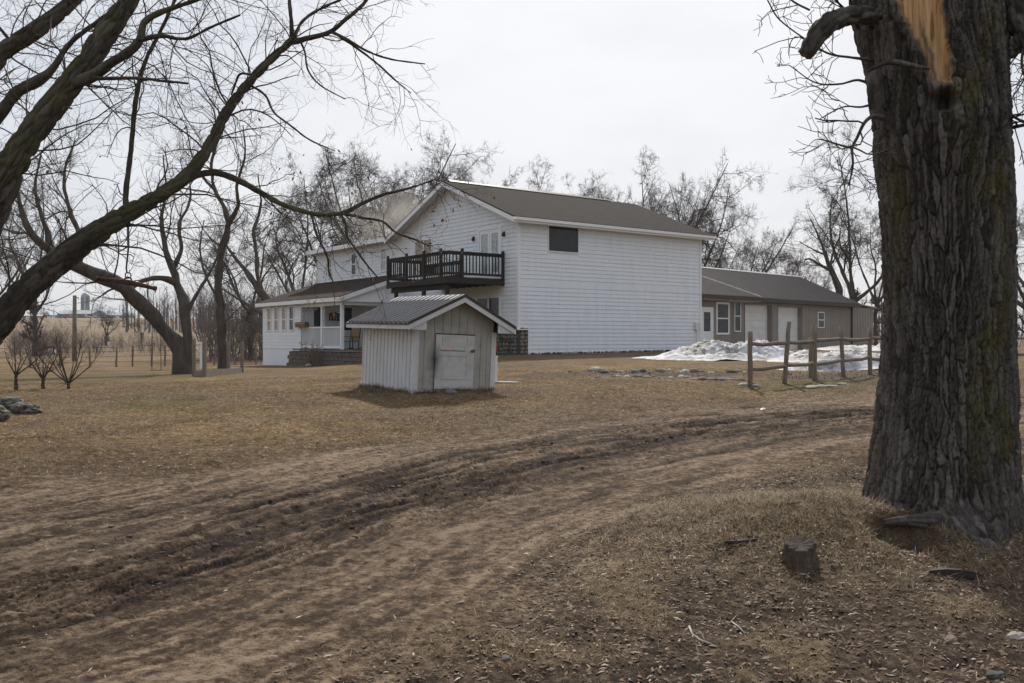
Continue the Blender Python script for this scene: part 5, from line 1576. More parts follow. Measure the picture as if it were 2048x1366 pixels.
# rocking chair
ch = empty('rocking_chair', hpt(-2.45, 10.75, 1.0), HA + R(-62))
tag(ch, 'dark rocking chair with pale slatted back under the porch roof', 'chair')
for s in (-.27, .27):
    MB().tube([(s, -.55, .12), (s, -.3, .05), (s, 0, .03), (s, .3, .05), (s, .52, .12)], .025, 6).build('rocker', M['dark_wood'], ch)
    MB().tube([(s, -.26, .05), (s, -.28, .66)], .026, 6).build('leg', M['dark_wood'], ch)
    MB().tube([(s, .22, .05), (s, .26, .45), (s, .42, 1.12)], .026, 6).build('leg', M['dark_wood'], ch)
    MB().box(s - .045, s + .045, -.36, .34, .64, .67).build('armrest', M['dark_wood'], ch)
for i in range(6):
    MB().box(-.28, .28, -.28 + i * .09, -.205 + i * .09, .41, .435).build('seat_slat', M['dark_wood'], ch)
for i in range(6):
    x_ = -.22 + i * .088
    tp = 1.10 - .6 * (x_ ** 2)
    MB().hexa([(x_ - .036, .24, .45), (x_ + .036, .24, .45), (x_ + .036, .265, .45), (x_ - .036, .265, .45), (x_ - .036, .40, tp), (x_ + .036, .40, tp), (x_ + .036, .425, tp), (x_ - .036, .425, tp)]).build('back_slat', M['straw_wood'], ch)
# retaining wall of split-face blocks
rw = empty('retaining_wall', hpt(W - .65, 12, 0), HA)
tag(rw, 'low wall of rough brown blocks below the porch rail', 'wall')
bm = bmesh.new(); bmesh.ops.create_cube(bm, size=1.0); bmesh.ops.bevel(bm, geom=bm.edges[:], offset=.06, segments=1, affect='EDGES')
blk = []
for s in range(4):
    me = bpy.data.meshes.new('block_%d' % s); b2 = bm.copy()
    r_ = random.Random(s)
    for v in b2.verts:
        if v.co.x < -.3: v.co.x += r_.uniform(-.09, .06)
        v.co.y += r_.uniform(-.02, .02); v.co.z += r_.uniform(-.02, .02)
    b2.to_mesh(me); b2.free(); me.materials.append(M['block']); blk.append(me)
bm.free()
for c in range(4):
    for i in range(19):
        o = bpy.data.objects.new('block', random.choice(blk)); link(o, rw)
        o.location = (random.uniform(-.015, .015) + .02 * c, 2.5 - i * .47 - (.23 if c % 2 else 0), .20 + c * .205)
        o.scale = (.30, .46, .195)
for i in range(12):
    o = bpy.data.objects.new('cap_block', random.choice(blk)); link(o, rw)
    o.location = (.03, 1.7 - i * .62, 1.02); o.scale = (.36, .6, .07)
MB().box(.16, .62, -6.2, 2.7, -.1, .93).build('soil_fill', M['mortar'], rw)

# ------------------------------------------------------------------ tan garage behind
d_g = Vector((.714, .70, 0)).normalized()
GA = math.atan2(d_g.y, d_g.x)
gar = empty('garage', (23.1, 62.0, 0), GA)
tag(gar, 'long tan steel garage with brown metal roof and two white overhead doors', 'garage')
# local x runs along the front towards the right (t = -x), -y faces the yard
def ribbed(name, x0, x1, z0, z1, y, sign, parent, mat, pitch=.23, depth=.025, holes=(), rib=.05):
    """vertical-ribbed steel sheet with rectangular holes (x0,x1,z0,z1)"""
    mb = MB()
    def panel(a0, a1, b0, b1):
        xs = []
        k = math.floor(a0 / pitch) - 1
        prof = [(a0, 0)]
        while k * pitch < a1 + pitch:
            c = k * pitch
            for (dx, dd) in ((-rib, 0), (-rib * .5, depth), (rib * .5, depth), (rib, 0)):
                if a0 < c + dx < a1: prof.append((c + dx, dd))
            k += 1
        prof.append((a1, 0))
        vs_ = [(p, y + sign * q, b0) for p, q in prof] + [(p, y + sign * q, b1) for p, q in prof]
        n = len(prof)
        fs_ = [(i, i + 1, n + i + 1, n + i) for i in range(n - 1)]
        mb.add(vs_, fs_)
    edges = sorted(set([x0, x1] + [h for q in holes for h in q[:2]]))
    for a0, a1 in zip(edges[:-1], edges[1:]):
        am = (a0 + a1) / 2
        zs = [(z0, z1)]
        for (h0, h1, q0, q1) in holes:
            if h0 < am < h1:
                zs = [s for (s0, s1) in zs for s in ((s0, min(s1, q0)), (max(s0, q1), s1)) if s[1] - s[0] > .01]
        for (b0, b1) in zs:
            panel(a0, a1, b0, b1)
    return mb.build(name, M[mat], parent)
GE, GH = 4.08, 4.0
holes = [(-13.6, -10.45, 0, 3.62), (-9.85, -6.75, 0, 3.58)]
gw = ribbed('wall', -21, 0, .4, GE, 0, -1, gar, 'tan_siding', holes=holes)
MB().box(-21, 0, 2 * GH - .1, 2 * GH, .4, GE).build('wall', M['tan_siding'], gar)
MB().prism([(0.03, .4), (2 * GH, .4), (2 * GH, GE), (GH, GE + .46 * GH), (0.03, GE)], -.06, 0, 'x').build('wall', M['tan_siding'], gar)
MB().prism([(0.03, .4), (2 * GH, .4), (2 * GH, GE), (GH, GE + .46 * GH), (0.03, GE)], -21, -20.9, 'x').build('wall', M['tan_siding'], gar)
for (h0, h1, z0, z1) in holes:
    dr = MB().box(h0 - .0, h0 + .06, -.03, .34, .5, z1).box(h1 - .06, h1, -.03, .34, .5, z1).box(h0 + .06, h1 - .06, -.032, .34, z1 - .06, z1).build('door_frame', M['tan_siding'], gar)
    dd = empty('overhead_door'); dd.parent = gar
    nrow = 6
    for i in range(nrow):
        zz0 = .80 + (z1 - .06 - .80) * i / nrow; zz1 = .80 + (z1 - .06 - .80) * (i + 1) / nrow
        MB().box(h0 + .06, h1 - .06, .30, .335, zz0 + .008, zz1 - .008).build('door_panel', M['overhead_door'], dd)
    MB().box(h0 + .06, h1 - .06, .336, .36, .5, z1 - .06).build('backing', M['soffit'], dd)
window(gar, 'x', -.026, -1, -4.84, -3.96, 2.25, 3.29, 'double', fw=.06)
window(gar, 'x', -.026, -1, -14.75, -14.05, 1.95, 3.75, 'double', fw=.07)
def ribbed_roof(name, x0, x1, ya, za, yb, zb, parent, mat, pitch=.30, depth=.03, rib=.06, mat_obj=None):
    """ribs run up the slope from (ya,za) to (yb,zb)"""
    nrm = Vector((0, -(zb - za), (yb - ya))).normalized()
    if nrm.z < 0: nrm = -nrm
    prof = [(x0, 0)]
    k = math.floor(x0 / pitch)
    while k * pitch < x1 + pitch:
        c = k * pitch
        for (dx, dd) in ((-rib, 0), (-rib * .5, depth), (rib * .5, depth), (rib, 0)):
            if x0 < c + dx < x1: prof.append((c + dx, dd))
        k += 1
    prof.append((x1, 0))
    vs_ = [(p, ya + nrm.y * q, za + nrm.z * q) for p, q in prof] + [(p, yb + nrm.y * q, zb + nrm.z * q) for p, q in prof]
    n = len(prof)
    vs_ += [(p, ya - nrm.y * .04, za - nrm.z * .04) for p, q in prof] + [(p, yb - nrm.y * .04, zb - nrm.z * .04) for p, q in prof]
    fs_ = [(i, i + 1, n + i + 1, n + i) for i in range(n - 1)] + [(3 * n + i, 3 * n + i + 1, 2 * n + i + 1, 2 * n + i) for i in range(n - 1)]
    fs_ += [(2 * n + i, 2 * n + i + 1, i + 1, i) for i in range(n - 1)] + [(0, n, 3 * n, 2 * n), (n - 1, 3 * n - 1, 4 * n - 1, 2 * n - 1)]
    return obj(name, make_mesh(name, vs_, fs_, M[mat]), parent)
gz0, gzr = GE + .06 - .46 * .45, GE + .06 + .46 * GH
ribbed_roof('roof', -21.3, .45, -.45, gz0, GH, gzr, gar, 'brown_roof_metal')
ribbed_roof('roof', -21.3, .45, 2 * GH + .45, gz0, GH, gzr, gar, 'brown_roof_metal')
MB().prism([(GH - .16, gzr - .03), (GH, gzr + .06), (GH + .16, gzr - .03)], -21.3, .47, 'x').build('ridge_cap', M['ridge_metal'], gar)
MB().box(-15.2, .45, -.50, -.46, gz0 - .24, gz0 - .01).build('fascia', M['brown_trim'], gar)
MB().box(-15.2, .45, -.46, -.03, gz0 - .24, gz0 - .22).build('soffit', M['brown_trim'], gar)
beam((.46, -.46, gz0 - .12), (.46, GH, gzr - .12), .03, .18, M['brown_trim'], gar, 'rake_board')
MB().box(-.07, .03, -.12, -.03, .5, gz0 - .24).build('downspout', M['brown_trim'], gar)
# entry that projects towards the yard, next to the house
EY = -1.4
we = MB().box(-21, -17.3, EY, EY + .12, .4, 3.7).build('entry_wall', M['tan_board'], gar)
lap_boards(we, 'x', EY, -1, -20.9, -17.38, .8, 3.66, [(-20.1, -19.0, 0, 3.2), (-18.70, -17.46, 1.78, 3.50)], expo=.14, mat='tan_board')
MB().box(-17.42, -17.3, EY + .12, 0, .4, 3.7).build('entry_wall', M['tan_board'], gar)
MB().box(-17.38, -17.28, EY - .03, EY + .0, .6, 3.66).build('corner_board', M['tan_siding'], gar)
window(gar, 'x', EY, -1, -18.70, -17.46, 1.78, 3.50, 'double', fw=.10)
ed = MB().box(-20.1, -19.98, EY - .05, EY, .8, 3.2).box(-19.12, -19.0, EY - .05, EY, .8, 3.2).box(-19.98, -19.12, EY - .048, EY, 3.08, 3.2).build('entry_door', M['trim'], gar)
MB().box(-19.98, -19.12, EY - .03, EY - .003, .8, 3.08).build('door_leaf', M['trim'], ed)
MB().box(-19.85, -19.25, EY - .036, EY - .031, 1.95, 2.95).build('pane', M['glass'], ed)
ribbed_roof('entry_roof', -21.3, -15.1, EY - .55, 3.84, 2.4, GE + .07 + .46 * 2.4 + .08, gar, 'brown_roof_metal')
beam((-15.08, EY - .56, 3.86), (-15.08, 2.4, GE + .07 + .46 * 2.4 + .10), .07, .07, M['ridge_metal'], gar, 'rake_trim')
MB().box(-21.3, -15.1, EY - .59, EY - .555, 3.60, 3.83).build('fascia', M['brown_trim'], gar)
MB().box(-21.3, -15.1, EY - .55, -.04, 3.58, 3.60).build('soffit', M['soffit'], gar)
# low annex at the far end
ribbed('annex_wall', .03, 3.75, .3, 3.72, .12, -1, gar, 'tan_siding', pitch=.42)
MB().box(3.70, 3.75, .15, 6, .3, 3.70).build('annex_wall', M['tan_siding'], gar)
MB().hexa([(0.03, -.05, 3.98), (3.95, -.05, 3.70), (3.95, 6, 3.70), (0.03, 6, 3.98), (0.03, -.05, 4.06), (3.95, -.05, 3.78), (3.95, 6, 3.78), (0.03, 6, 4.06)]).build('annex_roof', M['barn_roof'], gar)

# ------------------------------------------------------------------ white pump house in the yard
SY = R(32)
sc_ = P(825, 785, 17.5)
shed = empty('pump_house', (sc_.x, sc_.y, sc_.z), SY, R(1.2), R(2.0))
tag(shed, 'little white metal pump house with ribbed roof and panelled door', 'shed')
SW, SL, SH = 1.79, 2.54, 1.22          # front width, depth, wall height
OVF, OVS = .30, .30
rz_e, rz_r = SH + .10, 1.90
pitch_ = (rz_r - rz_e) / (SW / 2 + OVS)
ZS = rz_e + OVS * pitch_ - .03
RH = rz_r - .03
# local: front face on y=0 facing -y, x from 0 to SW; left wall on x=0
MB().box(-.03, SW + .03, -.025, SL + .02, -.04, .05).build('sill', M['white_metal'], shed)
DX0, DX1, DZ1 = .43, 1.32, 1.15
fr = MB()
def strip(x0, x1, z0, z1, y=-.012):
    fr.box(x0, x1, y, .02, z0, z1)
xs = [0.08, .22, .43, .61, .79, .97, 1.15, 1.32, 1.48, 1.62, SW - .06]
zt = lambda x: ZS + pitch_ * (SW / 2 - abs(x - SW / 2))
fw_ = MB()
for i, (a, b) in enumerate(zip(xs[:-1], xs[1:])):
    z0 = DZ1 + .01 if a >= DX0 - .01 and b <= DX1 + .01 else .05
    fw_.hexa([(a + .004, -.012, z0), (b - .004, -.012, z0), (b - .004, .01, z0), (a + .004, .01, z0), (a + .004, -.012, zt(a) - .02), (b - .004, -.012, zt(b) - .02), (b - .004, .01, zt(b) - .02), (a + .004, .01, zt(a) - .02)])
    fw_.hexa([(b - .016, -.026, z0), (b + .004, -.026, z0), (b + .004, -.012, z0), (b - .016, -.012, z0), (b - .016, -.026, zt(b) - .03), (b + .004, -.026, zt(b) - .03), (b + .004, -.012, zt(b) - .03), (b - .016, -.012, zt(b) - .03)])
    fw_.hexa([(a, .01, z0), (b, .01, z0), (b, .03, z0), (a, .03, z0), (a, .01, zt(a) - .02), (b, .01, zt(b) - .02), (b, .03, zt(b) - .02), (a, .03, zt(a) - .02)]) if False else None
fw_.build('front_wall', M['old_white_metal'], shed)
MB().prism([(0.02, .05), (SW - .02, .05), (SW - .02, ZS - .02), (SW / 2, RH - .03), (0.02, ZS - .02)], .04, .06, 'y').build('inner_wall', M['black_grime'], shed)
MB().prism([(0.02, .05), (SW - .02, .05), (SW - .02, ZS - .02), (SW / 2, RH - .03), (0.02, ZS - .02)], SL - .03, SL, 'y').build('back_wall', M['white_metal'], shed)
# side walls: ribbed sheets (built along x, then turned)
def side_sheet(x, sign):
    prof = [(0.05, 0)]
    c = .16
    while c < SL - .05:
        for (dx, dd) in ((-.018, 0), (-.010, .018), (.010, .018), (.018, 0)):
            prof.append((c + dx, dd))
        c += .178
    prof.append((SL, 0))
    vs_ = [(x + sign * q, p, .05) for p, q in prof] + [(x + sign * q, p, ZS - .01) for p, q in prof]
    n = len(prof)
    return MB().add(vs_, [(i, i + 1, n + i + 1, n + i) for i in range(n - 1)]).build('side_wall', M['white_metal'], shed)
side_sheet(0, -1); side_sheet(SW, 1)
for (x0, x1) in ((-.022, .085), (SW - .085, SW + .022)):
    MB().prism([(x0, -.03), (x1, -.03), (x1, -.014), ((x0 + .014) if x0 < 1 else x1, -.014), ((x0 + .014) if x0 < 1 else x1, .08), (x0 if x0 < 1 else x1 - .0, .08)] if x0 < 1 else [(x0, -.03), (x1, -.03), (x1, .08), (x1 - .014, .08), (x1 - .014, -.014), (x0, -.014)], .05, SH + .0, 'z').build('corner_trim', M['white_metal'], shed)
# door
dr = MB().box(DX0 + .012, DX1 - .012, -.035, .012, .07, DZ1 - .012).build('door', M['door_paint'], shed)
MB().box(DX0 - .004, DX0 + .012, -.030, .03, .05, DZ1).box(DX0, DX1, -.028, .03, DZ1 - .012, DZ1 + .004).build('door_gap', M['black_grime'], shed)
def panel_ring(x0, x1, z0, z1):
    mb = MB()
    t = .016
    for (a, b, c, d) in ((x0, x1, z0, z0 + t), (x0, x1, z1 - t, z1), (x0, x0 + t, z0 + t, z1 - t), (x1 - t, x1, z0 + t, z1 - t)):
        mb.box(a, b, -.046, -.035, c, d)
    mb.box(x0 + .05, x1 - .05, -.042, -.035, z0 + .05, z1 - .05)
    return mb.build('door_panel', M['door_paint'], dr)
panel_ring(DX0 + .16, DX1 - .17, .27, .74)
panel_ring(DX0 + .16, DX1 - .17, .92, 1.12)
MB().box(DX0 + .0, DX1, -.02, .03, .05, .07).build('threshold', M['brown_wood'], shed)
kn = MB().lathe([(.012, 0), (.014, .03), (.030, .045), (.033, .062), (.022, .078)], 14)
kn.v = [(DX1 - .085 + p[0], -.036 - p[2], .83 + p[1]) for p in kn.v]
kn.build('door_knob', M['brass'], dr)
MB().box(DX1 - .02, DX1 - .004, -.040, -.03, .80, .87).build('latch_plate', M['iron'], dr)
# printed line on the door: faint red marks, then black words
cu = bpy.data.curves.new('printed_words', 'FONT'); cu.body = 'Entry Systems'; cu.size = .052; cu.extrude = .0008
tmp = bpy.data.objects.new('printed_words', cu); COL.objects.link(tmp)
bpy.context.view_layer.update()
tme = bpy.data.meshes.new_from_object(tmp.evaluated_get(bpy.context.evaluated_depsgraph_get()))
bpy.data.objects.remove(tmp)
tme.materials.append(M['black_text'])
wtx = max(v.co.x for v in tme.vertices)
to = obj('printed_words', tme, dr, (DX0 + .42, -.0372, .815), (R(90), 0, 0))
to.scale = (.255 / wtx, 1, 1)
mk = MB(); rr_ = random.Random(3); x_ = DX0 + .12
while x_ < DX0 + .40:
    w_ = rr_.uniform(.006, .014); h_ = rr_.choice((.022, .024, .036))
    mk.box(x_, x_ + w_, -.0375, -.0362, .815, .815 + h_); x_ += w_ + rr_.uniform(.003, .007)
mk.build('faded_print', M['red_text'], dr)
# roof: sheets with ribs, drip edges and cap
def shed_slope(sx):
    xe, xr = (-OVS, SW / 2) if sx < 0 else (SW + OVS, SW / 2)
    prof = [(-OVF, 0)]
    c = -OVF + .10
    while c < SL + .25:
        for (dy, dd) in ((-.050, 0), (-.012, .045), (.012, .045), (.050, 0)):
            prof.append((c + dy, dd))
        c += .215
    prof.append((SL + .25, 0))
    nrm = Vector(((rz_r - rz_e) * (-1 if sx < 0 else 1), 0, abs(xr - xe))).normalized()
    vs_ = [(xe + nrm.x * q, p, rz_e + nrm.z * q) for p, q in prof] + [(xr + nrm.x * q, p, rz_r + nrm.z * q) for p, q in prof]
    n = len(prof)
    vs_ += [(xe, p, rz_e - .012) for p, q in prof] + [(xr, p, rz_r - .012) for p, q in prof]
    fs_ = [(i, i + 1, n + i + 1, n + i) for i in range(n - 1)] + [(2 * n + i, 2 * n + i + 1, 3 * n + i + 1, 3 * n + i) for i in range(n - 1)] + [(i, i + 1, 2 * n + i + 1, 2 * n + i) for i in range(n - 1)]
    return MB().add(vs_, fs_).build('roof_sheet', M['shed_roof'], shed)
shed_slope(-1); shed_slope(1)
MB().prism([(SW / 2 - .20, rz_r - .20 * pitch_ + .032), (SW / 2, rz_r + .040), (SW / 2 + .20, rz_r - .20 * pitch_ + .032), (SW / 2 + .20, rz_r - .20 * pitch_ + .026), (SW / 2, rz_r + .032), (SW / 2 - .20, rz_r - .20 * pitch_ + .026)], -OVF - .01, SL + .26, 'y').build('ridge_cap', M['ridge_metal'], shed)
for sx in (-1, 1):
    xe = -OVS if sx < 0 else SW + OVS
    beam((xe, -OVF - .018, rz_e + .005), (SW / 2, -OVF - .018, rz_r + .012), .03, .065, M['dark_trim'], shed, 'drip_edge')
    beam((xe + (.0), -OVF - .010, rz_e - .075), (SW / 2, -OVF - .010, rz_r - .068), .03, .10, M['white_metal'], shed, 'rake_board')
    MB().box(min(xe, xe + sx * .02), max(xe, xe + sx * .02), -OVF - .02, SL + .25, rz_e - .03, rz_e - .004).build('drip_edge', M['dark_trim'], shed)
    MB().box(min(xe, xe - sx * .03), max(xe, xe - sx * .03), -OVF, SL + .25, rz_e - .11, rz_e - .031).build('fascia', M['white_metal'], shed)
    MB().box(min(xe, 0 if sx < 0 else SW), max(xe, 0 if sx < 0 else SW), -OVF, SL + .2, rz_e - .113, rz_e - .108).build('soffit', M['old_white_metal'], shed)
    # boxed return under the front overhang
    xa, xb = (-OVS, .10) if sx < 0 else (SW - .10, SW + OVS)
    ztop = lambda x: rz_e - .11 + (abs(x - xe)) * pitch_
    MB().prism([(xa, rz_e - .112), (xb, rz_e - .112), (xb, ztop(xb)), (xa, ztop(xa))], -OVF + .006, -OVF + .03, 'y').build('eave_return', M['white_metal'], shed)
# flat stone before the threshold
tag(obj('step_stone', ROCKS['stone_b'][1], None, on_ground(903, 787) + Vector((0, -.02, .02)), (0, 0, .4)), 'flat brown stone lying at the foot of the pump house door', 'stone').scale = (.13, .09, .06)

# hydrant post to the right of it
hy = empty('yard_hydrant', on_ground(991, 765))
tag(hy, 'white post with a red pump head right of the pump house', 'hydrant')
MB().box(-.042, .042, -.042, .042, -.05, .56).build('post', M['trim'], hy)
MB().box(-.052, .052, -.052, .052, .56, .60).build('cap', M['trim'], hy)
MB().tube([(0, 0, .6), (0, 0, .70)], .016, 8).build('riser', M['iron'], hy)
MB().lathe([(.022, .68), (.040, .70), (.040, .84), (.024, .86), (.024, .90)], 12).build('pump_head', M['red_paint'], hy)
MB().tube([(.0, 0, .88), (.02, 0, .93), (-.06, 0, .91)], .011, 6).build('lever', M['brass'], hy)
MB().tube([(0.03, 0, .74), (.09, 0, .73), (.11, 0, .68)], .014, 6).build('spout', M['iron'], hy)
pp = on_ground(1010, 767)
tag(MB().tube([(-.38, 0, 0), (-.1, .0, .01), (.3, .02, 0)], .016, 8).build('ground_pipe', M['trim'], None, True, pp + Vector((0, 0, .02))), 'thin white pipe lying on the lawn at the hydrant post', 'pipe')
HAZE = .00028

# ------------------------------------------------------------------ split-rail fence
def wobble_post(h, r, seed, lean=(0, 0)):
    g = random.Random(seed)
    mb = MB()
    pts, rad = [], []
    for i in range(7):
        q = i / 6
        pts.append((lean[0] * q * h + g.uniform(-.008, .008), lean[1] * q * h + g.uniform(-.008, .008), -.1 + (h + .1) * q))
        rad.append(r * (1 + g.uniform(-.07, .07)))
    return mb.tube(pts, rad, 10)
fence = empty('rail_fence', on_ground(1500, 775))
tag(fence, 'weathered two-rail wooden fence running behind the big trunk', 'fence')
f_rows = [(1500, 775, 664, 0, .066), (1573, 768, 645, .075, .062), (1629, 762, 649, -.01, .070), (1684, 754, 653, -.055, .060), (1740, 750, 656, .01, .064), (1815, 747, 655, 0, .064), (1905, 742, 652, 0, .064), (1990, 738, 650, 0, .064), (2090, 734, 648, 0, .064)]
f_base, f_top = [], []
for i, (px, by, ty, ln, r_) in enumerate(f_rows):
    b = on_ground(px - (ln * 60), by)
    h = (by - ty) / F * b.y
    wobble_post(h, r_ * .8, 60 + i, (ln, 0)).build('post', M['grey_wood'], fence, True, b - fence.location)
    f_base.append(b); f_top.append((ln, h))
wobble_post(.95, .058, 90, (0, 0)).build('post', M['grey_wood'], fence, True, on_ground(1622, 756) - fence.location)
for i in range(len(f_base) - 1):
    for (hz, rr_) in ((.90, .043), (.40, .043)):
        g = random.Random(i * 7 + int(hz * 10))
        a = f_base[i] + Vector((f_top[i][0] * hz, 0, hz + g.uniform(-.03, .03)))
        b = f_base[i + 1] + Vector((f_top[i + 1][0] * hz, 0, hz + g.uniform(-.03, .03)))
        d = (b - a)
        pts = [a + d * q + Vector((0, 0, g.uniform(-.012, .012) - .02 * math.sin(q * math.pi))) - fence.location for q in (-.03, .1, .3, .5, .7, .9, 1.03)]
        MB().tube(pts, [rr_ * (.62 if k in (0, 6) else g.uniform(.9, 1.08)) for k in range(7)], 9).build('rail', M['grey_wood'], fence, True)

# ------------------------------------------------------------------ snow banks
def snow_bank(name, rows, label, seed, rough=.5, px=False):
    """rows: footprint centre x,y, half sizes, height, rotation"""
    cx, cy, ax, ay, h, rot = rows
    n, m = 150, 90
    u, v = np.meshgrid(np.linspace(-1, 1, n), np.linspace(-1, 1, m))
    X, Y = u * ax, v * ay
    c, s = math.cos(rot), math.sin(rot)
    wx, wy = cx + X * c - Y * s, cy + X * s + Y * c
    edge = 1 - np.hypot(u, v) + .30 * fbm(wx * .7, wy * .9, 3, seed)
    prof = sstep(0, .75, edge)
    lump = .55 + .45 * (fbm(wx * 1.1, wy * 1.1, 3, seed + 3) * .5 + .5) * 1.6
    z = h * prof * lump + prof * .12 * rough * fbm(wx * 4.5, wy * 4.5, 4, seed + 5, .65) + prof * .09 * rough * fbm(wx * 13, wy * 13, 3, seed + 6)
    z = np.where(edge > 0, z + .012 * sstep(0, .08, edge), -.12)
    g = ground_z(wx.ravel(), wy.ravel()).reshape(wx.shape)
    V = np.stack([wx, wy, g + z], -1).reshape(-1, 3)
    idx = np.arange(n * m).reshape(m, n)
    f = np.stack([idx[:-1, :-1], idx[:-1, 1:], idx[1:, 1:], idx[1:, :-1]], -1).reshape(-1, 4)
    base = np.array([cx, cy, float(h_macro(cx, cy))])
    o = obj(name, np_mesh(name, V - base, f, M['snow'], True), None, base)
    return tag(o, label, 'snow', 'melting snow banks')
snow_bank('snow_bank', (8.0, 33.2, 3.5, 1.9, .56, .20), 'tall dirty snow heap against the right end of the white wall', 1, 1.0)
snow_bank('snow_bank', (11.3, 31.6, 3.0, 1.5, .26, .30), 'rough lower end of the snow heap behind the fence posts', 2, .8)
snow_bank('snow_bank', (9.6, 25.6, 2.4, .75, .42, .30), 'smooth low snow bank right behind the fence rails', 3, .15)
snow_bank('snow_bank', (5.3, 34.0, 1.1, .5, .05, .5), 'thin patch of snow at the foot of the white wall', 4, .2)
snow_bank('snow_bank', (19.5, 52, 4.4, 1.8, .30, .65), 'flat snow strip along the front of the tan garage', 5, .4)
snow_bank('snow_bank', (20.5, 47, 3.2, 1.6, .5, .6), 'snow mound beside the big trunk before the garage annex', 6, .5)

# ------------------------------------------------------------------ field stones
def put_rock(name, mesh, loc, size, label, group=None, rz=None):
    o = bpy.data.objects.new(name, mesh); link(o)
    o.location = loc; o.scale = size; o.rotation_euler = (0, 0, rz if rz is not None else random.uniform(0, 6.28))
    return tag(o, label, 'stone', group)
rs = random.Random(12)
KS = ('stone_a', 'stone_b', 'stone_b', 'pale_stone', 'stone_c')
for i in range(34):
    px = 1136 + i * 10.6 + rs.uniform(-5, 5)
    if px > 1490: break
    py = 741 + 1.5 * math.sin(i) + rs.uniform(-2, 2)
    w = rs.uniform(.06, .19)
    if rs.random() < .2: continue
    put_rock('border_stone', rs.choice(ROCKS[rs.choice(KS)]), on_ground(px, py + 3) + Vector((0, 0, -.01)), (w, w * .8, w * rs.uniform(.45, .75)), 'rounded fieldstone in the far edge of the garden bed', 'stones edging the far side of the garden bed')
for i in range(24):
    px = 1190 + i * 12.5 + rs.uniform(-6, 6)
    py = 752 + i * .22 + rs.uniform(-2.5, 2.5)
    w = rs.uniform(.05, .14)
    put_rock('border_stone', rs.choice(ROCKS[rs.choice(KS)]), on_ground(px, py + 2) + Vector((0, 0, -.012)), (w, w * .8, w * rs.uniform(.35, .6)), 'rounded fieldstone in the near edge of the garden bed', 'stones edging the near side of the garden bed')
for i, (px, py, w) in enumerate(((1622, 776, .17), (1644, 774, .15), (1662, 772, .13), (1684, 768, .1))):
    put_rock('flat_stone', ROCKS['pale_stone'][i], on_ground(px, py + 1), (w, w * .7, w * .3), 'pale flat stone in the grass before the fence, ' + ['first', 'second', 'third', 'last'][i] + ' in line from the left', 'flat stones before the fence')
for i, (px, py, w) in enumerate(((1486, 772, .14), (1512, 775, .13), (1505, 768, .09))):
    put_rock('post_stone', ROCKS['stone_b' if i else 'pale_stone'][i], on_ground(px, py), (w, w * .8, w * .5), ['pale stone left of the first fence post', 'grey stone right of the first fence post', 'small stone just behind the first fence post'][i])
for i in range(46):
    u = .6 + i * .20 + rs.uniform(-.05, .05)
    if u > 9.2: break
    w = rs.uniform(.06, .13)
    p = hpt(u, -.14 + rs.uniform(-.05, .03), 0); p.z = gz(p.x, p.y) + .03
    put_rock('foundation_stone', rs.choice(ROCKS[rs.choice(('stone_a', 'stone_b', 'stone_c', 'pale_stone'))]), p, (w, w * .7, w * .6), 'small stone in the row along the foot of the white wall', 'stones along the foot of the white wall')
# mossy boulders at the left edge
for (px, py, sx, sy, sz, rz, k, lb) in ((18, 818, .34, .22, .15, .3, 0, 'mossy dark boulder at the back of the pile by the left edge'), (58, 825, .20, .14, .10, .2, 1, 'elongated mossy boulder at the right end of the left-edge pile'),
                                        (-8, 838, .24, .18, .15, 1.2, 2, 'grey boulder cut by the left edge, front of the pile'), (38, 820, .16, .12, .09, 2.0, 3, 'small pale boulder in the middle of the left-edge pile')):
    put_rock('boulder', BOULDERS[k], on_ground(px, py + 2) + Vector((0, 0, sz * .4)), (sx, sy, sz), lb, 'boulders at the left edge', rz)
YS = [rock_mesh(380 + i, M[k], 3, .4) for i, k in enumerate(('pale_stone', 'stone_a', 'stone_c', 'stone_b'))]
put_rock('yard_stone', YS[0], on_ground(2036, 1278) + Vector((0, 0, .008)), (.062, .045, .030), 'pale grey stone at the lower right edge', None, .2)
put_rock('yard_stone', YS[1], on_ground(1902, 1284) + Vector((0, 0, .0)), (.046, .034, .026), 'rounded tan stone below the big trunk', None, 1)
put_rock('yard_stone', YS[2], on_ground(1990, 1352) + Vector((0, 0, .0)), (.05, .04, .022), 'dark stone in the bottom right corner', None, 1)
put_rock('yard_stone', YS[3], on_ground(1012, 1318) + Vector((0, 0, .0)), (.022, .018, .014), 'grey pebble lying in wood chips at the bottom centre', None, 1)
put_rock('yard_stone', YS[2], on_ground(1418, 1143) + Vector((0, 0, .0)), (.026, .020, .020), 'dark pebble in dry grass left of the stump', None, 2)

# fallen wood
def stick(name, pxs, r_, mat, label, cat='branch'):
    pts = [on_ground(px, py) for px, py in pxs]
    c = pts[0].copy()
    g = random.Random(pxs[0][0])
    pts = [p - c + Vector((0, 0, r_ * .8 + g.uniform(0, r_))) for p in pts]
    return tag(MB().tube(pts, [r_ * (1 - .4 * i / len(pts)) * g.uniform(.85, 1.1) for i in range(len(pts))], 7).build(name, mat, None, True, c), label, cat)
bs_p = on_ground(1908, 1152)
bs_me = make_mesh('bark_slab', [(-.17, -.02, .0), (-.06, -.035, .0), (.08, -.03, -.01), (.18, -.01, .0), (.17, .02, .0), (.05, .03, -.01), (-.08, .035, .0), (-.16, .015, 0), (-.15, -.015, .03), (-.05, -.025, .045), (.07, -.02, .038), (.15, -.005, .022), (.15, .015, .02), (.05, .022, .04), (-.07, .025, .042), (-.14, .012, .028)], [(8, 9, 14, 15), (9, 10, 13, 14), (10, 11, 12, 13)] + [(i, (i + 1) % 8, 8 + (i + 1) % 8, 8 + i) for i in range(8)], M['dark_wood'])
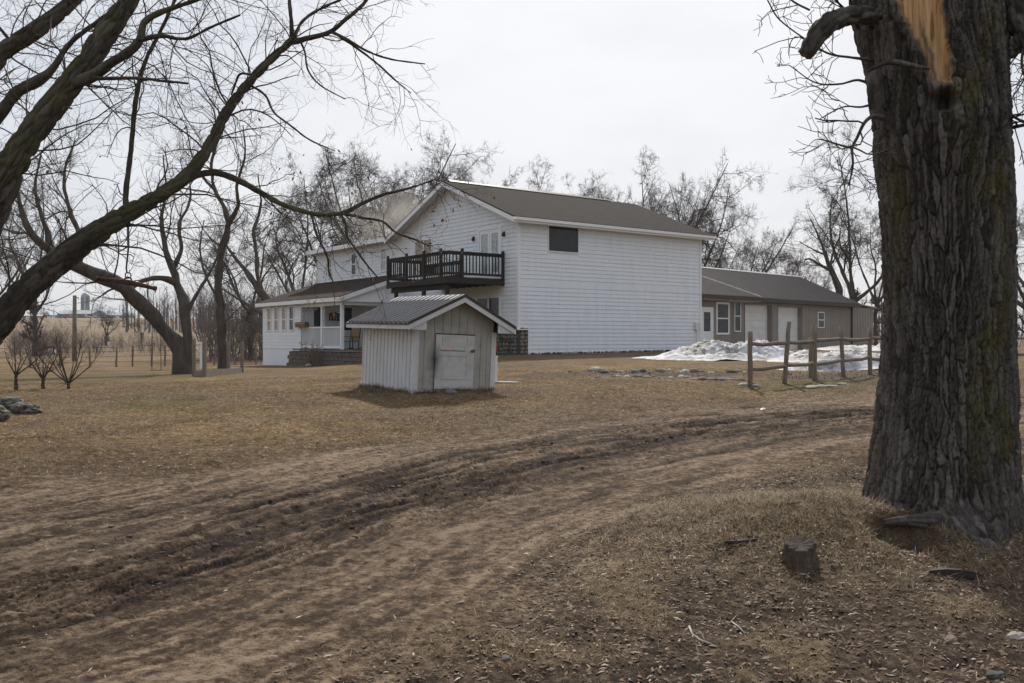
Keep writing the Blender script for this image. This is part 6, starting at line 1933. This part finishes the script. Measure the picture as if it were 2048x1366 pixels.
tag(obj('bark_slab', bs_me, None, bs_p, (0, 0, -.15)), 'dark slab of bark at the foot of the big root', 'bark')
stick('fallen_stick', [(1450, 1092), (1480, 1089), (1514, 1086)], .016, M['dark_wood'], 'dark rotten stick left of the stump')
stick('fallen_stick', [(1570, 1012), (1590, 1010), (1602, 1007)], .009, M['dark_wood'], 'thin dark twig on the edge of the track')
stick('bleached_root', [(1378, 1255), (1384, 1272), (1400, 1284), (1424, 1292)], .0065, M['pale_stone'], 'bleached forked root lying in the dry grass', 'root')
stick('bleached_stick', [(1464, 1246), (1478, 1258), (1490, 1270)], .005, M['pale_stone'], 'short bleached stick right of the forked root')
tag(obj('orange_leaf', make_mesh('orange_leaf', [(0, 0, 0), (.03, .012, .012), (.055, 0, .004), (.03, -.02, .018), (.01, -.012, .01)], [(0, 1, 2, 3, 4)], M['leaf_orange']), None, on_ground(1524, 1014) + Vector((0, 0, .012))), 'bright orange scrap lying on the dirt near the mound', 'leaf')
tag(obj('paper_scrap', make_mesh('paper_scrap', [(0, 0, 0), (.09, .01, .02), (.11, .06, .012), (.05, .07, .035), (.0, .05, .01)], [(0, 1, 2), (0, 2, 3), (0, 3, 4)], M['trim']), None, on_ground(1522, 823) + Vector((0, 0, .02))), 'small white scrap lying on the track below the fence', 'litter')

# ------------------------------------------------------------------ iron singletree hanging from the maple
sg = empty('hanging_singletree', P(254, 446, 12.1))
tag(sg, 'rusty iron singletree hanging on a chain from the leaning limb', 'farm tool')
q = lambda px, py, dd=0: P(px, py, 12.1 + dd) - sg.location
lk = MB()
for i in range(13):
    z_ = q(256, 452).lerp(q(256.5, 492), i / 12)
    ring = []
    for k in range(9):
        a = 2 * math.pi * k / 8
        v = Vector((.016 * math.cos(a), 0, .028 * math.sin(a)))
        if i % 2: v = Vector((0, v.x, v.z))
        ring.append(z_ + v)
    lk.tube(ring, .005, 5, False)
ck = lk.build('chain', M['iron'], sg); ck['kind'] = 'stuff'
MB().tube([q(253, 432), q(254, 446), q(256, 454)], .010, 6).tube([q(261, 432), q(259, 446), q(256, 454)], .010, 6).build('clevis', M['iron'], sg)
MB().tube([q(258, 492), q(246, 499), q(236, 504)], .009, 6).build('cross_pin', M['iron'], sg)
MB().tube([q(257, 492), q(255, 515), q(252.5, 536), q(254, 545), q(258, 546), q(260, 540)], .011, 6).build('hook', M['iron'], sg)
def ring_of(px, py, r_, th, name):
    c = q(px, py)
    MB().tube([c + Vector((r_ * math.cos(2 * math.pi * k / 14), .01 * math.sin(k), r_ * math.sin(2 * math.pi * k / 14))) for k in range(15)], th, 6, False).build(name, M['iron'], sg)
ring_of(256, 551, .038, .009, 'ring')
MB().tube([q(247, 563), q(250, 557), q(256, 554), q(262, 557), q(264, 563)], .011, 6).build('shackle', M['iron'], sg)
MB().tube([q(192, 557, -.05), q(210, 559.5, -.03), q(256, 564.5), q(290, 572, .03), q(311, 577.5, .05)], [.020, .027, .036, .028, .024], 12).build('beam', M['rust'], sg, True)
MB().tube([q(307, 576.2, .05), q(312.5, 577.8, .05)], .032, 12).build('end_cap', M['rust'], sg)
MB().tube([q(190.5, 556.5, -.05), q(195.5, 557.5, -.05)], .028, 12).build('end_cap', M['rust'], sg)
MB().tube([q(310, 580, .05), q(312, 584, .05), q(309, 585, .05)], .007, 5).build('end_hook', M['iron'], sg)
MB().tube([q(195, 560, -.05), q(197, 564, -.05), q(194, 565, -.05)], .007, 5).build('end_hook', M['iron'], sg)

# ------------------------------------------------------------------ left yard: young fruit trees, sandbox, swing, fence, pole
for i, (px, py, hpx, wpx, nstem, trunk, lb) in enumerate(((32, 780, 112, 60, 6, .30, 'young fruit tree nearest the left edge with a clear stem'), (86, 778, 88, 42, 7, .26, 'thin twiggy young fruit tree in the middle of the three'), (137, 778, 120, 78, 9, .10, 'widest young fruit tree of the three, branching from the ground'))):
    b = on_ground(px, py)
    sc = b.y / F
    g = np.random.default_rng(70 + i)
    h, w = hpx * sc, wpx * sc
    stems = [[(0, 0, -.1, .045), (0, 0, h * trunk * .6, .036), (0, 0, h * trunk, .032)]]
    for k in range(nstem):
        a = 2 * math.pi * (k + g.random() * .5) / nstem
        s = w * (.35 + .65 * g.random())
        hh = h * (.55 + .45 * g.random())
        stems.append([(0, 0, h * trunk * .85, .018), (math.cos(a) * s * .45, math.sin(a) * s * .45, h * trunk + (hh - h * trunk) * .3, .014), (math.cos(a) * s * .8, math.sin(a) * s * .8, h * trunk + (hh - h * trunk) * .65, .009), (math.cos(a) * s, math.sin(a) * s, hh, .004)])
    plan = [dict(per_m=5.0, tmin=.25, length=.50, angle=(25, 60), n=5, wiggle=.14, up=.08, rscale=.5, rmin=.006, sides=4), dict(per_m=7, tmin=.2, length=.25, angle=(25, 60), n=3, wiggle=.15, up=.05, rscale=.6, rmin=.0045, sides=3)]
    tm, cm, _ = tree_meshes(g, stems, plan, M['orchard'], M['orchard'], 'fruit_tree_%d' % i, 7, 0)
    put_tree('fruit_tree', tm, cm, b, 0, 1, lb, 'tree', 'young fruit trees on the lawn')
# sandbox with corner posts
c1, c2, c3, c4 = on_ground(388, 752), on_ground(409, 754), on_ground(457, 747), on_ground(484, 745)
sb_ = empty('sandbox', (c1 + c4) / 2)
tag(sb_, 'grey wooden sandbox frame with four tall corner posts', 'sandbox')
pts = [c1, c2, c4, c3]
for p, hh in ((c1, 1.30), (c2, 1.30), (c3, 1.27), (c4, 1.25)):
    MB().box(-.055, .055, -.055, .055, -.15, hh).build('post', M['grey_wood'], sb_, False, p - sb_.location)
zb = min(p.z for p in pts)
for a, b in zip(pts, pts[1:] + pts[:1]):
    a2, b2 = a - sb_.location, b - sb_.location
    beam(a2 + Vector((0, 0, .08)), b2 + Vector((0, 0, .08)), .05, .24, M['grey_wood'], sb_, 'side_board')
# white plank stand behind it
tb = empty('white_plank_stand', on_ground(388, 738, 20))
tag(tb, 'white plank on posts standing behind the forked tree', 'stand')
s_ = tb.location.y / F
for dx in (-36, 16):
    MB().box(dx * s_ - .09, dx * s_ + .09, -.05, .05, -.1, 50 * s_).build('leg', M['trim'], tb)
MB().box(-44 * s_, 22 * s_, -.12, .12, 50 * s_, 54 * s_).build('plank', M['trim'], tb)
# rope swing
sw_c = on_ground(313, 748)
sw = empty('rope_swing', sw_c)
tag(sw, 'rope swing with a flat seat left of the forked tree', 'swing')
sc = sw_c.y / F
for dx, ty in ((-9, 655), (9, 640)):
    MB().tube([(dx * sc, 0, (748 - 740) * sc), (dx * sc * .95, 0, (748 - ty) * sc)], .014, 6).build('rope', M['rust'], sw)
MB().box(-10 * sc, 10 * sc, -.11, .11, 7 * sc, 8.6 * sc).build('seat', M['brown_wood'], sw)
# wire fence beyond
wf = empty('wire_fence', on_ground(232, 735))
tag(wf, 'rusty post and wire fence crossing the left background', 'fence')
wp = []
for i, (px, py, hp, ln) in enumerate(((-30, 737, 42, 0), (60, 736, 40, .03), (120, 735, 40, 0), (180, 734, 40, -.02), (232, 734, 41, .05), (265, 733, 42, 0), (303, 733, 44, .04), (330, 732, 42, 0), (428, 730, 40, .12), (470, 730, 38, -.05), (512, 729, 40, 0), (560, 728, 40, 0))):
    b = on_ground(px, py); h = hp * b.y / F
    wobble_post(h, .055, 120 + i, (ln, 0)).build('post', M['grey_wood'], wf, True, b - wf.location)
    wp.append((b - wf.location, h, ln))
for fz in (.25, .5, .75, .96):
    MB().tube([p + Vector((ln * h * fz, -.06, h * fz)) for p, h, ln in wp], .010, 4, False).build('wire', M['iron'], wf)
pb = on_ground(149, 722)
pole = empty('utility_pole', pb)
tag(pole, 'grey wooden pole without wires standing before the far barn', 'pole')
s_ = pb.y / F
MB().tube([(0, 0, -.3), (0, 0, 60 * s_), (.02, 0, 131 * s_)], [.17, .15, .13], 12).build('shaft', M['grey_wood'], pole, True)
MB().tube([(.1, 0, 126 * s_), (.28, 0, 127 * s_), (.3, 0, 124 * s_)], .03, 6).build('bracket', M['iron'], pole)
tr = on_ground(88, 709)
tg = empty('feed_bunk', tr, .08)
tag(tg, 'long pale feed bunk lying behind the young fruit trees', 'trough')
s_ = tr.y / F
MB().prism([(-.45, .55), (-.30, .12), (.30, .12), (.45, .55), (.40, .55), (.26, .17), (-.26, .17), (-.40, .55)], -21 * s_, 21 * s_, 'x').build('trough', M['trim'], tg)
for dx in (-17, 0, 17):
    MB().box(dx * s_ - .06, dx * s_ + .06, -.4, .4, -.1, .12).build('leg', M['grey_wood'], tg)

# ------------------------------------------------------------------ far farm
def far(px, d):
    x = (px - CX) / F * d
    return Vector((x, d, float(h_macro(x, d)) - .2))
FD = 450.
S = FD / F
barn = empty('barn', far(150, FD), -.12)
tag(barn, 'long grey barn with pale roof beside the silo', 'barn')
MB().box(-38 * S, 34 * S, 0, 13, 0, 9 * S).build('wall', M['barn_grey'], barn)
MB().hexa([(-40 * S, -.6, 9 * S), (36 * S, -.6, 9 * S), (36 * S, 7, 17 * S), (-40 * S, 7, 17 * S), (-40 * S, -.6, 9.4 * S), (36 * S, -.6, 9.4 * S), (36 * S, 7, 17.5 * S), (-40 * S, 7, 17.5 * S)]).build('roof', M['barn_roof'], barn)
MB().hexa([(-40 * S, 7, 17 * S), (36 * S, 7, 17 * S), (36 * S, 13.6, 9 * S), (-40 * S, 13.6, 9 * S), (-40 * S, 7, 17.5 * S), (36 * S, 7, 17.5 * S), (36 * S, 13.6, 9.4 * S), (-40 * S, 13.6, 9.4 * S)]).build('roof', M['barn_roof'], barn)
MB().prism([(0, 9 * S), (13, 9 * S), (7, 16.6 * S)], 33.5 * S, 34 * S, 'x').build('gable', M['barn_grey'], barn)
MB().box(22 * S, 26 * S, -.15, 0, 0, 8.5 * S).build('door', M['trim'], barn)
MB().box(27 * S, 34.2 * S, -.1, 0, 0, 7.5 * S).build('door', M['rubber'], barn)
silo = empty('silo', far(170.5, FD + 14))
tag(silo, 'round grey silo with a domed top rising above the barn', 'silo')
MB().lathe([(8.5 * S, 0), (8.5 * S, 43 * S)], 24).build('shaft', M['silo'], silo, True)
MB().lathe([(8.6 * S, 43 * S), (8.0 * S, 47 * S), (6.2 * S, 50.5 * S), (3.4 * S, 52.8 * S), (.6 * S, 53.6 * S)], 24).build('dome', M['silo_dome'], silo, True)
MB().box(1.5 * S, 4.5 * S, -8.9 * S, -8.0 * S, 0, 44 * S).build('chute', M['barn_roof'], silo)
def simple_barn(px, w, h, rh, d, wall, roof, name, label, cat='barn'):
    e = empty(name, far(px, d)); tag(e, label, cat)
    k = d / F
    MB().box(-w / 2 * k, w / 2 * k, 0, 9, 0, h * k).build('wall', M[wall], e)
    MB().prism([(-.5, h * k), (9.5, h * k), (4.5, (h + rh) * k)], -w / 2 * k - .4, w / 2 * k + .4, 'x').build('roof', M[roof], e)
    for q_ in (-.25, .2):
        MB().box(w * q_ * k - .9, w * q_ * k + .9, -.12, 0, 0, h * k * .75).build('door', M['trim'], e)
    return e
simple_barn(65, 36, 5.5, 3.0, 470, 'red_paint', 'barn_roof', 'red_shed', 'low red shed left of the blue shed on the far rise')
simple_barn(103, 20, 6.5, 2.0, 465, 'far_blue', 'silo_dome', 'blue_shed', 'small blue shed between the red shed and the barn')
simple_barn(222, 66, 7.5, 6.0, 480, 'barn_grey', 'barn_roof', 'pale_shed', 'long pale-roofed shed right of the far barn')
def far_car(px, d, mat, label):
    e = empty('parked_car', far(px, d) + Vector((0, 0, .15))); tag(e, label, 'car', 'cars parked at the far farm')
    MB().prism([(-2.2, .35), (2.2, .35), (2.25, .85), (1.2, .95), (-2.2, .95)], -.85, .85, 'y').build('body', M[mat], e)
    MB().prism([(-1.8, .95), (1.0, .95), (.5, 1.5), (-1.4, 1.5)], -.78, .78, 'y').build('cabin', M['glass'], e)
    for x_ in (-1.4, 1.4):
        for y_ in (-.86, .80):
            w_ = MB().lathe([(.33, 0), (.33, .06)], 12)
            w_.v = [(x_ + p[0], y_ + p[2], .33 + p[1]) for p in w_.v]
            w_.build('wheel', M['rubber'], e)
far_car(138, 440, 'car_red', 'red car parked before the far barn')
far_car(165, 441, 'car_dark', 'dark blue car parked right of the wooden pole at the barn')
far_car(185, 438, 'car_white', 'white car parked at the right end of the barn')
far_car(202, 440, 'car_white', 'pale car parked before the long pale-roofed shed')

# ------------------------------------------------------------------ far woods and brush: masses nobody could count
def woods(name, n, px0, px1, d0, d1, h0, h1, label, seed, mat, rmul=1.0, kids=9):
    g = np.random.default_rng(seed)
    px = g.uniform(px0, px1, n); d = g.uniform(d0, d1, n)
    x = (px - CX) / F * d
    z = h_macro(x, d)
    h = g.uniform(h0, h1, n)
    k = 5
    t = np.linspace(0, 1, k)
    pts = np.zeros((n, k, 3))
    pts[:, :, 0] = x[:, None] + np.cumsum(g.normal(0, .05, (n, k)), 1) * h[:, None] * .25
    pts[:, :, 1] = d[:, None]
    pts[:, :, 2] = z[:, None] + t[None] * h[:, None]
    rad = (.012 * h * rmul)[:, None] * (1 - .85 * t[None])
    lv = [(pts, rad, 4)]
    a = spawn(g, pts, rad, 0, .22, -.34, (20, 55), 4, .15, .12, .5, .02 * rmul, fixed=kids)
    lv.append((a[0], a[1], 3))
    b = spawn(g, a[0], a[1], 0, .15, -.5, (20, 55), 3, .15, .1, .55, .012 * rmul, fixed=4)
    lv.append((b[0], b[1], 3))
    o = obj(name, np_mesh(name, *join_tubes(lv), M[mat]))
    return tag(o, label, 'woods', kind='stuff')
woods('far_woodland', 200, 245, 660, 175, 260, 5.5, 9.5, 'grey bare woodland closing the left background', 1, 'wood_far', 1.5, 8)
woods('far_tree_line', 120, -300, 260, 700, 900, 9, 16, 'thin line of bare trees on the horizon', 2, 'wood_far', 3.4, 7)
woods('far_tree_line', 110, 1380, 2400, 160, 260, 9, 15, 'thin line of bare trees beyond the garage', 3, 'wood_far', 1.2, 8)
def brush(name, n, px0, px1, d0, d1, h0, h1, label, seed, mat='thicket', kids=7):
    g = np.random.default_rng(seed)
    px = g.uniform(px0, px1, n); d = g.uniform(d0, d1, n)
    x = (px - CX) / F * d
    base = np.stack([x, d, h_macro(x, d) - .05], 1)
    h = g.uniform(h0, h1, n) * (.6 + .4 * (vnoise(px * .03, d * .2, seed) * .5 + .5))
    k = 4
    dirv = norm(np.stack([g.normal(0, .28, n), g.normal(0, .28, n), np.ones(n)], 1))
    pts = base[:, None] + np.linspace(0, 1, k)[None, :, None] * (dirv * h[:, None])[:, None, :]
    pts[:, 1:] += g.normal(0, .03, (n, k - 1, 3)) * h[:, None, None]
    rad = (.008 * h)[:, None] * (1 - .8 * np.linspace(0, 1, k)[None])
    lv = [(pts, rad, 3)]
    a = spawn(g, pts, rad, 0, .15, -.45, (20, 60), 3, .18, .06, .6, .006, fixed=kids)
    lv.append((a[0], a[1], 3))
    b = spawn(g, a[0], a[1], 0, .15, -.6, (20, 60), 2, .18, .05, .7, .004, fixed=3)
    lv.append((b[0], b[1], 3))
    return tag(obj(name, np_mesh(name, *join_tubes(lv), M[mat])), label, 'brush', kind='stuff')
brush('brush', 260, 20, 150, 78, 100, 2.0, 3.8, 'grey brush thicket behind the young fruit trees', 11)
brush('brush', 300, 150, 340, 80, 115, .8, 2.8, 'low scattered brush along the pasture fence', 12)
brush('brush', 300, 400, 640, 64, 84, 3.0, 8.0, 'dense dark brush between the sandbox and the sunroom', 13)
brush('brush', 260, 540, 900, 74, 84, 3.0, 9.0, 'brush and saplings filling in behind the white wing', 14)
brush('brush', 160, 1745, 2120, 66, 82, 1.5, 4.0, 'brush behind the garage annex and the big trunk', 15)
brush('brush', 30, 352, 376, 37, 38, .3, .5, 'weeds round the foot of the forked tree', 16, 'dead_leaf', 3)
# dry plants at the retaining wall
def shrub(u, v, n, h, seed, label):
    g = np.random.default_rng(seed)
    c = hpt(u, v, 0); c.z = gz(c.x, c.y)
    dirv = norm(np.stack([g.normal(0, .35, n), g.normal(0, .35, n), np.ones(n)], 1))
    hh = g.uniform(.5, 1, n) * h
    pts = g.normal(0, .10, (n, 1, 3)) * np.array([1, 1, 0]) + np.linspace(0, 1, 4)[None, :, None] * (dirv * hh[:, None])[:, None]
    rad = np.full((n, 4), .008) * np.linspace(1, .5, 4)[None]
    a = spawn(g, pts, rad, 0, .2, .22, (20, 60), 3, .2, .05, .7, .004, fixed=5)
    e = empty('dry_shrub', c); tag(e, label, 'shrub', 'dry plants below the porch')
    obj('stems', np_mesh('shrub_stems', *join_tubes([(pts, rad, 4), (a[0], a[1], 3)]), M['thicket']), e)
    lf = obj('dead_leaves', leaf_cloud(g, a[0][:, -1], 90, .075, M['dead_leaf'], 'shrub_leaves'), e); lf['kind'] = 'stuff'
shrub(W - 1.1, 10.4, 26, 1.2, 1, 'brown leafy dry shrub before the block wall, nearest the pump house')
shrub(W - 1.0, 11.5, 20, 1.35, 2, 'taller thin dry shrub before the white porch rail')
put_rock('wall_stone', ROCKS['pale_stone'][2], hpt(W - 1.2, 11.0, gz(*hpt(W - 1.2, 11.0, 0)[:2]) + .06), (.2, .15, .1), 'pale stone at the foot of the block wall')

# ------------------------------------------------------------------ ground cover: grass, chips, clods
def scatter_px(n, px0, px1, py0, py1, g):
    """points spread evenly over a part of the yard (uniform over the ground)"""
    x = g.uniform(px0, px1, n); y = g.uniform(py0, py1, n)
    return x, y
def blades(name, x, y, hgt, wid, lean, mat, label, g, flat=False):
    n = len(x)
    z = ground_z(x, y) - .004
    az = g.uniform(0, 2 * math.pi, n)
    b = np.stack([x, y, z], 1)
    h = hgt * (.45 + .9 * g.random(n))
    ln = np.radians(g.uniform(lean[0], lean[1], n))
    d = np.stack([np.cos(az) * np.sin(ln), np.sin(az) * np.sin(ln), np.cos(ln)], 1)
    s = np.stack([-np.sin(az), np.cos(az), np.zeros(n)], 1) * (wid * (.6 + .8 * g.random(n)))[:, None]
    mid = b + d * h[:, None] * .55
    d2 = norm(d + np.array([0, 0, -.55]) * g.random(n)[:, None])
    tip = mid + d2 * h[:, None] * .5
    tip[:, 2] = np.maximum(tip[:, 2], z + .002)
    if flat:
        return tag(obj(name, np_mesh(name, np.stack([b - s, b + s, mid + (mid - b) * .6], 1).reshape(-1, 3), np.arange(n * 3).reshape(n, 3), M[mat])), label, 'grass', kind='stuff')
    V = np.stack([b - s, b + s, mid + s * .7, mid - s * .7, tip], 1).reshape(-1, 3)
    i = np.arange(n)[:, None] * 5
    F_ = np.concatenate([i + np.array([[0, 1, 2]]), i + np.array([[0, 2, 3]]), i + np.array([[3, 2, 4]])])
    o = obj(name, np_mesh(name, V, F_, M[mat]))
    return tag(o, label, 'grass', kind='stuff')
def grass_mat(name, a, b, c):
    m, nt, bs = new_mat(name)
    geo = nd(nt, 'ShaderNodeNewGeometry')
    n1 = nd(nt, 'ShaderNodeTexNoise', Scale=1.7, Detail=3.0)
    nt.links.new(geo.outputs['Position'], n1.inputs['Vector'])
    mx = nd(nt, 'ShaderNodeMix'); mx.inputs['Factor'].default_value = .65
    nt.links.new(n1.outputs['Fac'], mx.inputs['A']); nt.links.new(geo.outputs['Random Per Island'], mx.inputs['B'])
    rp = nd(nt, 'ShaderNodeValToRGB'); e = rp.color_ramp.elements
    e[0].position = .12; e[0].color = (*a, 1); e[1].position = .9; e[1].color = (*c, 1)
    q_ = e.new(.5); q_.color = (*b, 1)
    nt.links.new(mx.outputs['Result'], rp.inputs['Fac']); nt.links.new(rp.outputs['Color'], bs.inputs['Base Color'])
    bs.inputs['Roughness'].default_value = .85
    bs.inputs['Specular IOR Level'].default_value = .2
    return m
M['grass_dry'] = grass_mat('dry_grass', (.10, .070, .042), (.23, .168, .102), (.42, .335, .225))
M['grass_lawn'] = grass_mat('lawn_grass', (.085, .058, .028), (.20, .135, .066), (.34, .245, .135))
M['chips'] = grass_mat('wood_chips', (.16, .12, .09), (.40, .33, .265), (.62, .55, .47))
M['leafbits'] = grass_mat('leaf_bits', (.045, .030, .021), (.13, .090, .061), (.28, .21, .15))
M['clods'] = grass_mat('soil_clods', (.05, .037, .027), (.10, .075, .055), (.19, .148, .11))
g_ = np.random.default_rng(77)
# foreground right: tufts of dry grass
N = 90000
x, y = g_.uniform(-2.5, 6.5, N), g_.uniform(3.6, 11.5, N)
fld = ground_fields(x, y)
keep = g_.random(N) < np.clip(fld[5] * 1.1 + fld[4] * .10, 0, 1)
keep &= np.hypot(x - TRUNK[0], y - TRUNK[1]) > .62
blades('dry_grass', x[keep], y[keep], .062, .0017, (35, 82), 'grass_dry', 'dry pale grass round the stump and the big trunk', g_)
N = 26000
x, y = 2.35 + g_.normal(0, .75, N), 7.2 + g_.normal(0, .62, N)
keep = (np.hypot(x - TRUNK[0], y - TRUNK[1]) > .66) & (np.hypot(x - sp.x, y - sp.y) > .17) & (np.hypot((x - 2.78) / .24, (y - 6.50) / .2) > 1)
blades('dry_grass', x[keep], y[keep], .095, .0018, (45, 86), 'grass_dry', 'long matted dry grass on the mound by the stump', g_)
# lawn
N = 170000
az = g_.uniform(-31, 31, N); d = 8 + 17 * g_.random(N) ** .8
x, y = np.tan(np.radians(az)) * d, d
fld = ground_fields(x, y)
tuft = sstep(-.35, .45, fbm(x * 1.1, y * 1.1, 4, 131))
keep = g_.random(N) < np.clip((1 - fld[1]) * (1 - .75 * fld[2]) * (1 - fld[4]) * (1 - fld[7]), 0, 1) * (.25 + .9 * tuft)
blades('lawn_grass', x[keep], y[keep], .034 + .034 * tuft[keep], .0034, (40, 84), 'grass_lawn', 'short brown winter lawn across the yard', g_, True)
# longer grass against the foot of the pump house
N = 2600
cs, sn = math.cos(SY), math.sin(SY)
e_ = g_.integers(0, 2, N); a_ = g_.random(N)
lx = np.where(e_ == 0, a_ * SW, g_.normal(-.05, .03, N)); ly = np.where(e_ == 0, g_.normal(-.06, .03, N), a_ * SL)
blades('shed_grass', shed.location.x + lx * cs - ly * sn, shed.location.y + lx * sn + ly * cs, .10, .003, (5, 60), 'grass_dry', 'tufts of dry grass along the foot of the pump house', g_)
# pale chips and straw
def slivers(name, x, y, ln, wd, mat, label, g, lift=.004):
    n = len(x)
    z = ground_z(x, y) + lift
    az = g.uniform(0, 2 * math.pi, n); ti = g.normal(0, .25, n)
    u = np.stack([np.cos(az) * np.cos(ti), np.sin(az) * np.cos(ti), np.sin(ti)], 1) * (ln * (.3 + g.random(n) ** 2 * 1.3))[:, None]
    w = np.stack([-np.sin(az), np.cos(az), g.normal(0, .3, n)], 1) * (wd * (.4 + g.random(n)))[:, None]
    c = np.stack([x, y, z], 1)
    up = np.array([0, 0, .006]) * (.5 + g.random(n))[:, None]
    V = np.stack([c - u, c - w, c + u, c + w, c + up], 1).reshape(-1, 3)
    i = np.arange(n)[:, None] * 5
    F_ = np.concatenate([i + np.array([[0, 1, 4]]), i + np.array([[1, 2, 4]]), i + np.array([[2, 3, 4]]), i + np.array([[3, 0, 4]])])
    return tag(obj(name, np_mesh(name, V, F_, M[mat])), label, 'litter', kind='stuff')
N = 20000
x, y = g_.uniform(-4, 7, N), 3.7 + 12 * g_.random(N) ** 1.3
fld = ground_fields(x, y)
keep = g_.random(N) < np.clip(fld[4] * (.35 + .65 * (vnoise(x * 1.3, y * 1.3, 5) > 0)) * .42 + .03, 0, 1)
slivers('wood_chips', x[keep], y[keep], .022, .0045, 'chips', 'pale wood chips and straw scattered over the foreground', g_)
N = 60000
x, y = g_.uniform(-4, 7, N), 3.7 + 10 * g_.random(N) ** 1.2
fld = ground_fields(x, y)
keep = g_.random(N) < np.clip(fld[4] * .75 + .10 * (1 - fld[1]), 0, 1)
slivers('leaf_litter', x[keep], y[keep], .020, .0085, 'leafbits', 'dark leaf litter and bark crumbs over the foreground', g_)
N = 9000
az = g_.uniform(-31, 31, N); d = 6 + 14 * g_.random(N) ** .9
x, y = np.tan(np.radians(az)) * d, d
fld = ground_fields(x, y)
keep = fld[1] < .4
slivers('lawn_litter', x[keep], y[keep], .022, .006, 'chips', 'pale leaf scraps scattered over the lawn', g_)
# soil clods on the track
N = 16000
s_, t_ = g_.uniform(4, 26, N), g_.normal(.3, 1.1, N)
cx_ = np.interp(s_, _s0, DRIVE[:, 0]); cy_ = np.interp(s_, _s0, DRIVE[:, 1])
dx_ = np.interp(s_ + .2, _s0, DRIVE[:, 0]) - cx_; dy_ = np.interp(s_ + .2, _s0, DRIVE[:, 1]) - cy_
nn = np.hypot(dx_, dy_)
x, y = cx_ - dy_ / nn * t_, cy_ + dx_ / nn * t_
fld = ground_fields(x, y)
keep = (y > 3) & (g_.random(N) < .05 + fld[3] ** 2)
x, y = x[keep], y[keep]
r_ = .004 + .022 * g_.random(len(x)) ** 7
v0, f0 = ICO1
f0 = np.array(f0)
c = np.stack([x, y, ground_z(x, y) - r_ * .1], 1)
jit = 1 + .38 * g_.normal(size=(len(x), len(v0)))
V = c[:, None, :] + v0[None] * (r_[:, None] * jit)[:, :, None] * np.array([1.3, 1.0, .7])
F_ = (np.arange(len(x))[:, None, None] * len(v0) + f0[None]).reshape(-1, 3)
tag(obj('soil_clods', np_mesh('soil_clods', V.reshape(-1, 3), F_, M['clods'])), 'dark crumbs of churned soil along the wheel ruts', 'soil', kind='stuff')
# dead stems in the garden bed
N = 2600
x, y = g_.uniform(.8, 10.5, N), g_.uniform(20, 27, N)
fld = ground_fields(x, y)
keep = fld[7] > .5
blades('dead_stems', x[keep], y[keep], .11, .006, (10, 80), 'leafbits', 'withered stems lying in the garden bed', g_)

# ------------------------------------------------------------------ drifting wood smoke behind the wing, and the air
def smoke_mat():
    m = bpy.data.materials.new('wood_smoke'); m.use_nodes = True
    nt = m.node_tree; nt.nodes.clear()
    out = nt.nodes.new('ShaderNodeOutputMaterial')
    pv = nt.nodes.new('ShaderNodeVolumePrincipled')
    pv.inputs['Color'].default_value = (.92, .88, .82, 1)
    pv.inputs['Anisotropy'].default_value = .3
    tc = nd(nt, 'ShaderNodeTexCoord')
    n = nd(nt, 'ShaderNodeTexNoise', Scale=.55, Detail=3.0)
    nt.links.new(tc.outputs['Object'], n.inputs['Vector'])
    ln = nd(nt, 'ShaderNodeVectorMath', operation='LENGTH')
    mp = nd(nt, 'ShaderNodeMapping'); mp.inputs['Scale'].default_value = (1 / 6.0, 1 / 3.0, 1 / 3.2)
    nt.links.new(tc.outputs['Object'], mp.inputs['Vector']); nt.links.new(mp.outputs[0], ln.inputs[0])
    fo = nd(nt, 'ShaderNodeMapRange'); fo.inputs['From Min'].default_value = 1.0; fo.inputs['From Max'].default_value = .25
    nt.links.new(ln.outputs['Value'], fo.inputs['Value'])
    nr = nd(nt, 'ShaderNodeMapRange'); nr.inputs['From Min'].default_value = .38; nr.inputs['From Max'].default_value = .68
    nr.inputs['To Max'].default_value = .22
    nt.links.new(n.outputs['Fac'], nr.inputs['Value'])
    mu = nd(nt, 'ShaderNodeMath', operation='MULTIPLY')
    nt.links.new(fo.outputs[0], mu.inputs[0]); nt.links.new(nr.outputs[0], mu.inputs[1])
    nt.links.new(mu.outputs[0], pv.inputs['Density'])
    nt.links.new(pv.outputs[0], out.inputs['Volume'])
    return m
sv_, sf_ = ICO2
so = obj('smoke', make_mesh('smoke', sv_ * np.array([6.0, 3.0, 3.2]), sf_, smoke_mat()), None, P(790, 440, 70))
tag(so, 'pale wood smoke drifting behind the low white wing', 'smoke', kind='stuff')
hz = bpy.data.materials.new('haze_air'); hz.use_nodes = True
nt = hz.node_tree; nt.nodes.clear()
ho = nt.nodes.new('ShaderNodeOutputMaterial'); hv = nt.nodes.new('ShaderNodeVolumePrincipled')
hv.inputs['Color'].default_value = (.93, .96, 1.0, 1)
hv.inputs['Density'].default_value = HAZE
nt.links.new(hv.outputs[0], ho.inputs['Volume'])
hb = MB().box(-3600, 3600, -3600, 3600, -4, 48).build('haze', hz)
tag(hb, 'thin pale winter haze over the farm', 'haze', kind='stuff')
